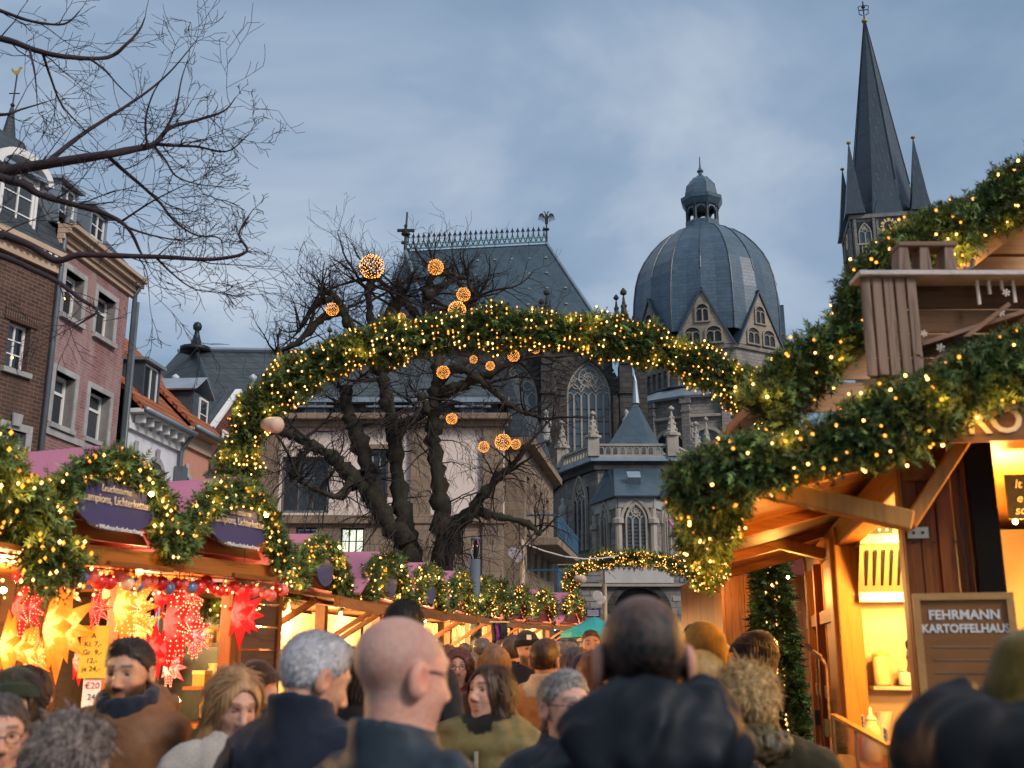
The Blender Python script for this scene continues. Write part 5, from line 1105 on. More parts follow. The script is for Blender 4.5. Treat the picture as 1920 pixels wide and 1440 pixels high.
def star(u, v, rp, mt, n, label, X=-2.42, dots=0, tilt=0, fat=.30):
    p_ = onx(u, v, X); R = rp*p_.y/F; s_ = thing('star_lantern', label, 'star lantern', p_, LA+.75, 'paper star lanterns'); m = MB(); dm = MB()
    s_.scale = (R, R, R)
    cone = []
    for i in range(n): a = 2*math.pi*i/n+tilt; cone.append((V(math.cos(a), 0, math.sin(a)), 1.0))
    for i in range(5): a = 2*math.pi*i/5+tilt+.5; cone.append((V(math.cos(a)*.62, -.62, math.sin(a)*.62).normalized(), .78))
    for d, L_ in cone:
        sd = d.orthogonal().normalized(); up = d.cross(sd); b_ = fat*.95
        B_4 = [d*.16+sd*b_*math.cos(k*math.pi/2+.78)*.75+up*b_*math.sin(k*math.pi/2+.78)*.75 for k in range(4)]
        m.add(B_4+[d*L_*random.uniform(.9, 1.08)], [(0,1,4),(1,2,4),(2,3,4),(3,0,4)])
        if dots:
            for q in range(5):
                f = .25+q*.13
                for k in range(4): c_ = (B_4[k]*.5+B_4[(k+1)%4]*.5)*(1-f)+d*L_*f; dm.ball(c_*1.01, .017, 4)
    m.ball((0,0,0), fat*.9, 10); o = m.build('paper_star', mt, s_)
    if dots: dm.build('pinholes', SDOT, o)['kind'] = 'stuff'
    MB().tube([(0,0,.2), (0,0,1.9)], .012, 4).build('cord', DARKMETAL, s_)
star(108, 1178, 96, SYEL, 9, 'big plain yellow paper star, left of the first post', dots=0, tilt=.3, fat=.3)
star(44, 1140, 62, SRED, 6, 'red patterned paper star near the left edge', dots=1, tilt=.52, fat=.36)
star(18, 1210, 70, SYEL, 7, 'yellow paper star cut by the left edge', X=-2.5, tilt=.2)
star(120, 1098, 60, SYEL, 11, 'frilly golden paper star high under the eaves', X=-2.6, dots=1, tilt=.1, fat=.25)
star(238, 1138, 78, SYEL, 8, 'yellow paper star pricked with rows of light', dots=1, tilt=.1, fat=.34)
star(180, 1142, 42, SRED, 6, 'small red paper star hanging before the first post', X=-2.3, dots=1, tilt=0, fat=.34)
star(330, 1168, 84, SRED, 8, 'large red paper star in the middle of the row', dots=1, tilt=.25, fat=.3)
star(366, 1192, 50, SPNK, 12, 'bright pinkish spiky paper star before the second post', X=-2.34, dots=1, tilt=.2, fat=.26)
star(300, 1112, 44, SRED, 7, 'red paper star partly hidden high under the eaves', X=-2.55, dots=0, tilt=.6, fat=.3)
star(290, 1222, 60, SRED, 7, 'dim red paper star low behind the large red one', X=-2.6, dots=0, tilt=.6, fat=.3)
star(452, 1152, 62, SRED, 7, 'plain glossy red paper star alone at the stall corner', X=-2.28, dots=0, tilt=.22, fat=.34)
star(60, 1225, 58, SYEL, 8, 'amber paper star low at the left beside the beanie', X=-2.75, dots=1, tilt=.3, fat=.3)
star(205, 1105, 48, SYEL, 10, 'small golden star high behind the first post', X=-2.9, dots=1, tilt=.2, fat=.26)
star(262, 1180, 60, SYEL, 9, 'golden star deep inside between the yellow and red ones', X=-3.0, dots=1, tilt=.5, fat=.28)
star(150, 1240, 46, SRED, 7, 'small dim red star deep inside below the big yellow one', X=-3.0, dots=0, tilt=.1, fat=.3)
star(352, 1120, 46, SRED, 8, 'red star high before the second post', X=-2.7, dots=1, tilt=.4, fat=.3)
star(318, 1250, 44, SPNK, 9, 'pink star low behind the bearded man', X=-2.8, dots=1, tilt=.2, fat=.28)
star(228, 1200, 50, SYEL, 8, 'amber paper star low behind the bearded man', X=-2.65, dots=1, tilt=.4, fat=.3)
# ---- baubles strung under the eaves
BC = [mat('bauble_%s' % n_, c_, .22, .05, 3, 20, 0, spec=.6) for n_, c_ in (('red', (.6,.03,.03)), ('pink', (.75,.16,.13)), ('gold', (.75,.42,.06)), ('blue', (.10,.17,.35)), ('cream', (.7,.55,.38)), ('crimson', (.4,.01,.02)))]
bz0 = None; nB = 34; bproto = {}; bcount = {}
for i in range(nB):
    t_ = i/(nB-1); D = 6.45+(9.0-6.45)*t_; X = lx(D)+.0; z = gz(D)+2.15-.03*math.sin(i*1.7)-random.random()*.03; ci = R_.choice([0,1,1,2,3,4,5,0,1])
    if t_ > .6: ci = R_.choice([0,1,1,5])
    cn_ = ('red','pink','gold','blue','cream','crimson')[ci]; bcount[cn_] = bcount.get(cn_, 0)+1; lab = '%s %s bauble from the left under the star stall eaves' % (ORD[bcount[cn_]-1], cn_)
    th = thing('bauble', lab, 'bauble', (X, D, z), 0, 'baubles under the star stall eaves'); r = R_.uniform(.036, .058)
    if ci not in bproto:
        o = MB().ball((0,0,0), 1.0, 14).build('glass_ball', BC[ci], th, True); c_ = MB().lathe([(.2,.92),(.2,1.15),(.05,1.3)], 8).build('cap', GOLD, th); bproto[ci] = (o, c_)
    else: share(bproto[ci][0], 'glass_ball', th); share(bproto[ci][1], 'cap', th)
    th.scale = (r, r, r)
es = thing('eaves_light_string', 'string of bare warm bulbs under the star stall eaves', 'light string', (0,0,0)); m = MB()
for i in range(60): D = 6.3+i*.046; m.ball((lx(D)+.02+random.uniform(-.1,.06), D, gz(D)+2.20-random.random()*.22), random.uniform(.006,.011), 6)
o = m.build('bulbs', BULB, es); o['kind'] = 'stuff'; MB().tube([(lx(6.3), 6.3, gz(6)+2.22), (lx(7.5), 7.5, gz(7.5)+2.20), (lx(9.0), 9.0, gz(9)+2.22)], .006, 4).build('cable', DARKMETAL, es)
# ---- price sheets on the first post, wooden bits, stock
YEL = mat('yellow_paper', (.85,.55,.06), .8, .06); PAP = mat('white_paper', (.8,.76,.68), .8, .05); INK = mat('black_ink', (.02,.02,.02), .8, 0)
pq = onx(176, 1222, -2.40); ps = thing('price_sheet', 'yellow price list taped to the first stall post', 'price list', pq, LA-.9)
w_, h_ = .085, .165; MB().box(-w_, w_, -.003, .003, -h_, h_).build('sheet', YEL, ps)
for i, s_ in enumerate(('A', 'Kl. 7,-', 'Gr. 9,-', '12,-', 'je 24,-')): text('lettering', s_, .045, INK, ps, (-.01, -.006, .10-i*.052), ext=.001)
pq = onx(172, 1292, -2.41); ps = thing('price_sheet', 'white price notice below the yellow list on the first post', 'price list', pq, LA-.9); MB().box(-.055, .055, -.003, .003, -.12, .12).build('sheet', PAP, ps)
text('lettering', 'Dekoration', .022, INK, ps, (0, -.006, .085), ext=.001); text('lettering', '€20', .055, mat('red_ink', (.5,.03,.03), .8, 0), ps, (0, -.006, .02), ext=.001); text('lettering', '24', .05, INK, ps, (0, -.006, -.05), ext=.001)
hl = onx(326, 1312, -2.75); la_ = thing('table_lamp', 'bright frosted lamp on the star stall counter', 'lamp', (hl.x, hl.y, 1.03+gz(hl.y))); m = MB(); m.lathe([(.06,0),(.06,.02),(.015,.03),(.015,hl.z-1.15-gz(hl.y))], 10); m.build('stand', GOLD, la_); MB().ball((0,0,hl.z-1.05-gz(hl.y)), .055, 10).build('globe', LAMPG, la_, True)
# ---- second stall: slatted side wall, shelves and boxes
b3 = bays[3]; D3, X3 = line[3]
sw_ = thing('slatted_partition', 'wooden slatted partition behind the lone red star', 'partition', (lx(9.0)-.35, 9.05, gz(9.0)), LA-.2)
for i in range(9): MB().box(-.02, .62, 0, .03, .55+i*.19, .55+i*.19+.175).build('slat', DARKIN, sw_)
for x in (-.03, .62): MB().box(x-.03, x+.03, -.03, .05, 0, 2.35).build('post', PINE, sw_)
BOXM = [mat('stock_%d' % i, c_, .6, .2, 5, 20, .1) for i, c_ in enumerate(((.75,.48,.10), (.65,.36,.08), (.8,.62,.25), (.5,.26,.06)))]
for i, (x0, x1, z) in enumerate(((-1.15,-.15,1.72), (-1.15,-.1,1.34), (.2,1.1,1.68), (-1.1,1.1,1.05))):
    if i < 3: s_ = MB().box(x0, x1, .55, .8, z-.03, z).build('shelf', PINE_X, b3)
MB().box(-1.2, 1.2, 1.0, 1.04, 1.0, 2.2).build('display_back', SHELFB, b3)
M3 = Matrix.Translation((X3, D3, gz(D3))) @ Matrix.Rotation(math.atan2(line[4][0]-line[2][0], line[4][1]-line[2][1]), 4, 'Z')
sk = ['amber', 'brown', 'cream', 'dark gold']; cnt = 0
for z, xs_ in ((1.72, (-1.05,-.8,-.55,-.3)), (1.34, (-1.05,-.78,-.5,-.25)), (1.68, (.3,.55,.85)), (1.05, (-.9,-.55,-.2,.2,.6))):
    for x in xs_:
        cnt += 1; ci = cnt % 4; q = M3 @ V(x, .66, z); t_ = thing('stock_box' if cnt % 3 else 'lantern_jar', '%s %s, %s item from the top left of the second stall' % (sk[ci], 'gift box' if cnt % 3 else 'lantern jar', ORD[cnt-1]), 'box' if cnt % 3 else 'jar', q, LA+R_.uniform(-.4,.4), 'small wares on the second stall')
        s_ = R_.uniform(.05, .075)
        if cnt % 3: MB().box(-s_, s_, -s_, s_, 0, s_*2.2).build('carton', BOXM[ci], t_, bevel=.004); MB().box(-s_-.004, s_+.004, -s_-.004, s_+.004, s_*1.7, s_*2.25).build('lid', BOXM[(ci+1)%4], t_)
        else: MB().lathe([(s_*.8,0),(s_,.03),(s_,.12),(s_*.6,.16),(s_*.6,.18)], 12).build('glass', BOXM[ci], t_, True); MB().lathe([(s_*.65,.18),(s_*.65,.2)], 10).build('lid', GOLD, t_)
for x, z in ((-.85, 1.98), (-.45, 1.95), (.1, 1.97), (.5, 1.95)):
    q = M3 @ V(x, .35, z); t_ = thing('hanging_lantern', 'glass lantern with candle hanging %s in the second stall' % {-.85: 'leftmost', -.45: 'second from left', .1: 'third from left', .5: 'rightmost'}[x], 'lantern', q, 0, 'glass lanterns in the second stall')
    m = MB(); 
    for k in range(4): a = k*math.pi/2+.78; m.tube([(.055*math.cos(a),.055*math.sin(a),-.1),(.055*math.cos(a),.055*math.sin(a),.08)], .006, 4)
    m.lathe([(.08,.08),(.02,.14),(.01,.2)], 4, (0,0,0), .78).lathe([(.075,-.12),(.075,-.1)], 4, (0,0,0), .78); m.build('cage', GOLD, t_); MB().ball((0,0,-.04), .028, 8, 1.4).build('flame', LAMPG, t_, True)
# ================================================================== the potato hut on the right
HA = math.atan2(-1, -.19); hc = at(1712, 1228, 5.0); HF = Frame(hc.x, hc.y, HA)
hut = thing('snack_hut', 'warm lit pine snack hut with garlanded canopy on the right', 'market stall', HF.o, HA)
def hw_(x, y, z): q = HF.o+HF.t*x+HF.n*y; return V(q.x, q.y, z)       # hut coordinates to the world
def onhut(u, v, y=0.0):                                                # hut coordinates where a sight line meets the plane y
    s, z = HF.hit(u, v, y); return s, z
def endhit(u, v, x=0.0):                                               # meets the end wall plane at x
    r = ray(u, v); c = V(0,0,CZ); q = HF.o+HF.t*x; k = (q-c).dot(HF.t)/r.dot(HF.t); p_ = c+r*k-q; return p_.dot(HF.n), p_.z
STEEL = mat('brushed_steel', (.5,.44,.34), .32, .1, 2, 40, .05, metal=.85, stretch=(.2,1,4)); PINEL = mat_wood('light_pine', (.46,.22,.055), .7, .5, 2, .15)
for x in (-.07, -3.1, -6.1): MB().box(x-.07, x+.07, -.0, .16, 0, 2.62).build('post', PINEL if x == -3.1 else PINE, hut, bevel=.01)
MB().box(-3.36, -3.12, -.03, .02, .3, 2.55).build('wide_plank', PINEL, hut, bevel=.008)
MB().box(-6.2, .05, .02, .16, 2.48, 2.66).build('wall_plate', PINE_X, hut, bevel=.01)
for i in range(5): MB().box(-3.0, -.15, -.03, .03, .12+i*.165, .12+i*.165+.158).build('front_board', PINE_X, hut)
ct = MB().box(-3.05, -.1, -.22, .65, .97, 1.02).build('counter', PINE_X, hut, bevel=.006); MB().box(-3.6, -2.9, -.35, -.06, .80, .84).build('side_shelf', PINE_X, hut, bevel=.006)
# glass guard on the counter
m_, t, b_ = newmat('clear_glass'); b_.inputs['Base Color'].default_value = (.9,.92,.9,1); b_.inputs['Transmission Weight'].default_value = 1.0; b_.inputs['Roughness'].default_value = .03; b_.inputs['IOR'].default_value = 1.2; CLEAR = m_
gp = MB().box(-2.95, -.2, -.10, -.094, 1.02, 1.28).build('glass_guard', CLEAR, hut); MB().box(-2.96, -.19, -.12, -.075, 1.28, 1.30).build('guard_rail', PINEL, gp)
for x in (-2.95, -1.6, -.22): MB().box(x-.01, x+.01, -.11, -.085, 1.02, 1.28).build('guard_clip', STEEL, gp)
# end wall of upright planks towards the camera, brace, black post
ys = [0.17, .245, .32, .395, .465]; 
for i in range(4): MB().box(.0-.012*(i % 2), .03-.012*(i % 2), ys[i]-.17+.004, ys[i+1]-.17-.004, 0, 3.0).build('end_plank', PINE, hut)
MB().box(-.05, .09, ys[4]-.17+.0, ys[4]-.17+.11, 0, 3.15).build('black_post', mat('black_painted_steel', (.004,.0035,.003), .6, .1, 3, 30, 0, spec=.1), hut)
q0 = endhit(1705, 990); q1 = endhit(1792, 850); MB().beam((.09, q0[0]-.02, q0[1]), (.09, q1[0]+.06, q1[1]+.1), .06, .11, (1,0,0)).build('brace', PINEL, hut, bevel=.008)
q = endhit(1718, 1001); b0 = MB().box(.032, .05, q[0]-.045, q[0]+.045, q[1]-.025, q[1]+.025).build('metal_bracket', STEEL, hut)
for s_ in (-.02, .02): MB().ball((.052, q[0]+s_, q[1]), .008, 6).build('bolt', DARKMETAL, b0)
# right counter opening beyond the black post
MB().box(-.03, .03, .42, 2.6, .0, 1.0).build('end_counter_front', PINE_Y, hut); MB().box(-.2, .25, .42, 2.6, 1.0, 1.04).build('end_counter', PINE_Y, hut)
# interior: floor, steel back, boarded back wall
STB = mat('warm_steel_splashback', (.52,.43,.30), .4, .08, 2, 20, .03, metal=.4)
for i in range(14): MB().box(-6.1+i*.44, -6.1+i*.44+.43, 2.3, 2.34, 0, 3.0).build('back_plank', PINEL, hut)
MB().box(-6.1, .0, .1, 2.3, 2.66, 2.70).build('ceiling', PINE_X, hut); MB().box(-6.1, .0, 0.05, 2.3, .0, .05).build('floor_boards', PINE_X, hut); MB().box(-6.14, -6.1, .0, 2.3, 0, 3.0).build('far_end_wall', PINE_Y, hut)
MB().box(-4.6, -.1, 1.85, 1.9, .2, 2.05).build('splashback', STB, hut); MB().box(-3.6, -.4, 1.15, 1.84, .2, .95).build('kitchen_bench', STEEL, hut)
hd = thing('extractor_hood', 'stainless extractor hood with slotted baffles inside the snack hut', 'extractor hood', HF.o, HA)
hx = -2.7; y0, z0 = endhit(1598, 1120, hx); y1, z1 = endhit(1702, 966, hx); y0 = max(y0, .14); y1 += .5
m = MB(); m.box(hx-.5, hx, y0, y1, z1-.20, z1); m.build('body', STEEL, hd, bevel=.01)
m = MB(); m.slab([(hx-.02, y0, z1-.2), (hx-.02, y1, z1-.2), (hx-.30, y1, z0+.05), (hx-.30, y0, z0+.05)], .02); m.build('sloping_face', STB, hd); MB().box(hx-.36, hx-.25, y0, y1, z0-.02, z0+.045).build('drip_rail', STEEL, hd)
c0 = None; nsl = 14
for i in range(nsl):
    y = y0+.05+i*(y1-y0-.06)/nsl
    if c0 is None: c0 = MB().beam((hx-.03, 0, z1-.24), (hx-.28, 0, z0+.08), .028, .02, (0,1,0)).build('baffle', DARKMETAL, hd, loc=(.012, y, 0))
    else: share(c0, 'baffle', hd, (.012, y, 0))
ym = y0+.13; MB().box(hx+.001, hx+.012, ym-.08, ym+.10, z1-.13, z1-.07).build('control_panel', DARKMETAL, hd)
for k in range(3): MB().ball((hx+.016, ym-.04+k*.05, z1-.10), .010, 6).build('pilot_light', BULB, hd)
MB().box(-3.34, -3.28, .16, 2.28, .2, 2.60).build('steel_partition', STB, hut)
# plank shutters and lattice on the far half
for i in range(5): MB().box(-5.95+i*.56, -5.95+i*.56+.5, .02, .05, .75, 2.45).build('shutter_plank', PINEL, hut)
for z in (.75, 1.35, 1.95): MB().box(-6.0, -3.4, -.02, .018, z, z+.1).build('shutter_rail', PINE_X, hut)
for x in (-4.5, -5.4): MB().box(x-.05, x+.05, -.045, .018, .3, 2.46).build('shutter_stile', PINE, hut)
MB().box(-5.9, -3.4, -.3, -.0, .55, .72).build('planter_box', PINE_X, hut, bevel=.01)
# canopy: sloping boarded roof on braces, eaves over the lane
zE, zY = 2.46, -.86
def rz_(y): return zE+(y-zY)*.25
for i in range(12): MB().slab([(-6.3+i*.545, zY, zE+.06), (-6.3+(i+1)*.545-.012, zY, zE+.06), (-6.3+(i+1)*.545-.012, 2.6, rz_(2.6)+.06), (-6.3+i*.545, 2.6, rz_(2.6)+.06)], .03).build('roof_board', PINE_Y, hut)
GREYW = mat_wood('weathered_roof_board', (.46,.33,.25), .6, .75, 1, .15)
MB().beam((.34, zY-.02, zE+.03), (.34, 2.7, rz_(2.7)+.03), .035, .17, (0,0,1)).build('barge_board', GREYW, hut); MB().beam((-6.3, zY-.03, zE+.02), (.32, zY-.03, zE+.02), .035, .14).build('eaves_board', GREYW, hut)
for (u0, v0, u1, v1, w) in ((1700,978,1500,902,.11), (1542,1040,1345,972,.12), (1470,1078,1328,1030,.12)):
    s, z = onhut(u0, v0); k = MB(); k.beam((s, .02, z), (s, -.80, z+.22), .09, w, (1,0,0)); k.build('canopy_brace', PINEL if u0 != 1470 else PINE, hut, bevel=.008)
for s in (-.4, -2.2, -4.0, -5.8): MB().beam((s, .1, rz_(.1)-.0), (s, -.82, rz_(-.82)-.0), .08, .1, (1,0,0)).build('rafter', PINE_Y, hut)
# upper gable over the hut
GD = 6.3; ug = [at(1445, 765, GD), at(2120, 240, GD), at(2800, 765, GD)]
gb = empty('upper_gable', (0,0,0), 0); gb.parent = hut; gb.matrix_parent_inverse = (Matrix.Translation(HF.o) @ Matrix.Rotation(HA, 4, 'Z')).inverted()
nb = 9; z0, z1 = ug[0].z+.15, ug[1].z
for i in range(nb):
    a0, a1 = i/nb, (i+1)/nb-.012; f0 = ug[0].lerp(ug[1], a0); f1 = ug[0].lerp(ug[1], a1); g0 = ug[2].lerp(ug[1], a0); g1 = ug[2].lerp(ug[1], a1)
    MB().prism([(f0.x, f0.z), (g0.x, g0.z), (g1.x, g1.z), (f1.x, f1.z)], GD+.1, GD+.13).build('gable_board', mat_wood('gable_pine', (.58,.38,.22), .7, .6, 0, .2) if i == 0 else bpy.data.materials['gable_pine'], gb)
for a, b2 in ((ug[0], ug[1]), (ug[2], ug[1])):
    MB().slab([a+V(0,-.25,.1), b2+V(0,-.25,.1), b2+V(0,3.2,.1), a+V(0,3.2,.1)][::(1 if a is ug[2] else -1)], .05).build('gable_roof', GREYW, gb); MB().beam(a+V(0,-.2,-.02), b2+V(0,-.2,-.02), .04, .14).build('gable_barge_board', GREYW, gb)
# garlands of the hut
P = [hw_(-4.9, -.95, 2.44), hw_(-3.6, -.94, 2.44), hw_(-2.2, -.92, 2.43), hw_(-.9, -.90, 2.42), hw_(.0, -.86, 2.43), *[at(u_, v_, d_) for u_, v_, d_ in ((1300,915,4.95), (1345,893,4.85), (1430,872,4.8), (1530,845,4.75), (1620,815,4.7), (1710,780,4.65), (1800,735,4.6), (1900,685,4.55), (2010,630,4.5))]]
garland('garland_swag', 'thick near fir garland along the snack hut canopy edge', P, .145, 4300, 46, .0098, .42, None, 70, single=True, drop=.25)
P = [at(u, v, GD-.35) for u, v in ((1436,770), (1470,725), (1530,672), (1590,625), (1628,570), (1660,515), (1720,472), (1790,432), (1860,390), (1940,345), (2060,265))]
garland('garland_swag', 'upper fir garland climbing the snack hut gable to the right edge', P, .17, 2900, 36, .011, .5, None, 71, single=True)
P = [at(1450,860,8.6), at(1440,800,8.6), at(1432,760,8.7), at(1440,735,8.8)]
# crate and sled set on the canopy roof
OLDW = mat_wood('old_grey_brown_wood', (.27,.19,.145), .35, .8, 2, .25); OLDX = mat_wood('old_grey_brown_wood_long', (.25,.16,.11), .35, .8, 0, .25); SNOW = mat('painted_snowflake', (.75,.68,.62), .8, .05)
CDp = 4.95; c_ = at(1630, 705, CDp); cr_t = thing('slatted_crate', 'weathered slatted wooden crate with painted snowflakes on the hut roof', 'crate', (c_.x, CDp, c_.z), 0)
def lc(u, v, o=0): q = at(u, v, CDp+o); return q.x-c_.x, q.z-c_.z
CRATEB = mat_wood('crate_back', (.13,.068,.032), .4, .8, 0, .3); W = lc(2060, 700)[0]; Hh = lc(1628, 519)[1]
for i in range(5):
    x0 = lc(1628+i*22.0, 700)[0]; x1 = lc(1628+i*22.0+18, 700)[0]; MB().box(x0, x1, 0, .02, -.0+.006*(i % 2), Hh).build('slat', OLDW, cr_t, bevel=.004)
MB().box(-.015, W, -.03, .14, Hh+.001, Hh+.025).build('top_board', mat('sky_lit_board', (.52,.48,.47), .8, .3, 8, 30, .3), cr_t, bevel=.004); MB().box(0.02, W, .03, .14, -.03, -.0).build('bottom_board', OLDX, cr_t)  # pale top board: sky light from above is painted into its colour
for i in range(4): MB().box(.05, W, .12, .14, .005+i*Hh/4, (i+1)*Hh/4-.005).build('back_board', CRATEB, cr_t)
xa, za = lc(1735, 690); xb, zb = lc(1885, 575); MB().beam((xa, -.012, za), (xb, -.012, zb), .02, .075, (0,1,0)).build('diagonal_board', OLDX, cr_t)
xc, zc_ = lc(1735, 640); xd, zd = lc(1940, 575); MB().beam((xc, .08, zc_), (xd, .08, zd), .02, .09, (0,1,0)).build('inner_board', OLDX, cr_t)
def flake(x, y, z, r):
    m = MB()
    for k in range(3):
        a = k*math.pi/3+.3; d = V(math.cos(a), 0, math.sin(a)); m.beam(V(x,y,z)-d*r, V(x,y,z)+d*r, .003, r*.2, (0,1,0))
        for s_ in (-1, 1):
            for b2 in (-.6, .6): e2 = V(math.cos(a+b2), 0, math.sin(a+b2)); m.beam(V(x,y,z)+d*s_*r*.5, V(x,y,z)+d*s_*r*.5+e2*s_*r*.35, .003, r*.15, (0,1,0))
    m.build('snowflake', SNOW, cr_t)
for u, v, y, r in ((1760, 655, -.026, .022), (1742, 618, .066, .018), (1888, 578, .066, .02), (1882, 552, -.026, .02), (1835, 628, .066, .014)): x, z = lc(u, v); flake(x, y, z, r)
for u, l in ((1840, 42), (1862, 22), (1908, 38), (1886, 14)):
    x, z = lc(u, 523); zz = lc(u, 523+l)[1]; MB().tube([(x, .05, Hh), (x, .05, zz)], .008, 6).build('icicle_rod', SNOW, cr_t)
sd_ = at(1665, 512, CDp+.12); sl_ = thing('little_sled', 'small weathered wooden sled standing on top of the crate', 'sled', (sd_.x, CDp+.1, c_.z+Hh+.026), 0)
def ls(u, v): q = at(u, v, CDp+.1); return q.x-sd_.x, q.z-(c_.z+Hh+.026)
x0, zt = ls(1672, 462); x1, _ = ls(1782, 462); MB().box(x0, x1, -.09, .04, zt-.03, zt-.008).build('seat_board', OLDX, sl_, bevel=.004)
for u in (1684, 1722, 1768): x, _ = ls(u, 480); MB().prism([(x-.03, 0.02), (x+.03, .02), (x+.02, zt-.031), (x-.02, zt-.031)], -.08, .03).build('leg', OLDW, sl_)
for y in (-.075, .025): MB().tube([(x0-.02,y,.01), (x1+.02,y,.01), (x1+.06,y,.03), (x1+.075,y,.07)], .011, 6).build('runner', OLDX, sl_)
# fascia with letters
q = at(1862, 792, 4.62); fs = thing('fascia_sign', 'brown hut sign board with big cream letters RO at right edge', 'sign', q, HA+math.pi/2)
MB().box(-.19, .8, -.015, .015, -.085, .085).build('board', mat_wood('sign_board_brown', (.20,.10,.045), .6, .6, 0), fs); text('lettering', 'RO', .165, CREAM, fs, (.0, -.02, .0), ext=.006, bold=.003)
# menu board
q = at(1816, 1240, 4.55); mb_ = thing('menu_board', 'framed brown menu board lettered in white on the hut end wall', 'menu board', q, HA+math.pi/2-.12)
w2, h2 = .195, .275; MB().box(-w2+.02, w2-.02, -.008, .008, -h2+.02, h2-.02).build('panel', mat('brown_menu_panel', (.24,.105,.035), .6, .2, 3, 30, .05, stretch=(1,1,6)), mb_)
fm = MB().box(-w2, -w2+.028, -.02, .02, -h2, h2).box(w2-.028, w2, -.02, .02, -h2, h2).box(-w2+.028, w2-.028, -.02, .02, h2-.028, h2).box(-w2+.028, w2-.028, -.02, .02, -h2, -h2+.028).build('frame', mat('warm_lit_frame', (.45,.25,.09), .5, .2), mb_)  # tan frame colour stands in for warm lamplight on bare metal
text('lettering', 'FEHRMANN', .052, WHITE, mb_, (.0, -.010, .185), ext=.001, bold=.0015); text('lettering', 'KARTOFFELHAUS', .047, WHITE, mb_, (.0, -.010, .13), ext=.001, sx=.92, bold=.0015)
for i in range(6): MB().box(-.13, .13 if i % 2 else .10, -.0105, -.009, .055-i*.052, .061-i*.052).build('menu_line', OLDX, mb_)
q = at(1912, 935, 5.3); cb_ = thing('chalk_board', 'black chalk menu inside the hut at the right edge', 'menu board', q, HA+math.pi/2); MB().box(-.06, .35, -.01, .01, -.1, .12).build('slate', mat('chalkboard', (.015,.015,.013), .7, .1), cb_)
for s_, z in (('lt', .07), ('e', .0), ('so', -.06)): text('lettering', s_, .06, CREAM, cb_, (-.005, -.014, z), ext=.001, shear=.2)
# wares on the counter
def onc(u, y): s, _ = onhut(u, 1300, y); return s
s = onc(1629, .1); bo = thing('sauce_bottle', 'pale plastic sauce bottle on the hut counter', 'bottle', hw_(s, .1, 1.02), 0); CRM = mat('cream_plastic', (.75,.62,.40), .5, .05)
MB().lathe([(.05,0),(.055,.01),(.055,.19),(.05,.22),(.035,.235),(.035,.26)], 16).build('bottle_body', CRM, bo, True); MB().lathe([(.037,.26),(.037,.275),(.012,.30),(.008,.345)], 12).build('nozzle', PAP, bo, True)
s = onc(1652, .25); na = thing('paper_cones', 'stack of striped paper cones beside the sauce bottle', 'paper cones', hw_(s, .22, 1.02), .2)
for k in range(5): MB().lathe([(.012,.0+.03*k),(.06,.17+.03*k)], 12, (.012*k,0,0)).build('paper_cone', PAP, na)
s = onc(1690, .3); fr_ = thing('fryer_pan', 'steel fryer basin with lifted baskets on the hut counter', 'fryer', hw_(s, .45, 1.02), HA); MB().box(-.28,.28,-.16,.16,0,.13).build('basin', STEEL, fr_, bevel=.008)
for x in (-.14, .12): MB().tube([(x,-.1,.13),(x,-.12,.3),(x+.02,-.05,.36)], .012, 6).build('basket_handle', DARKMETAL, fr_)
# more kitchen clutter seen through the serving window
RED = mat('red_plastic', (.55,.03,.02), .4, .05); MUST = mat('mustard_plastic', (.75,.42,.03), .4, .05)
for u, y, mt, lab in ((1612, .06, RED, 'red squeeze bottle by the hut post'), (1668, .05, MUST, 'mustard squeeze bottle at the window corner')):
    b_ = thing('squeeze_bottle', lab, 'bottle', hw_(onc(u, y), y, 1.02), 0); MB().lathe([(.03,0),(.033,.01),(.033,.13),(.02,.15)], 14).build('bottle_body', mt, b_, True); MB().lathe([(.018,.15),(.004,.21)], 10).build('nozzle', mt, b_, True)
sh_k = MB().box(-3.28, -3.02, .2, 1.5, 1.46, 1.485).build('kitchen_shelf', STEEL, hut)
for k in range(5):
    yy = .28+k*.17; t_ = thing('food_tin', ('tall cream tin', 'low white tub', 'brown paper bag', 'steel pot with lid', 'stack of white plates')[k]+' on the hut kitchen shelf', ('tin', 'tub', 'bag', 'pot', 'plates')[k], hw_(-3.15, yy, 1.486), .3*k)
    if k == 4:
        for j in range(6): MB().lathe([(.03,.012*j),(.07,.012*j+.01),(.07,.012*j+.013)], 14).build('plate', WHITE, t_)
    elif k == 2: MB().prism([(-.05,0),(.05,0),(.045,.2),(.03,.22),(-.02,.21),(-.045,.19)], -.03, .03).build('bag', OLDX, t_); MB().box(-.045,.045,-.034,-.031,.06,.11).build('label_strip', PAP, t_)
    else: MB().lathe([(.055,0),(.06,.01),(.06,(.2,.09,0,.12)[k]),(.05,(.2,.09,0,.12)[k]+.01)], 16).build('vessel', (CRM, WHITE, CRM, STEEL)[k], t_, True); MB().lathe([(.062,(.2,.09,0,.12)[k]+.011),(.062,(.2,.09,0,.12)[k]+.022),(.012,(.2,.09,0,.12)[k]+.03),(.012,(.2,.09,0,.12)[k]+.045)], 14).build('lid', (GOLD, WHITE, CRM, STEEL)[k], t_)
for k, (u, v) in enumerate(((1618, 1352), (1660, 1378))):
    s, z = onhut(u, v, -.13); pc = thing('price_card', 'small white price card clipped to the glass guard, %s' % ('nearer the post' if k == 0 else 'nearer the window corner'), 'price card', hw_(s, -.13, max(z, 1.1)), HA, 'price cards'); MB().box(-.045,.045,-.002,.002,-.03,.03).build('card', PAP, pc)
    for j in range(2): MB().box(-.03,.02,-.0035,-.0022,.008-.02*j,.014-.02*j).build('print_line', INK, pc)
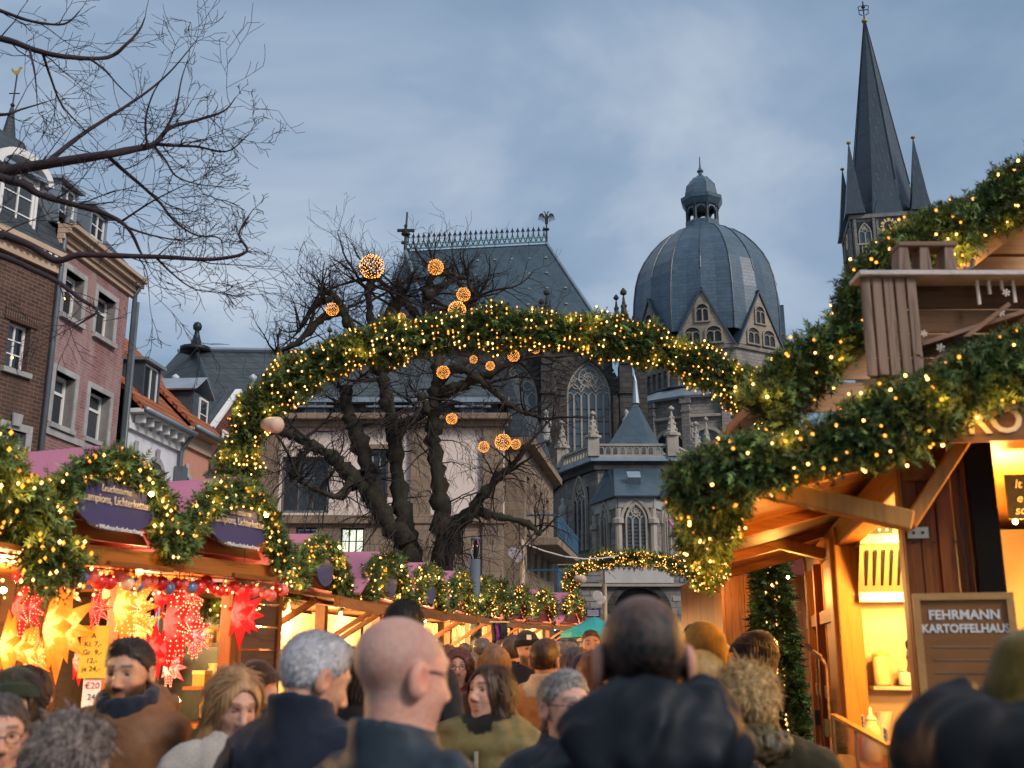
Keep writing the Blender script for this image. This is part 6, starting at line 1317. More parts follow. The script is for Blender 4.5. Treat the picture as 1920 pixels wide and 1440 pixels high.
for k in range(9):                       # screw heads on the end wall planks
    yy = .04+.09*(k % 3); zz = (.6, 1.45, 2.2)[k//3]; MB().ball((.034, yy, zz), .006, 6).build('screw', DARKMETAL, hut)
MB().tube([(.05,.27,2.75),(.06,.25,2.3),(.055,.26,1.9),(.06,.27,1.7)], .006, 5).build('cable', DARKMETAL, hut, True)
# old skis leaning on the shutters
for k, (dx, ln) in enumerate(((0, 1.5), (.16, 1.4))):
    s, z = onhut(1540+k*18, 1330, -.08); sk_ = thing('old_ski', 'dark old wooden ski with curled tip leaning on the hut, %s' % ('left one' if k == 0 else 'right one'), 'ski', HF.o, HA, 'old skis'); P = [(s-.0+.1*t_, -.1-.0*t_, .75+t_*ln*.62) for t_ in (0, .25, .5, .75, 1)]
    P += [(P[-1][0]-.01, -.13, P[-1][2]+.06), (P[-1][0]-.04, -.18, P[-1][2]+.1)]; m = MB()
    for a, b2 in zip(P, P[1:]): m.beam(a, b2, .055, .014, (0,1,0))
    m.build('ski', OLDX, sk_); MB().box(P[2][0]-.04, P[2][0]+.04, -.14, -.1, P[2][2]-.06, P[2][2]+.06).build('binding', DARKMETAL, sk_)
for (x, y, z, pw, b) in ((-1.0, .75, 2.40, 130, True), (-2.2, .5, 2.45, 95, True), (-4.6, -.25, 2.36, 16, True), (.05, 1.1, 2.2, 75, True)): lamp(hut, (x, y, z), pw, .013, (1.0, .47, .09), b, .12, 'hut_lamp')
# ================================================================== things beyond the hut on the right
h2_ = thing('market_stall', 'far right wooden stall with pink roof beyond the christmas tree', 'market stall', (0,0,0), 0)
RD = 15.0; x0 = at(1362, 1200, RD).x; x1 = at(1500, 1200, RD).x+1.5; zt = at(1400, 1068, RD).z
for i in range(9): w = (x1-x0)/9; MB().box(x0+i*w, x0+(i+1)*w-.008, RD, RD+.04, 0, zt).build('wall_plank', PINE, h2_)
for i in range(6): MB().box(x0-.04, x0-.002, RD+i*.6, RD+(i+1)*.6-.01, 0, zt).build('side_plank', PINE, h2_)
zr = at(1400, 985, RD).z; MB().slab([(x0-.5, RD-.3, zt+.12), (x1, RD-.3, zt+.12), (x1, RD+1.6, zr+.3), (x0-.5, RD+1.6, zr+.3)], .04).build('roof_canvas', CANV, h2_); MB().box(x0-.5, x1, RD-.34, RD-.28, zt-.1, zt+.14).build('fascia', REDB_, h2_); lamp(h2_, (x0-.2, RD-.5, zt-.15), 26, .035)
P = [at(1372,985,12.2), at(1350,1010,13), at(1338,1060,15), at(1330,1110,18), at(1322,1150,21), at(1312,1180,25)]
garland('garland_swag', 'hanging fir garland with lights beyond the snack hut canopy', P, .17, 480, 85, .016, 1.0, None, 72, pairs=4)
def xtree(label, u, D, vtop, rb, n, seed, bulbs):
    X = at(u, 1200, D).x; zt = at(u, vtop, D).z; t_ = thing('christmas_tree', label, 'christmas tree', (X, D, gz(D))); H_ = zt-gz(D); rg = np.random.default_rng(seed)
    MB().tube([(0,0,0), (0,0,H_*.97)], [.07,.01], 8).build('trunk', BARK, t_)
    h = H_*(.12+.88*(1-np.sqrt(rg.random(n)))); a = rg.uniform(0, 6.28, n); rr = rb*(1-h/H_)*np.sqrt(rg.uniform(.15, 1, n))*(1+.18*np.sin(a*5+h*9)); d = np.stack([np.cos(a), np.sin(a), rg.uniform(-.5, .15, n)], 1)
    vv, ff, cc = fir_sprays(np.stack([rr*np.cos(a), rr*np.sin(a), h], 1), d, 1.15, rg, 5, tint=(.75,.8,.8)); o = npmesh('foliage', vv, ff, FIR, t_, False, cc); o['kind'] = 'stuff'
    h = H_*(.15+.8*(1-np.sqrt(rg.random(bulbs)))); a = rg.uniform(0, 6.28, bulbs); rr = rb*(1-h/H_)*1.02; bp = np.stack([rr*np.cos(a), rr*np.sin(a), h], 1)
    vv = (bp[:, None, :]+OCT_V[None]*.016).reshape(-1, 3); ff = (OCT_F[None]+6*np.arange(bulbs)[:, None, None]).reshape(-1, 3); o = npmesh('fairy_lights', vv, ff, BULB, t_); o['kind'] = 'stuff'
xtree('dark christmas tree with fairy lights beside the snack hut', 1452, 12.8, 930, .26, 3600, 5, 150)
#xtree('small christmas tree before the far right stall', 1400, 13.8, 1085, .45, 2600, 6, 90)
# ================================================================== people: bodies as continuous distance-field surfaces
def skin_mat():
    m, t, b = newmat('skin'); a = t.nodes.new('ShaderNodeAttribute'); a.attribute_name = 'col'; vec = coords(t)
    cc = mixc(t, a.outputs['Color'], ramp(t, noise(t, vec, 22, 5, .6), [(.32, (1.0,.80,.76)), (.55, (1.0,1.0,1.0)), (.75, (1.0,.92,.86))]), 1.0, 'MULTIPLY'); cc = mixc(t, cc, ramp(t, noise(t, vec, 140, 4, .6), [(.3, (.80,.76,.74)), (.6, (1,1,1))]), 1.0, 'MULTIPLY')
    t.links.new(cc, b.inputs['Base Color']); b.inputs['Roughness'].default_value = .46; b.inputs['Specular IOR Level'].default_value = .4; b.inputs['Subsurface Weight'].default_value = .10; b.inputs['Subsurface Radius'].default_value = (.012, .005, .003); b.inputs['Subsurface Scale'].default_value = 1.0
    nn_ = t.nodes.new('ShaderNodeMath'); nn_.operation = 'ADD'; t.links.new(noise(t, vec, 170, 5, .7), nn_.inputs[0]); t.links.new(noise(t, vec, 34, 5, .7), nn_.inputs[1]); bump(t, b, nn_.outputs[0], .55, .004); return m
SKIN = skin_mat(); HAIR = mat_col('hair', .5, .5, 55, spec=.35, stretch=(1,1,.25)); CLOTH = mat_col('cloth', .85, .35, 120, spec=.15, sheen=.1); NYLON = mat_col('nylon_shell', .58, .3, 26, spec=.22); LEATHER = mat_col('leather', .6, .4, 30, spec=.2); EYEM = mat_col('eye', .15, 0, 10, spec=.6); KNIT = mat_col('knit', .95, .6, 160, spec=.1, sheen=.2)
def smin(a, b, k): h = np.clip(.5+.5*(b-a)/k, 0, 1); return b*(1-h)+a*h-k*h*(1-h)
def smax(a, b, k): return -smin(-a, -b, k)
def ell(p, c, r):
    q = [(p[i]-c[i])/r[i] for i in range(3)]; k0 = np.sqrt(q[0]**2+q[1]**2+q[2]**2)+1e-9; k1 = np.sqrt(sum((q[i]/r[i])**2 for i in range(3)))+1e-9; return k0*(k0-1)/k1
def cap(p, a, b, ra, rb, sy=1.0):
    a = np.array(a, float); b = np.array(b, float); ba = b-a; d = (ba**2).sum(); pa = [p[i]-a[i] for i in range(3)]
    t = np.clip((pa[0]*ba[0]+pa[1]*ba[1]+pa[2]*ba[2])/d, 0, 1)
    return np.sqrt((pa[0]-ba[0]*t)**2+((pa[1]-ba[1]*t)/sy)**2+(pa[2]-ba[2]*t)**2)-(ra+(rb-ra)*t)
def snet(fn, xs, ys, zs):
    X, Y, Z = np.meshgrid(xs, ys, zs, indexing='ij'); f = fn((X, Y, Z)); s = f < 0; nx, ny, nz = f.shape
    c = np.zeros((nx-1, ny-1, nz-1), np.int8)
    for dx in (0, 1):
        for dy in (0, 1):
            for dz_ in (0, 1): c += s[dx:nx-1+dx, dy:ny-1+dy, dz_:nz-1+dz_]
    act = (c > 0) & (c < 8); I, J, K = np.nonzero(act); idx = -np.ones(act.shape, np.int64); idx[I, J, K] = np.arange(len(I))
    acc = np.zeros((len(I), 3)); cnt = np.zeros(len(I)); G = (xs, ys, zs)
    cor = [(a, b, d) for a in (0, 1) for b in (0, 1) for d in (0, 1)]
    for a in cor:
        for ax in range(3):
            if a[ax]: continue
            b = list(a); b[ax] = 1; fa = f[I+a[0], J+a[1], K+a[2]]; fb = f[I+b[0], J+b[1], K+b[2]]; m = (fa < 0) != (fb < 0); t = np.where(m, fa/np.where(m, fa-fb, 1), 0)
            A_ = np.stack([xs[I+a[0]], ys[J+a[1]], zs[K+a[2]]], 1); B2 = np.stack([xs[I+b[0]], ys[J+b[1]], zs[K+b[2]]], 1); acc += (A_+(B2-A_)*t[:, None])*m[:, None]; cnt += m
    v = acc/np.maximum(cnt, 1)[:, None]; Q = []
    m = s[:-1, 1:-1, 1:-1] != s[1:, 1:-1, 1:-1]; i, j, k = np.nonzero(m); j += 1; k += 1; q = np.stack([idx[i, j-1, k-1], idx[i, j, k-1], idx[i, j, k], idx[i, j-1, k]], 1); fl = ~s[i, j, k]; q[fl] = q[fl][:, ::-1]; Q.append(q)
    m = s[1:-1, :-1, 1:-1] != s[1:-1, 1:, 1:-1]; i, j, k = np.nonzero(m); i += 1; k += 1; q = np.stack([idx[i-1, j, k-1], idx[i-1, j, k], idx[i, j, k], idx[i, j, k-1]], 1); fl = ~s[i, j, k]; q[fl] = q[fl][:, ::-1]; Q.append(q)
    m = s[1:-1, 1:-1, :-1] != s[1:-1, 1:-1, 1:]; i, j, k = np.nonzero(m); i += 1; j += 1; q = np.stack([idx[i-1, j-1, k], idx[i, j-1, k], idx[i, j, k], idx[i-1, j, k]], 1); fl = ~s[i, j, k]; q[fl] = q[fl][:, ::-1]; Q.append(q)
    return v, np.concatenate(Q)
def axis(lo, hi, f0, f1, fine, coarse):
    a = list(np.arange(f0, f1+1e-6, fine)); x = f0
    while x > lo: x -= coarse; a.insert(0, x)
    x = a[-1]
    while x < hi: x += coarse; a.append(x)
    return np.array(a)
def wav(p, k, ph=0.0): return np.sin(p[0]*k+1.7*np.sin(p[2]*k*.6+ph)+ph)*np.sin(p[1]*k*1.1+2.1*np.sin(p[0]*k*.5+ph*2))*np.sin(p[2]*k*.9+1.3*np.sin(p[1]*k*.7+ph))
# ---- head in its own frame: +y forward, +z up, chin -.12, crown +.12
def cranium(p, g=0): return smin(ell(p, (0,-.018,.038), (.074+g,.094+g,.083+g)), ell(p, (0,.022,.0), (.064+g,.076+g,.085+g)), .04)
def f_head(p, o):
    f = cranium(p); fat = o.get('fat', 0)
    f = smin(f, ell(p, (0,.026,-.052), (.055+fat,.060,.064)), .035); f = smin(f, ell(p, (0,.060,-.098), (.024+fat*.5,.022,.020)), .03)
    for s in (-1, 1):
        f = smin(f, ell(p, (s*.038,.060,-.022), (.021,.020,.022)), .02)          # cheek
        f = smax(f, -ell(p, (s*.031,.099,.016), (.019,.016,.012)), .012)          # eye socket
        f = smin(f, cap(p, (s*.012,.088,.040), (s*.045,.073,.042), .0085, .007), .012)  # brow
        e = smax(ell(p, (s*.082,-.016,-.004), (.015,.024,.038)), -ell(p, (s*.096,-.006,.002), (.011,.014,.024)), .005)
        if not o.get('noear'): f = smin(f, e, .006)
        f = smin(f, ell(p, (s*.013,.101,-.030), (.009,.011,.008)), .008)
    f = smin(f, cap(p, (0,.088,.022), (0,.113,-.022), .0085, .0135), .012)
    for zz, d_ in ((-.10, .0), (-.125, .01)): f = f+.0015*np.exp(-((p[2]-zz-.15*p[1])/.004)**2)*(p[1] < .0)
    f = smin(f, cap(p, (-.017,.085,-.056), (.017,.085,-.056), .0075, .0075), .008); f = smin(f, cap(p, (-.015,.085,-.068), (.015,.085,-.068), .008, .008), .008); f = smax(f, -cap(p, (-.022,.094,-.0622), (.022,.094,-.0622), .0022, .0022), .004)
    return f
def skin_col(v, o):
    b = np.array(o.get('skin', (.60,.34,.24))); c = np.repeat(b[None], len(v), 0); x, y, z = v.T
    def mixin(m, col): 
        nonlocal c
        c = c*(1-m[:, None])+np.array(col)[None]*m[:, None]
    g = lambda cx, cy_, cz_, r: np.exp(-(((np.abs(x)-cx)/r)**2+((y-cy_)/r)**2+((z-cz_)/r)**2))
    mixin(.45*g(.04,.07,-.02,.022), b*np.array((1.08,.72,.68))); mixin(.4*g(0,.115,-.022,.016), b*np.array((1.05,.7,.65))); mixin(.5*g(.08,-.01,0,.03), b*np.array((1.05,.66,.6)))
    lip = np.exp(-(((z+.062)/.0085)**4))*(np.abs(x) < .025)*(y > .072); mixin(.75*lip, b*np.array((.85,.45,.45)))
    br = np.exp(-(((z-.044)/.0055)**4))*(np.abs(x) > .012)*(np.abs(x) < .05)*(y > .055); mixin(.85*br, o.get('brow', (.05,.03,.02)))
    mixin(.45*g(.031,.09,.014,.014), b*.45)
    if o.get('beard'):
        m = np.clip((-.022-z)/.012, 0, 1)*np.clip((y+.02)/.02, 0, 1)*(1-np.exp(-((np.abs(x)-.035)/.016)**2-((z+.03)/.016)**2)*.9)*(1-lip)*(1-np.exp(-((x/.02)**2+((z+.062)/.014)**2))*.8)*(z > -.13); mixin(o['beard']*m, o.get('brow', (.05,.03,.02)))
    if o.get('buzz'):
        earm = np.clip((.080-np.abs(x))/.004, 0, 1)
        zl = np.interp(y, [-.12,-.03,.0,.05,.08,.10], [-.065,-.045,.025,.055,.085,.10]); m = np.clip((z-zl)/.012+.5, 0, 1); th = 1-.30*np.exp(-((x/.045)**2+((y+.035)/.05)**2))*(z > .03)-.10*wav((x, y, z), 150)
        mixin(m*th*earm*o['buzz'], o.get('hairc', (.03,.025,.022)))
    return c
HL = ([-.13,-.05,-.02,.01,.035,.06,.085,.12], [-.085,-.075,-.03,.02,.042,.070,.091,.098])
def f_hair(p, st, ph):
    zl = np.interp(p[1], *HL)
    if st == 'short': f = cranium(p, .0015)-.010*np.clip((p[2]-zl)/.05, 0, 1)+.002*wav(p, 50, ph)+.001*wav(p, 140, ph); f = smin(f, ell(p, (.005,.022,.108), (.05,.04,.022))+.003*wav(p, 60, ph), .03); return smax(f, zl+.006*wav(p, 85, ph)+.004*wav(p, 190, ph)-p[2], .006)
    if st == 'crop': return smax(cranium(p, .0025)+.001*wav(p, 120, ph), zl-p[2], .01)
    if st == 'fringe': f = cranium(p, .005)+.002*wav(p, 80, ph); return smax(smax(f, zl-p[2], .012), p[2]-.055-.25*np.clip(p[1]+.1, 0, 1), .01)
    if st == 'curly': f = cranium(p, .024)+.013*wav(p, 75, ph)+.007*wav(p, 150, ph+1); return smax(f, zl-.012-p[2], .02)
    if st == 'bob':
        f = cranium(p, .018)+.004*wav(p, 60, ph); f = smin(f, ell(p, (0,-.05,-.03), (.09,.065,.12)), .03)
        for s in (-1, 1): f = smin(f, cap(p, (s*.07,.0,.04), (s*.078,.01,-.09), .03, .024), .03)
        f = f+.004*np.sin(38*np.arctan2(p[0], p[1]+.0)+4*np.sin(p[2]*18)); op = ell(p, (0,.10,-.02), (.058,.07,.10)); return smax(f, -op, .012)
    if st == 'long':
        f = cranium(p, .016)+.003*wav(p, 60, ph); f = smin(f, ell(p, (0,-.07,-.10), (.088,.05,.20)), .03)
        for s in (-1, 1): f = smin(f, cap(p, (s*.07,-.01,.03), (s*.086,.005,-.24), .032, .034), .03); f = smin(f, cap(p, (s*.085,-.01,-.12), (s*.09,.03,-.28), .028, .022), .03)
        f = f+.0022*np.sin(34*np.arctan2(p[0], p[1]+.02)+5*np.sin(p[2]*16+ph))+.006*wav(p, 32, ph); op = ell(p, (0,.10,-.02), (.066,.088,.112)); return smax(f, -op, .012)
    return None
def f_hat(p, st, ph):
    if st == 'beanie':
        f = cranium(p, .017)+.0018*np.sin(70*np.arctan2(p[0], p[1]+.01)); f = smin(f, ell(p, (0,-.04,.11), (.06,.06,.035)), .03); zl = .028-.35*np.clip(-.02-p[1], 0, .2)+.12*np.clip(p[1], 0, .1); cuff = smax(cranium(p, .024)+.002*np.sin(70*np.arctan2(p[0], p[1]+.01)), np.abs(p[2]-zl-.024)-.026, .006); return np.minimum(smax(f, zl-p[2], .008), cuff)
    if st == 'hood':
        f = cranium(p, .032)+.006*wav(p, 30, ph); f = smin(f, ell(p, (0,-.06,-.06), (.10,.08,.12)), .04); return smax(np.abs(f)-.010, -ell(p, (0,.14,-.0), (.075,.12,.13)), .012)
    if st == 'bandana': f = cranium(p, .018)+.003*wav(p, 40, ph); return smax(f, (.02+.25*p[1])-p[2], .01)
def rot_head(p, piv, yaw, pitch, roll=0):     # world-of-body coordinates into the head frame
    x, y, z = p[0]-piv[0], p[1]-piv[1], p[2]-piv[2]; c, s = math.cos(yaw), math.sin(yaw); x, y = c*x+s*y, -s*x+c*y; c, s = math.cos(pitch), math.sin(pitch); y, z = c*y+s*z, -s*y+c*z
    c, s = math.cos(roll), math.sin(roll); x, z = c*x-s*z, s*x+c*z; return (x, y, z+0)
def f_body(p, o, hd):
    q = rot_head(p, hd['piv'], hd['yaw'], hd['pitch'], hd['roll']); q = (q[0], q[1], q[2]-.075); f = f_head(q, o)
    f = smin(f, cap(p, (0,-.035,hd['piv'][2]+.015), (0,-.045,1.38), .052+o.get('fat',0)*.6, .062), .03); f = smin(f, cap(p, (0,-.02,1.34), (0,0,1.0), .13, .12, .7), .08)
    for s in (-1, 1):
        f = smin(f, cap(p, (s*.08,0,.95), (s*.1,.01,.5), .08, .055), .05); f = smin(f, cap(p, (s*.1,.01,.5), (s*.105,-.02,.08), .055, .038), .03)
        f = smin(f, cap(p, (s*.16,-.03,1.37), (s*.225,-.05,1.10), .045, .038), .04); f = smin(f, cap(p, (s*.225,-.05,1.10), (s*.17,.10,.97), .036, .03), .03)
    return f
def f_coat(p, o):
    wd = o.get('wide', 1.0); lw = o.get('low', .82); ph = o['ph']; b = o.get('bulk', 0)
    P2 = (p[0]/wd, p[1], p[2]); f = cap(P2, (0,-.01,1.30), (0,.0,lw), .175+b, .185+b, .70); f = smin(f, cap(P2, (-.135,-.025,1.385), (.135,-.025,1.385), .068+b*.6, .068+b*.6), .09)
    for s in (-1, 1):
        f = smin(f, cap(P2, (s*.185,-.03,1.365), (s*.262,-.06,1.10), .068+b*.5, .064+b*.5), .035); f = smin(f, cap(P2, (s*.262,-.06,1.10), (s*.185,.12,.96), .064+b*.5, .052+b*.4), .03)
    if o.get('puffer'): f = f-.016*np.abs(np.sin(p[2]*math.pi/o['puffer']+.5*np.sin(p[0]*9)))
    f = f+.012*wav(p, 16, ph)+.008*wav(p, 34, ph+2)+.004*wav(p, 62, ph+1)+.004*np.sin(p[2]*42+9*p[0]+3*np.sin(p[1]*20))*np.clip((1.25-p[2])*3, 0, 1)
    nr = np.sqrt(p[0]**2+((p[1]+.035)/.95)**2); ch = o.get('collar', .055)
    col = np.maximum(np.abs(nr-.078-.10*np.clip(1.47-p[2], 0, .1))-.015, np.abs(p[2]-1.455+.25*(p[1]+.03))-ch)+.003*wav(p, 40, ph); f = smin(f, col, .03)
    f = smax(f, -cap(p, (0,-.035,1.75), (0,-.04,1.42), .066, .060), .015)
    if o.get('hood'):
        hz = o.get('hoodz', 0); h = ell(p, (0,-.135,1.455+hz), (.165,.09,.09)); h = smin(h, ell(p, (0,-.085,1.49+hz), (.145,.08,.06)), .04); h = smax(h, -ell(p, (0,-.05,1.57+hz), (.092,.095,.085)), .025); h = h+.020*wav(p, 24, ph+1)+.012*wav(p, 46, ph); f = smin(f, h, .03)
    if o.get('scarf_in'): pass
    return smax(f, lw-.06-p[2], .01)
def f_scarf(p, o):
    nr = np.sqrt(p[0]**2+((p[1]+.02)/.95)**2); f = np.sqrt(np.maximum(np.abs(nr-.085)-.008, 0)**2+np.maximum(np.abs(p[2]-1.485+.30*(p[1]+.02))-.028, 0)**2)-.020; return f+.008*wav(p, 48, o['ph'])
def f_fur(p, o):
    h = ell(p, (0,-.12,1.47), (.15,.085,.07)); h = smin(h, ell(p, (0,-.02,1.45), (.14,.13,.05)), .04); h = smax(h, -cap(p, (0,-.03,1.75), (0,-.03,1.40), .075, .07), .02); return h+.010*wav(p, 95, o['ph'])+.007*wav(p, 170, 1)
def strands(hob, st, c, e_, Mh, seed):        # loose locks lying over the hair surface
    me = hob.data; n = len(me.vertices); co = np.empty(n*3, np.float32); me.vertices.foreach_get('co', co); co = co.reshape(-1, 3); no = np.empty(n*3, np.float32); me.vertices.foreach_get('normal', no); no = no.reshape(-1, 3)
    rg = np.random.default_rng(seed); ok_ = np.nonzero(co[:, 1] < .045)[0] if st in ('long', 'bob') else np.arange(n); k = 9000 if st == 'long' else 7000; i = rg.choice(ok_, k); p_ = co[i]; nn = no[i]
    flow = np.stack([p_[:, 0]*2.0, -.25-0*p_[:, 0], np.full(k, -1.0 if st in ('long', 'bob') else -.45)], 1) if st != 'crop' else np.stack([p_[:, 0], -.6+0*p_[:, 0], np.full(k, -.5)], 1)
    flow = flow-nn*(flow*nn).sum(1)[:, None]; flow /= np.linalg.norm(flow, axis=1)[:, None]+1e-6
    ln = {'crop': .007, 'short': .022, 'fringe': .014, 'curly': .022, 'bob': .05, 'long': .08}[st]*rg.uniform(.5, 1.3, (k, 1)); jit = .75 if st == 'curly' else (.2 if st == 'short' else .09)
    d = flow+nn*({'crop': .5, 'long': .10, 'bob': .12, 'short': .2}.get(st, .3))*rg.uniform(.2, 1.2, (k, 1))+rg.normal(size=(k, 3))*jit; sd = np.cross(d, nn); sd /= np.linalg.norm(sd, axis=1)[:, None]+1e-6; w_ = .0011 if st != 'crop' else .0006
    mid = p_+d*ln*.55+nn*.002; tip = mid+(d*.6-nn*.35)*ln*.5
    vv = np.stack([p_-sd*w_-nn*.002, p_+sd*w_-nn*.002, mid+sd*w_, mid-sd*w_, tip], 1).reshape(-1, 3); b = 5*np.arange(k)[:, None]; ff = np.concatenate([b+np.array([[0,1,2]]), b+np.array([[0,2,3]]), b+np.array([[3,2,4]])]); col = np.repeat(np.array(c)[None]*(rg.uniform(.5, 1.7, (k, 1)) if c[0] < .3 else rg.uniform(.8, 1.2, (k, 1))), 5, 0)
    o = npmesh('hair_locks', vv, ff, HAIR, hob, False, col); o['kind'] = 'stuff'
eye_proto = None; shoe_proto = None
def person(label, u, vtop, D, face, hair=None, hairc=(.03,.02,.015), coat=(.02,.022,.03), hat=None, hatc=(.02,.02,.02), cm=None, hyaw=0, hpitch=0, roll=0, glasses=False, scarf=None, fur=None, trousers=(.02,.025,.04), q=1.0, hatm=None, group='people in the market crowd', zipc=None, **o):
    global eye_proto, shoe_proto
    o['ph'] = (u*.37) % 6.0; top = at(u, vtop, D); g = gz(D); hatx = {'beanie': .022, 'hood': .035, 'bandana': .018}.get(hat, {'short': .012, 'curly': .03, 'long': .016, 'bob': .018}.get(hair, .004)); H = top.z-g; nk = o.get('neck', 0.0); s = H/(1.712-nk+hatx)
    fa = math.radians(face); e_ = thing('person', label, 'person', (0,0,g), -fa, group)
    piv = (0,-.022+.5*nk,1.515-nk); hd = dict(piv=piv, yaw=math.radians(-hyaw), pitch=math.radians(-hpitch), roll=math.radians(roll))
    # put the head, not the feet, on its sight line
    off = V(0, .0, 0); hx = Matrix.Rotation(-fa, 4, 'Z') @ (V(0, -.02+.10*math.sin(math.radians(hpitch)), 0)*s); e_.location = (top.x-hx.x, D-hx.y, g); e_.scale = (s, s, s)
    o['noear'] = hat in ('beanie', 'hood', 'bandana'); fh = .0058/q; R = .15
    bx_ = axis(-.28, .28, -R*.8, R*.8, fh, .03); by_ = axis(-.17, .22, -R-.03, R+.02, fh, .03); bz_ = axis(.0, 1.80, 1.40, 1.80, fh, .045)
    v, fq = snet(lambda p: f_body(p, o, hd), bx_, by_, bz_)
    hv = rot_head((v[:, 0], v[:, 1], v[:, 2]), hd['piv'], hd['yaw'], hd['pitch'], hd['roll']); hv = np.stack([hv[0], hv[1], hv[2]-.075], 1)
    o['hairc'] = hairc; o.setdefault('brow', tuple(.6*c for c in hairc)); npmesh('body', v, fq, SKIN, e_, True, skin_col(hv, o))
    # head-frame pieces: built in head space, then hung on an oriented transform
    Mh = Matrix.Translation(piv) @ Matrix.Rotation(hd['yaw'], 4, 'Z') @ Matrix.Rotation(hd['pitch'], 4, 'X') @ Matrix.Rotation(hd['roll'], 4, 'Y') @ Matrix.Translation((0,0,.075))
    def headpiece(nm, fn, c, m_, lo, hi, cell, var=.35):
        ax = [np.arange(lo[i], hi[i], cell) for i in range(3)]; v, fq = snet(fn, *ax)
        if len(v) == 0: return
        n_ = .5+.5*wav((v[:, 0], v[:, 1], v[:, 2]*.35), 110, o['ph']); col = np.array(c)[None]*(1-var+2*var*n_[:, None]); ob = npmesh(nm, v, fq, m_, e_, True, col); ob.matrix_local = Mh; return ob
    if hair:
        hob = headpiece('hair', lambda p: f_hair(p, hair, o['ph']), hairc, HAIR, (-.14,-.16,-.33 if hair == 'long' else -.19), (.14,.15,.17), fh*(.9 if hair != 'long' else 1.1), .5 if hairc[0] < .3 else .15)
        if hob and q >= .8 and D < 5.6: strands(hob, hair, hairc, e_, Mh, int(o['ph']*100))
    if hat: headpiece(hat if hat != 'hood' else 'raised_hood', lambda p: f_hat(p, hat, o['ph']), hatc, hatm or KNIT, (-.15,-.19,-.2), (.15,.18,.19), fh*1.0, .15)
    if eye_proto is None:
        sph = MB().ball((0,0,0), 1, 12); vv = np.array(sph.v); me = npmesh('eye', vv, np.array([f for f in sph.f if len(f) == 4]), EYEM, None, True, np.where((vv[:, 1] > .55)[:, None], np.array([[.03,.02,.015]]), np.array([[.20,.16,.14]]))); bpy.data.objects.remove(me) if False else None; eye_proto = me; me.parent = e_; first = True
    for k, sg in enumerate((-1, 1)):
        ob = eye_proto if (eye_proto.parent == e_ and k == 0) else share(eye_proto, 'eye', e_)
        ob.matrix_local = Mh @ Matrix.Translation((sg*.031, .0785, .0150)) @ Matrix.Diagonal((.0110, .0106, .0062, 1))
    if glasses:
        m = MB()
        for sg in (-1, 1): m.tube([(sg*.033+.024*math.cos(a*math.pi/6), .106, .012+.018*math.sin(a*math.pi/6)) for a in range(13)], .0018, 4, False); m.tube([(sg*.057,.104,.018), (sg*.079,.02,.018), (sg*.080,-.02,.010)], .0018, 4)
        m.tube([(-.009,.108,.016), (.009,.108,.016)], .0018, 4); ob = m.build('glasses', DARKMETAL, e_); ob.matrix_local = Mh
    cc = .0135/q if D > 2.4 else .0098; v, fq = snet(lambda p: f_coat(p, o), np.arange(-.44*o.get('wide',1)-.02, .44*o.get('wide',1)+.02, cc), np.arange(-.31, .29, cc), np.arange(o.get('low', .82)-.1, 1.62, cc))
    n_ = wav((v[:, 0], v[:, 1], v[:, 2]), 11, o['ph']); col = np.array(coat)[None]*(1+.18*n_[:, None])
    if o.get('yoke'): m = (v[:, 2] > 1.39)*(np.sqrt(v[:, 0]**2+(v[:, 1]+.035)**2) < .13); col[m] = o['yoke']
    npmesh('coat', v, fq, cm or CLOTH, e_, True, col)
    if D < 3.6 and not o.get('puffer'):          # stitched seams lying on the cloth
        lw = o.get('low', .82); wd = o.get('wide', 1.0)
        def onback(x, z, sg):
            ys = np.linspace(-.36, 0, 73) if sg < 0 else np.linspace(.34, 0, 73); fv = f_coat((np.full(73, x), ys, np.full(73, z)), o); k = np.argmax(fv < 0); return (x, float(ys[k])+.004*sg, z)
        for nm, L_ in (('back_seam', [(0.0, 1.34-.02*i) for i in range(22)]), ('yoke_seam', [(-.17*wd+.017*wd*i, 1.285) for i in range(21)]), ('shoulder_seam', [(-.175*wd-.001*i, 1.40-.012*i) for i in range(14)]), ('shoulder_seam', [(.175*wd+.001*i, 1.40-.012*i) for i in range(14)])):
            P = [onback(x, z, -1) for x, z in L_]; MB().tube(P, .0035, 5, False).build(nm, SEAM, e_, True)
    if zipc is not None: MB().box(-.006, .006, .125+o.get('bulk',0)*.7, .147+o.get('bulk',0)*.7, .9, 1.36).build('zip', zipc, e_)
    if scarf is not None: v, fq = snet(lambda p: f_scarf(p, o), np.arange(-.16,.16,.008/q), np.arange(-.18,.16,.008/q), np.arange(1.38,1.62,.008/q)); npmesh('scarf', v, fq, KNIT, e_, True, np.array(scarf)[None]*(1+.3*wav((v[:,0],v[:,1],v[:,2]), 60)[:, None]))
    if fur is not None: v, fq = snet(lambda p: f_fur(p, o), np.arange(-.2,.2,.007/q), np.arange(-.25,.17,.007/q), np.arange(1.34,1.6,.007/q)); npmesh('fur_collar', v, fq, HAIR, e_, True, np.array(fur)[None]*(1+.6*wav((v[:,0],v[:,1],v[:,2]), 70)[:, None]))
    if D < 1.0: return e_
    def f_tr(p):
        f = 9+0*p[0]
        for sg in (-1, 1): f = np.minimum(f, smin(cap(p, (sg*.085,0,.92), (sg*.1,.01,.5), .098, .075), cap(p, (sg*.1,.01,.5), (sg*.108,-.02,.09), .075, .06), .03))
        return smax(f+.006*wav(p, 30, o['ph']), .05-p[2], .01)
    v, fq = snet(f_tr, np.arange(-.22,.22,.022), np.arange(-.13,.13,.022), np.arange(.02,1.06,.03)); npmesh('trousers', v, fq, CLOTH, e_, True, np.array(trousers)[None]+0*v)
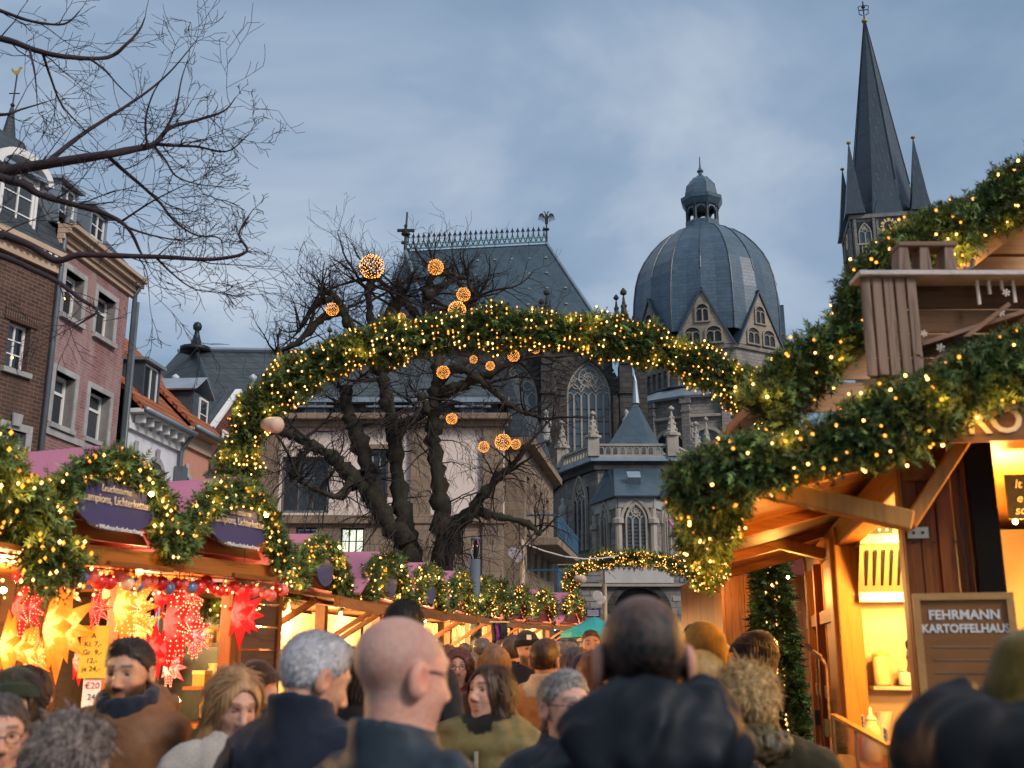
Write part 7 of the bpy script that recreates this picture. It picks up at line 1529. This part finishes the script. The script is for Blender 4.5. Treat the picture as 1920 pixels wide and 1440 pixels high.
    for sg in (-1, 1):
        if shoe_proto is None: v, fq = snet(lambda p: smax(smin(cap(p, (0,-.08,.05), (0,.12,.035), .048, .042), cap(p, (0,-.06,.05), (0,-.06,.13), .045, .045), .03), -p[2], .005), np.arange(-.08,.08,.014), np.arange(-.16,.2,.014), np.arange(-.02,.2,.014)); ob = npmesh('shoe', v, fq, LEATHER, e_, True, np.array((.02,.016,.014))[None]+0*v); shoe_proto = ob; ob.location = (sg*.108,0,0)
        else: share(shoe_proto, 'shoe', e_, (sg*.108,0,0))
    return e_
SEAM = mat('seam_thread', (.006,.006,.008), .8, .1); NAVY = (.012,.018,.030); BLACK = (.010,.010,.012); SILV = mat('steel_zip', (.6,.58,.5), .4, .1, metal=.7)
FRONT = [
 dict(label='man from behind with cropped dark hair and big navy hood, nearest', u=1198, vtop=1113, D=1.95, face=-3, hair=None, hairc=(.010,.009,.009), buzz=.97, coat=(.008,.012,.018), cm=NYLON, hood=1, neck=-.02, hoodz=.03, wide=.98, bulk=0.0, skin=(.50,.27,.19), q=1.3),
 dict(label='bald man in glasses seen from behind turning right, dark blue jacket', u=762, vtop=1154, D=2.15, face=42, hyaw=8, hpitch=8, hair=None, glasses=True, coat=(.030,.044,.060), cm=NYLON, wide=.97, neck=-.008, q=1.35, skin=(.66,.36,.27), fat=.008, collar=.05, buzz=.5, hairc=(.26,.20,.18), brow=(.3,.25,.22)),
 dict(label='white haired man in navy coat looking down to the right', u=590, vtop=1182, D=2.65, face=22, hyaw=30, hpitch=24, hair='short', hairc=(.50,.50,.53), coat=(.014,.020,.036), bulk=.012, q=1.25, collar=.075, neck=.005, wide=.98, skin=(.52,.29,.19), brow=(.4,.38,.36)),
 dict(label='long blonde haired woman looking down, pale grey coat', u=443, vtop=1250, D=3.3, face=152, hyaw=-8, hpitch=22, hair='long', hairc=(.34,.19,.085), coat=(.42,.38,.34), skin=(.56,.33,.24)),
 dict(label='bearded dark haired man in brown leather jacket facing camera', u=246, vtop=1196, D=3.45, face=180, hyaw=4, hpitch=8, hair='short', hairc=(.034,.021,.014), beard=.93, coat=(.17,.078,.036), cm=LEATHER, scarf=(.016,.020,.034), bulk=.015, skin=(.52,.29,.18), hood=1, zipc=SILV),
 dict(label='short person with curly grey hair seen from behind, bottom left', u=148, vtop=1328, D=2.3, face=20, hair='curly', hairc=(.20,.16,.14), coat=(.22,.19,.17), fur=(.25,.21,.19)),
 dict(label='man in dark glasses at the bottom left edge', u=6, vtop=1303, D=2.75, face=150, hyaw=0, hpitch=5, hair='short', hairc=(.07,.055,.05), glasses=True, coat=(.02,.025,.045), skin=(.55,.32,.23)),
 dict(label='woman in dark green knitted beanie with grey fur collar, left edge', u=30, vtop=1252, D=3.3, face=175, hyaw=-15, hat='beanie', hatc=(.028,.034,.018), hair='long', hairc=(.06,.035,.02), coat=BLACK, fur=(.26,.22,.19)),
 dict(label='woman with long dark hair and olive padded coat facing camera', u=916, vtop=1243, D=3.9, face=195, hyaw=24, hpitch=-6, hair='long', hairc=(.050,.026,.014), coat=(.16,.13,.05), cm=NYLON, puffer=.11, collar=.07, yoke=(.012,.011,.010), bulk=.02, skin=(.60,.35,.25), zipc=SILV, wide=1.05),
 dict(label='man in tan orange jacket with pale collar seen from behind', u=1022, vtop=1197, D=5.4, face=8, hyaw=14, hair='short', hairc=(.055,.026,.014), coat=(.50,.22,.075), yoke=(.62,.46,.30), wide=1.12, skin=(.52,.29,.19)),
 dict(label='grey haired man in glasses peering past the navy hood', u=1060, vtop=1258, D=3.1, face=172, hyaw=-20, hair='short', hairc=(.24,.22,.21), glasses=True, coat=NAVY, skin=(.55,.33,.26)),
 dict(label='fair haired person in profile lit orange, behind the navy hood', u=1318, vtop=1218, D=3.35, face=60, hyaw=20, hpitch=10, hair='crop', hairc=(.42,.25,.08), coat=BLACK, skin=(.60,.36,.24)),
 dict(label='person in mustard brown hood with brown hair from behind', u=1318, vtop=1166, D=4.9, face=10, hat='hood', hatc=(.20,.12,.03), hatm=CLOTH, hair='short', hairc=(.04,.025,.015), coat=(.17,.11,.03)),
 dict(label='curly blonde older woman from behind in dark coat with furry collar', u=1402, vtop=1236, D=3.0, face=20, hyaw=10, hair='curly', hairc=(.50,.33,.14), coat=(.03,.025,.012), fur=(.09,.065,.025), wide=1.12, bulk=.03),
 dict(label='woman in black beanie in profile beside the christmas tree', u=1408, vtop=1183, D=4.7, face=-70, hyaw=-10, hat='beanie', hatc=(.015,.014,.013), hair='bob', hairc=(.04,.025,.015), coat=(.02,.018,.016)),
 dict(label='person in black puffer jacket and yellow black knit hat, right edge', u=1942, vtop=1180, D=1.8, face=70, hyaw=10, neck=.10, hat='beanie', hatc=(.13,.085,.015), coat=(.012,.012,.014), cm=NYLON, puffer=.085, hood=1, bulk=.035, wide=1.15),
 dict(label='man in black beanie with white patch facing camera, leather jacket', u=990, vtop=1182, D=7.4, face=178, hyaw=-12, hat='beanie', hatc=(.012,.012,.014), beard=.85, hairc=(.03,.02,.015), coat=(.014,.014,.017), cm=LEATHER, q=.8),
 dict(label='man with short grey brown hair and dark coat from behind, left of the beanie', u=962, vtop=1190, D=7.9, face=15, hair='short', hairc=(.07,.05,.04), coat=(.025,.027,.033), q=.75),
 dict(label='woman with long light brown hair from behind, before the beanie man', u=928, vtop=1207, D=6.3, face=5, hair='long', hairc=(.19,.10,.05), coat=(.10,.06,.04), fur=(.4,.36,.33), q=.8),
 dict(label='woman in glasses and dark red jacket facing camera', u=860, vtop=1213, D=6.4, face=170, hyaw=10, hair='bob', hairc=(.10,.03,.02), glasses=True, coat=(.22,.015,.02), q=.8),
 dict(label='person with wavy dark brown hair between the two older men', u=664, vtop=1212, D=4.2, face=0, hair='bob', hairc=(.030,.020,.014), coat=BLACK, q=.85),
 dict(label='tall man with thick black hair hidden behind the bald man', u=758, vtop=1126, D=4.5, face=5, hair='short', hairc=(.018,.014,.012), coat=(.02,.02,.024), q=.85),
 dict(label='person in brown cap behind the blonde woman', u=490, vtop=1238, D=4.6, face=30, hat='beanie', hatc=(.05,.022,.014), coat=(.03,.02,.018), q=.8),
 dict(label='dark brown haired person behind the green beanie', u=58, vtop=1246, D=4.0, face=40, hair='bob', hairc=(.055,.025,.012), coat=(.04,.03,.025), q=.8),
 dict(label='person in navy blue beanie near the nearest man', u=1096, vtop=1226, D=5.6, face=0, hat='beanie', hatc=(.025,.022,.07), coat=(.03,.03,.05), q=.8),
 dict(label='grey haired woman in dark scarf beside the tan jacket', u=1078, vtop=1212, D=6.2, face=-10, hair='bob', hairc=(.10,.09,.085), coat=(.05,.055,.065), q=.75),
 dict(label='man with brown hair and stubble facing camera by the teal umbrella', u=1108, vtop=1181, D=9.0, face=180, hair='short', hairc=(.07,.04,.022), beard=.5, coat=(.03,.028,.03), q=.7),
 dict(label='woman with long chestnut hair beside the nearest man', u=1112, vtop=1218, D=5.0, face=0, hair='long', hairc=(.15,.055,.02), coat=(.06,.03,.02), q=.75),
 dict(label='balding man with grey sides far down the lane', u=1048, vtop=1201, D=9.5, face=0, hair='fringe', hairc=(.28,.25,.22), coat=(.04,.04,.05), q=.65),
 dict(label='grey haired person in glasses far down the lane', u=1064, vtop=1203, D=8.0, face=-60, hair='short', hairc=(.22,.19,.16), glasses=True, coat=(.07,.07,.08), q=.65),
 dict(label='dark haired man before the far right stall', u=1300, vtop=1170, D=7.2, face=10, hair='short', hairc=(.035,.02,.012), coat=(.05,.035,.02), q=.7),
 dict(label='person with a small hair bun far down on the right', u=1268, vtop=1182, D=9.2, face=-40, hair='short', hairc=(.03,.02,.015), coat=(.05,.02,.02), q=.6),
 dict(label='cook in white jacket working inside the snack hut', u=1728, vtop=1186, D=6.4, face=-80, hpitch=22, hair='short', hairc=(.08,.05,.03), coat=(.72,.66,.55), q=.8),
 dict(label='person in beige hood seen beyond the red jacket', u=884, vtop=1222, D=8.2, face=0, hair='long', hairc=(.22,.13,.07), coat=(.30,.22,.15), q=.65),
 dict(label='man in flat dark coat under the scarf stall', u=905, vtop=1196, D=10.5, face=20, hair='short', hairc=(.10,.08,.07), coat=(.03,.03,.035), q=.6),
 dict(label='woman in crimson coat at the fifth stall', u=838, vtop=1208, D=9.8, face=-50, hair='bob', hairc=(.12,.06,.03), coat=(.25,.03,.03), q=.6),
 dict(label='small far figure in pale coat in the middle of the lane', u=1025, vtop=1203, D=13.0, face=0, hair='short', hairc=(.15,.10,.07), coat=(.28,.25,.22), q=.5),
 dict(label='small far figure in black below the far garlands', u=1072, vtop=1196, D=14.5, face=0, hair='short', hairc=(.04,.03,.02), coat=(.02,.02,.022), q=.5),
 dict(label='small far figure in brown at the end of the left stalls', u=942, vtop=1199, D=13.5, face=30, hair='bob', hairc=(.07,.04,.02), coat=(.12,.07,.04), q=.5),
 dict(label='far figure in grey under the small arch', u=1130, vtop=1196, D=16.0, face=180, hair='short', hairc=(.06,.05,.04), coat=(.10,.10,.11), q=.5),
 dict(label='far figure in dark blue right of the nearest man', u=1256, vtop=1196, D=13.0, face=0, hair='bob', hairc=(.10,.05,.03), coat=(.03,.04,.09), q=.5),
]
HC = ((.03,.02,.014), (.10,.06,.03), (.20,.12,.06), (.26,.23,.20), (.06,.03,.015)); CC = ((.05,.05,.06), (.22,.05,.03), (.12,.08,.05), (.03,.035,.06), (.30,.25,.18), (.02,.02,.02), (.10,.12,.06))
more = [(846, 1217, 12.0, 'brown coat beside the red jacket'), (872, 1205, 15.0, 'dark coat under the fifth swag'), (918, 1203, 14.0, 'red coat under the scarf stall'), (955, 1208, 11.5, 'olive coat left of the tan jacket'), (1000, 1206, 16.0, 'grey coat behind the beanie man'), (1040, 1210, 12.5, 'pale coat right of the tan jacket'), (1056, 1199, 18.0, 'dark coat far below the small arch'), (1086, 1203, 16.5, 'blue coat left of the teal umbrella'), (1104, 1206, 19.0, 'tan coat far behind the teal umbrella'), (1246, 1203, 17.0, 'black coat far right of the nearest head'), (1278, 1200, 14.0, 'brown coat left of the far right stall'), (1336, 1192, 10.5, 'dark coat before the orange stall wall'), (1352, 1204, 9.0, 'cream coat beside the mustard hood'), (700, 1214, 8.5, 'dark red coat behind the white haired man'), (820, 1222, 7.5, 'grey coat right of the bald man')]
for i, (u, v, D, ds) in enumerate(more): FRONT.append(dict(label='small far person in '+ds, u=u, vtop=v, D=D/1.12, face=(0, 25, 180, -30, 10, 170)[i % 6], hair=('short', 'bob', 'long')[i % 3], hairc=HC[i % 5], coat=CC[(i*3) % 7] if 'coat' not in ds else {'brown': (.12,.07,.04), 'dark': (.03,.03,.04), 'red': (.30,.04,.03), 'olive': (.12,.13,.05), 'grey': (.14,.14,.15), 'pale': (.36,.32,.28), 'blue': (.04,.06,.16), 'tan': (.36,.22,.10), 'black': (.015,.015,.018), 'cream': (.45,.38,.28)}[ds.split()[0]], q=.5))
for o in FRONT:
    if o['u'] < 1690: o['D'] *= 1.10 if o['D'] < 2.2 else (1.24 if o['D'] < 5.5 else 1.12)
    person(**o)
bp_ = [x_ for x_ in COL.objects if x_.get('label', '').startswith('man in black beanie')][0]; MB().box(-.016,.016,.122,.132,1.668,1.70).build('hat_patch', WHITE, bp_)
# ================================================================== small street things
def wall_lamp(): pass
q = at(891, 1085, 21.0); q0 = at(891, 1008, 21.0); lb = thing('lamp_post', 'grey cylindrical lamp post with clear glass head before the beige building', 'lamp post', (q.x, 21.0, gz(21)))
zb, zt = 0, q0.z-gz(21); GREY = mat('grey_powder_coat', (.10,.12,.15), .5, .15); MB().lathe([(.095,0),(.095,zt-.42),(.08,zt-.42)], 16).build('column', GREY, lb, True); MB().lathe([(.085,zt-.42),(.085,zt-.05)], 16).build('glass_head', CLEAR, lb, True); MB().lathe([(.03,zt-.42),(.03,zt-.06)], 10).build('light_core', WHITE, lb); MB().lathe([(.095,zt-.05),(.09,zt),(.02,zt+.01)], 16).build('cap', GREY, lb, True)
WOODP = mat_wood('pale_wood_pole', (.55,.40,.26), .7, .7, 2)
for (u, v0, D, lab) in ((979, 1012, 30.0, 'wooden pole with white floodlights and a cable, before the balcony wing'), (1133, 1094, 34.0, 'thin wooden pole with white lamp before the chapel door')):
    q = at(u, v0, D); pl = thing('lamp_pole', lab, 'pole', (q.x, D, gz(D))); h = q.z-gz(D); MB().tube([(0,0,0),(0,0,h)], .075, 8).build('pole', WOODP, pl)
    for k, dx in enumerate((-.22, -.12)): MB().tube([(dx+.05,-.1,h-.35-.12*k),(dx-.03,-.3,h-.38-.12*k)], [.10,.15], 12).build('floodlight', WHITE, pl); 
    MB().tube([(0,0,h-.3),(-.16,-.12,h-.35)], .02, 5).build('bracket', DARKMETAL, pl)
a, b = at(979, 1018, 30), at(1160, 1042, 36); P = [a.lerp(b, t)+V(0,0,-.25*math.sin(math.pi*t)) for t in (0,.2,.4,.6,.8,1)]
c_ = MB().tube(P, .025, 5).build('power_cable', mat('pale_cable', (.5,.48,.45), .6, .1), None); tag(c_, 'pale cable slung from the wooden pole to the small arch', 'cable')
q = at(1112, 1150, 33); s_ = thing('street_sign', 'navy sign with white lines on a post under the small arch', 'sign', (q.x, 33, gz(33))); h = q.z-gz(33); NV = mat('navy_sign', (.02,.03,.10), .5, .1)
MB().tube([(0,.03,0),(0,.03,h+.15)], .03, 6).build('post', DARKMETAL, s_); MB().box(-.22,.22,-.02,.02,h-.12,h+.12).build('plate', NV, s_)
for k in range(3): MB().box(-.17,.17,-.024,-.0205,h+.06-.06*k,h+.078-.06*k).build('text_line', WHITE, s_)
q = at(1115, 1178, 24); um = thing('teal_umbrella', 'teal green market umbrella far down the lane', 'umbrella', (q.x, 24, gz(24))); h = q.z-gz(24); TEAL = mat('teal_canvas', (.03,.30,.28), .7, .1)
for k in range(8):
    a0, a1 = k*math.pi/4, (k+1)*math.pi/4; MB().add([(0,0,h+.25),(.75*math.cos(a0),.75*math.sin(a0),h-.1),(.75*math.cos(a1),.75*math.sin(a1),h-.1),(0,0,h+.22),(.75*math.cos(a0),.75*math.sin(a0),h-.2),(.75*math.cos(a1),.75*math.sin(a1),h-.2)], [(0,1,2),(5,4,3),(1,4,5,2)]).build('canopy_panel', TEAL, um)
MB().tube([(0,0,0),(0,0,h+.2)], .03, 6).build('pole', WOODP, um)
q = at(1290, 1166, 32); po = thing('poster_stand', 'white and turquoise poster stand right of the nearest man', 'poster stand', (q.x, 32, gz(32))); z0, z1 = at(1290,1166,32).z-gz(32), at(1290,1122,32).z-gz(32); x0, x1 = at(1278,1150,32).x-q.x, at(1302,1150,32).x-q.x
TQ = mat('turquoise_print', (.12,.50,.50), .5, .1); MB().box(x0,x1,-.02,.03,z0,z1).build('panel', WHITE, po); MB().box(x0+.01,x0+.12,-.024,-.0205,z0+.02,z1-.02).build('turquoise_strip', TQ, po); MB().box(x0+.12,x1-.02,-.024,-.0205,z1-.12,z1-.02).build('header', TQ, po)
for k in range(5): MB().box(x0+.15,x1-.05,-.023,-.0205,z1-.22-.09*k,z1-.20-.09*k).build('text_line', mat('blue_grey_print', (.3,.38,.5), .6, 0) if k == 0 else bpy.data.materials['blue_grey_print'], po)
for x in (x0+.04, x1-.04): MB().box(x-.02,x+.02,0,.03,0,z0).build('leg', DARKMETAL, po)
# scarves hanging in the seventh stall
for k, (u, c1) in enumerate(((930, (.05,.045,.04)), (938, (.16,.03,.20)), (946, (.02,.02,.025)))):
    q = at(u, 1190, 15.2); sc_ = thing('scarf', ('black patterned', 'violet', 'plain black')[k]+' scarf hanging at the scarf stall', 'scarf', q, .6, 'hanging scarves'); m = MB(); n = 10
    for i in range(n+1):
        z = .16-.46*i/n; wv = .03*math.sin(i*1.1+k); m.v += [(-.06+wv*.3, wv, z), (.06+wv*.3, wv+.02, z), (-.06+wv*.3, wv+.02, z), (.06+wv*.3, wv+.04, z)]
    for i in range(n): b = 4*i; m.f += [(b, b+1, b+5, b+4), (b+2, b+6, b+7, b+3), (b, b+4, b+6, b+2), (b+1, b+3, b+7, b+5)]
    m.build('cloth', mat('scarf_%d' % k, c1, .9, .5, 25 if k == 0 else 5, 60, .3), sc_); MB().tube([(-.09,.02,.17),(.09,.02,.17)], .008, 5).build('rail', GOLD, sc_)
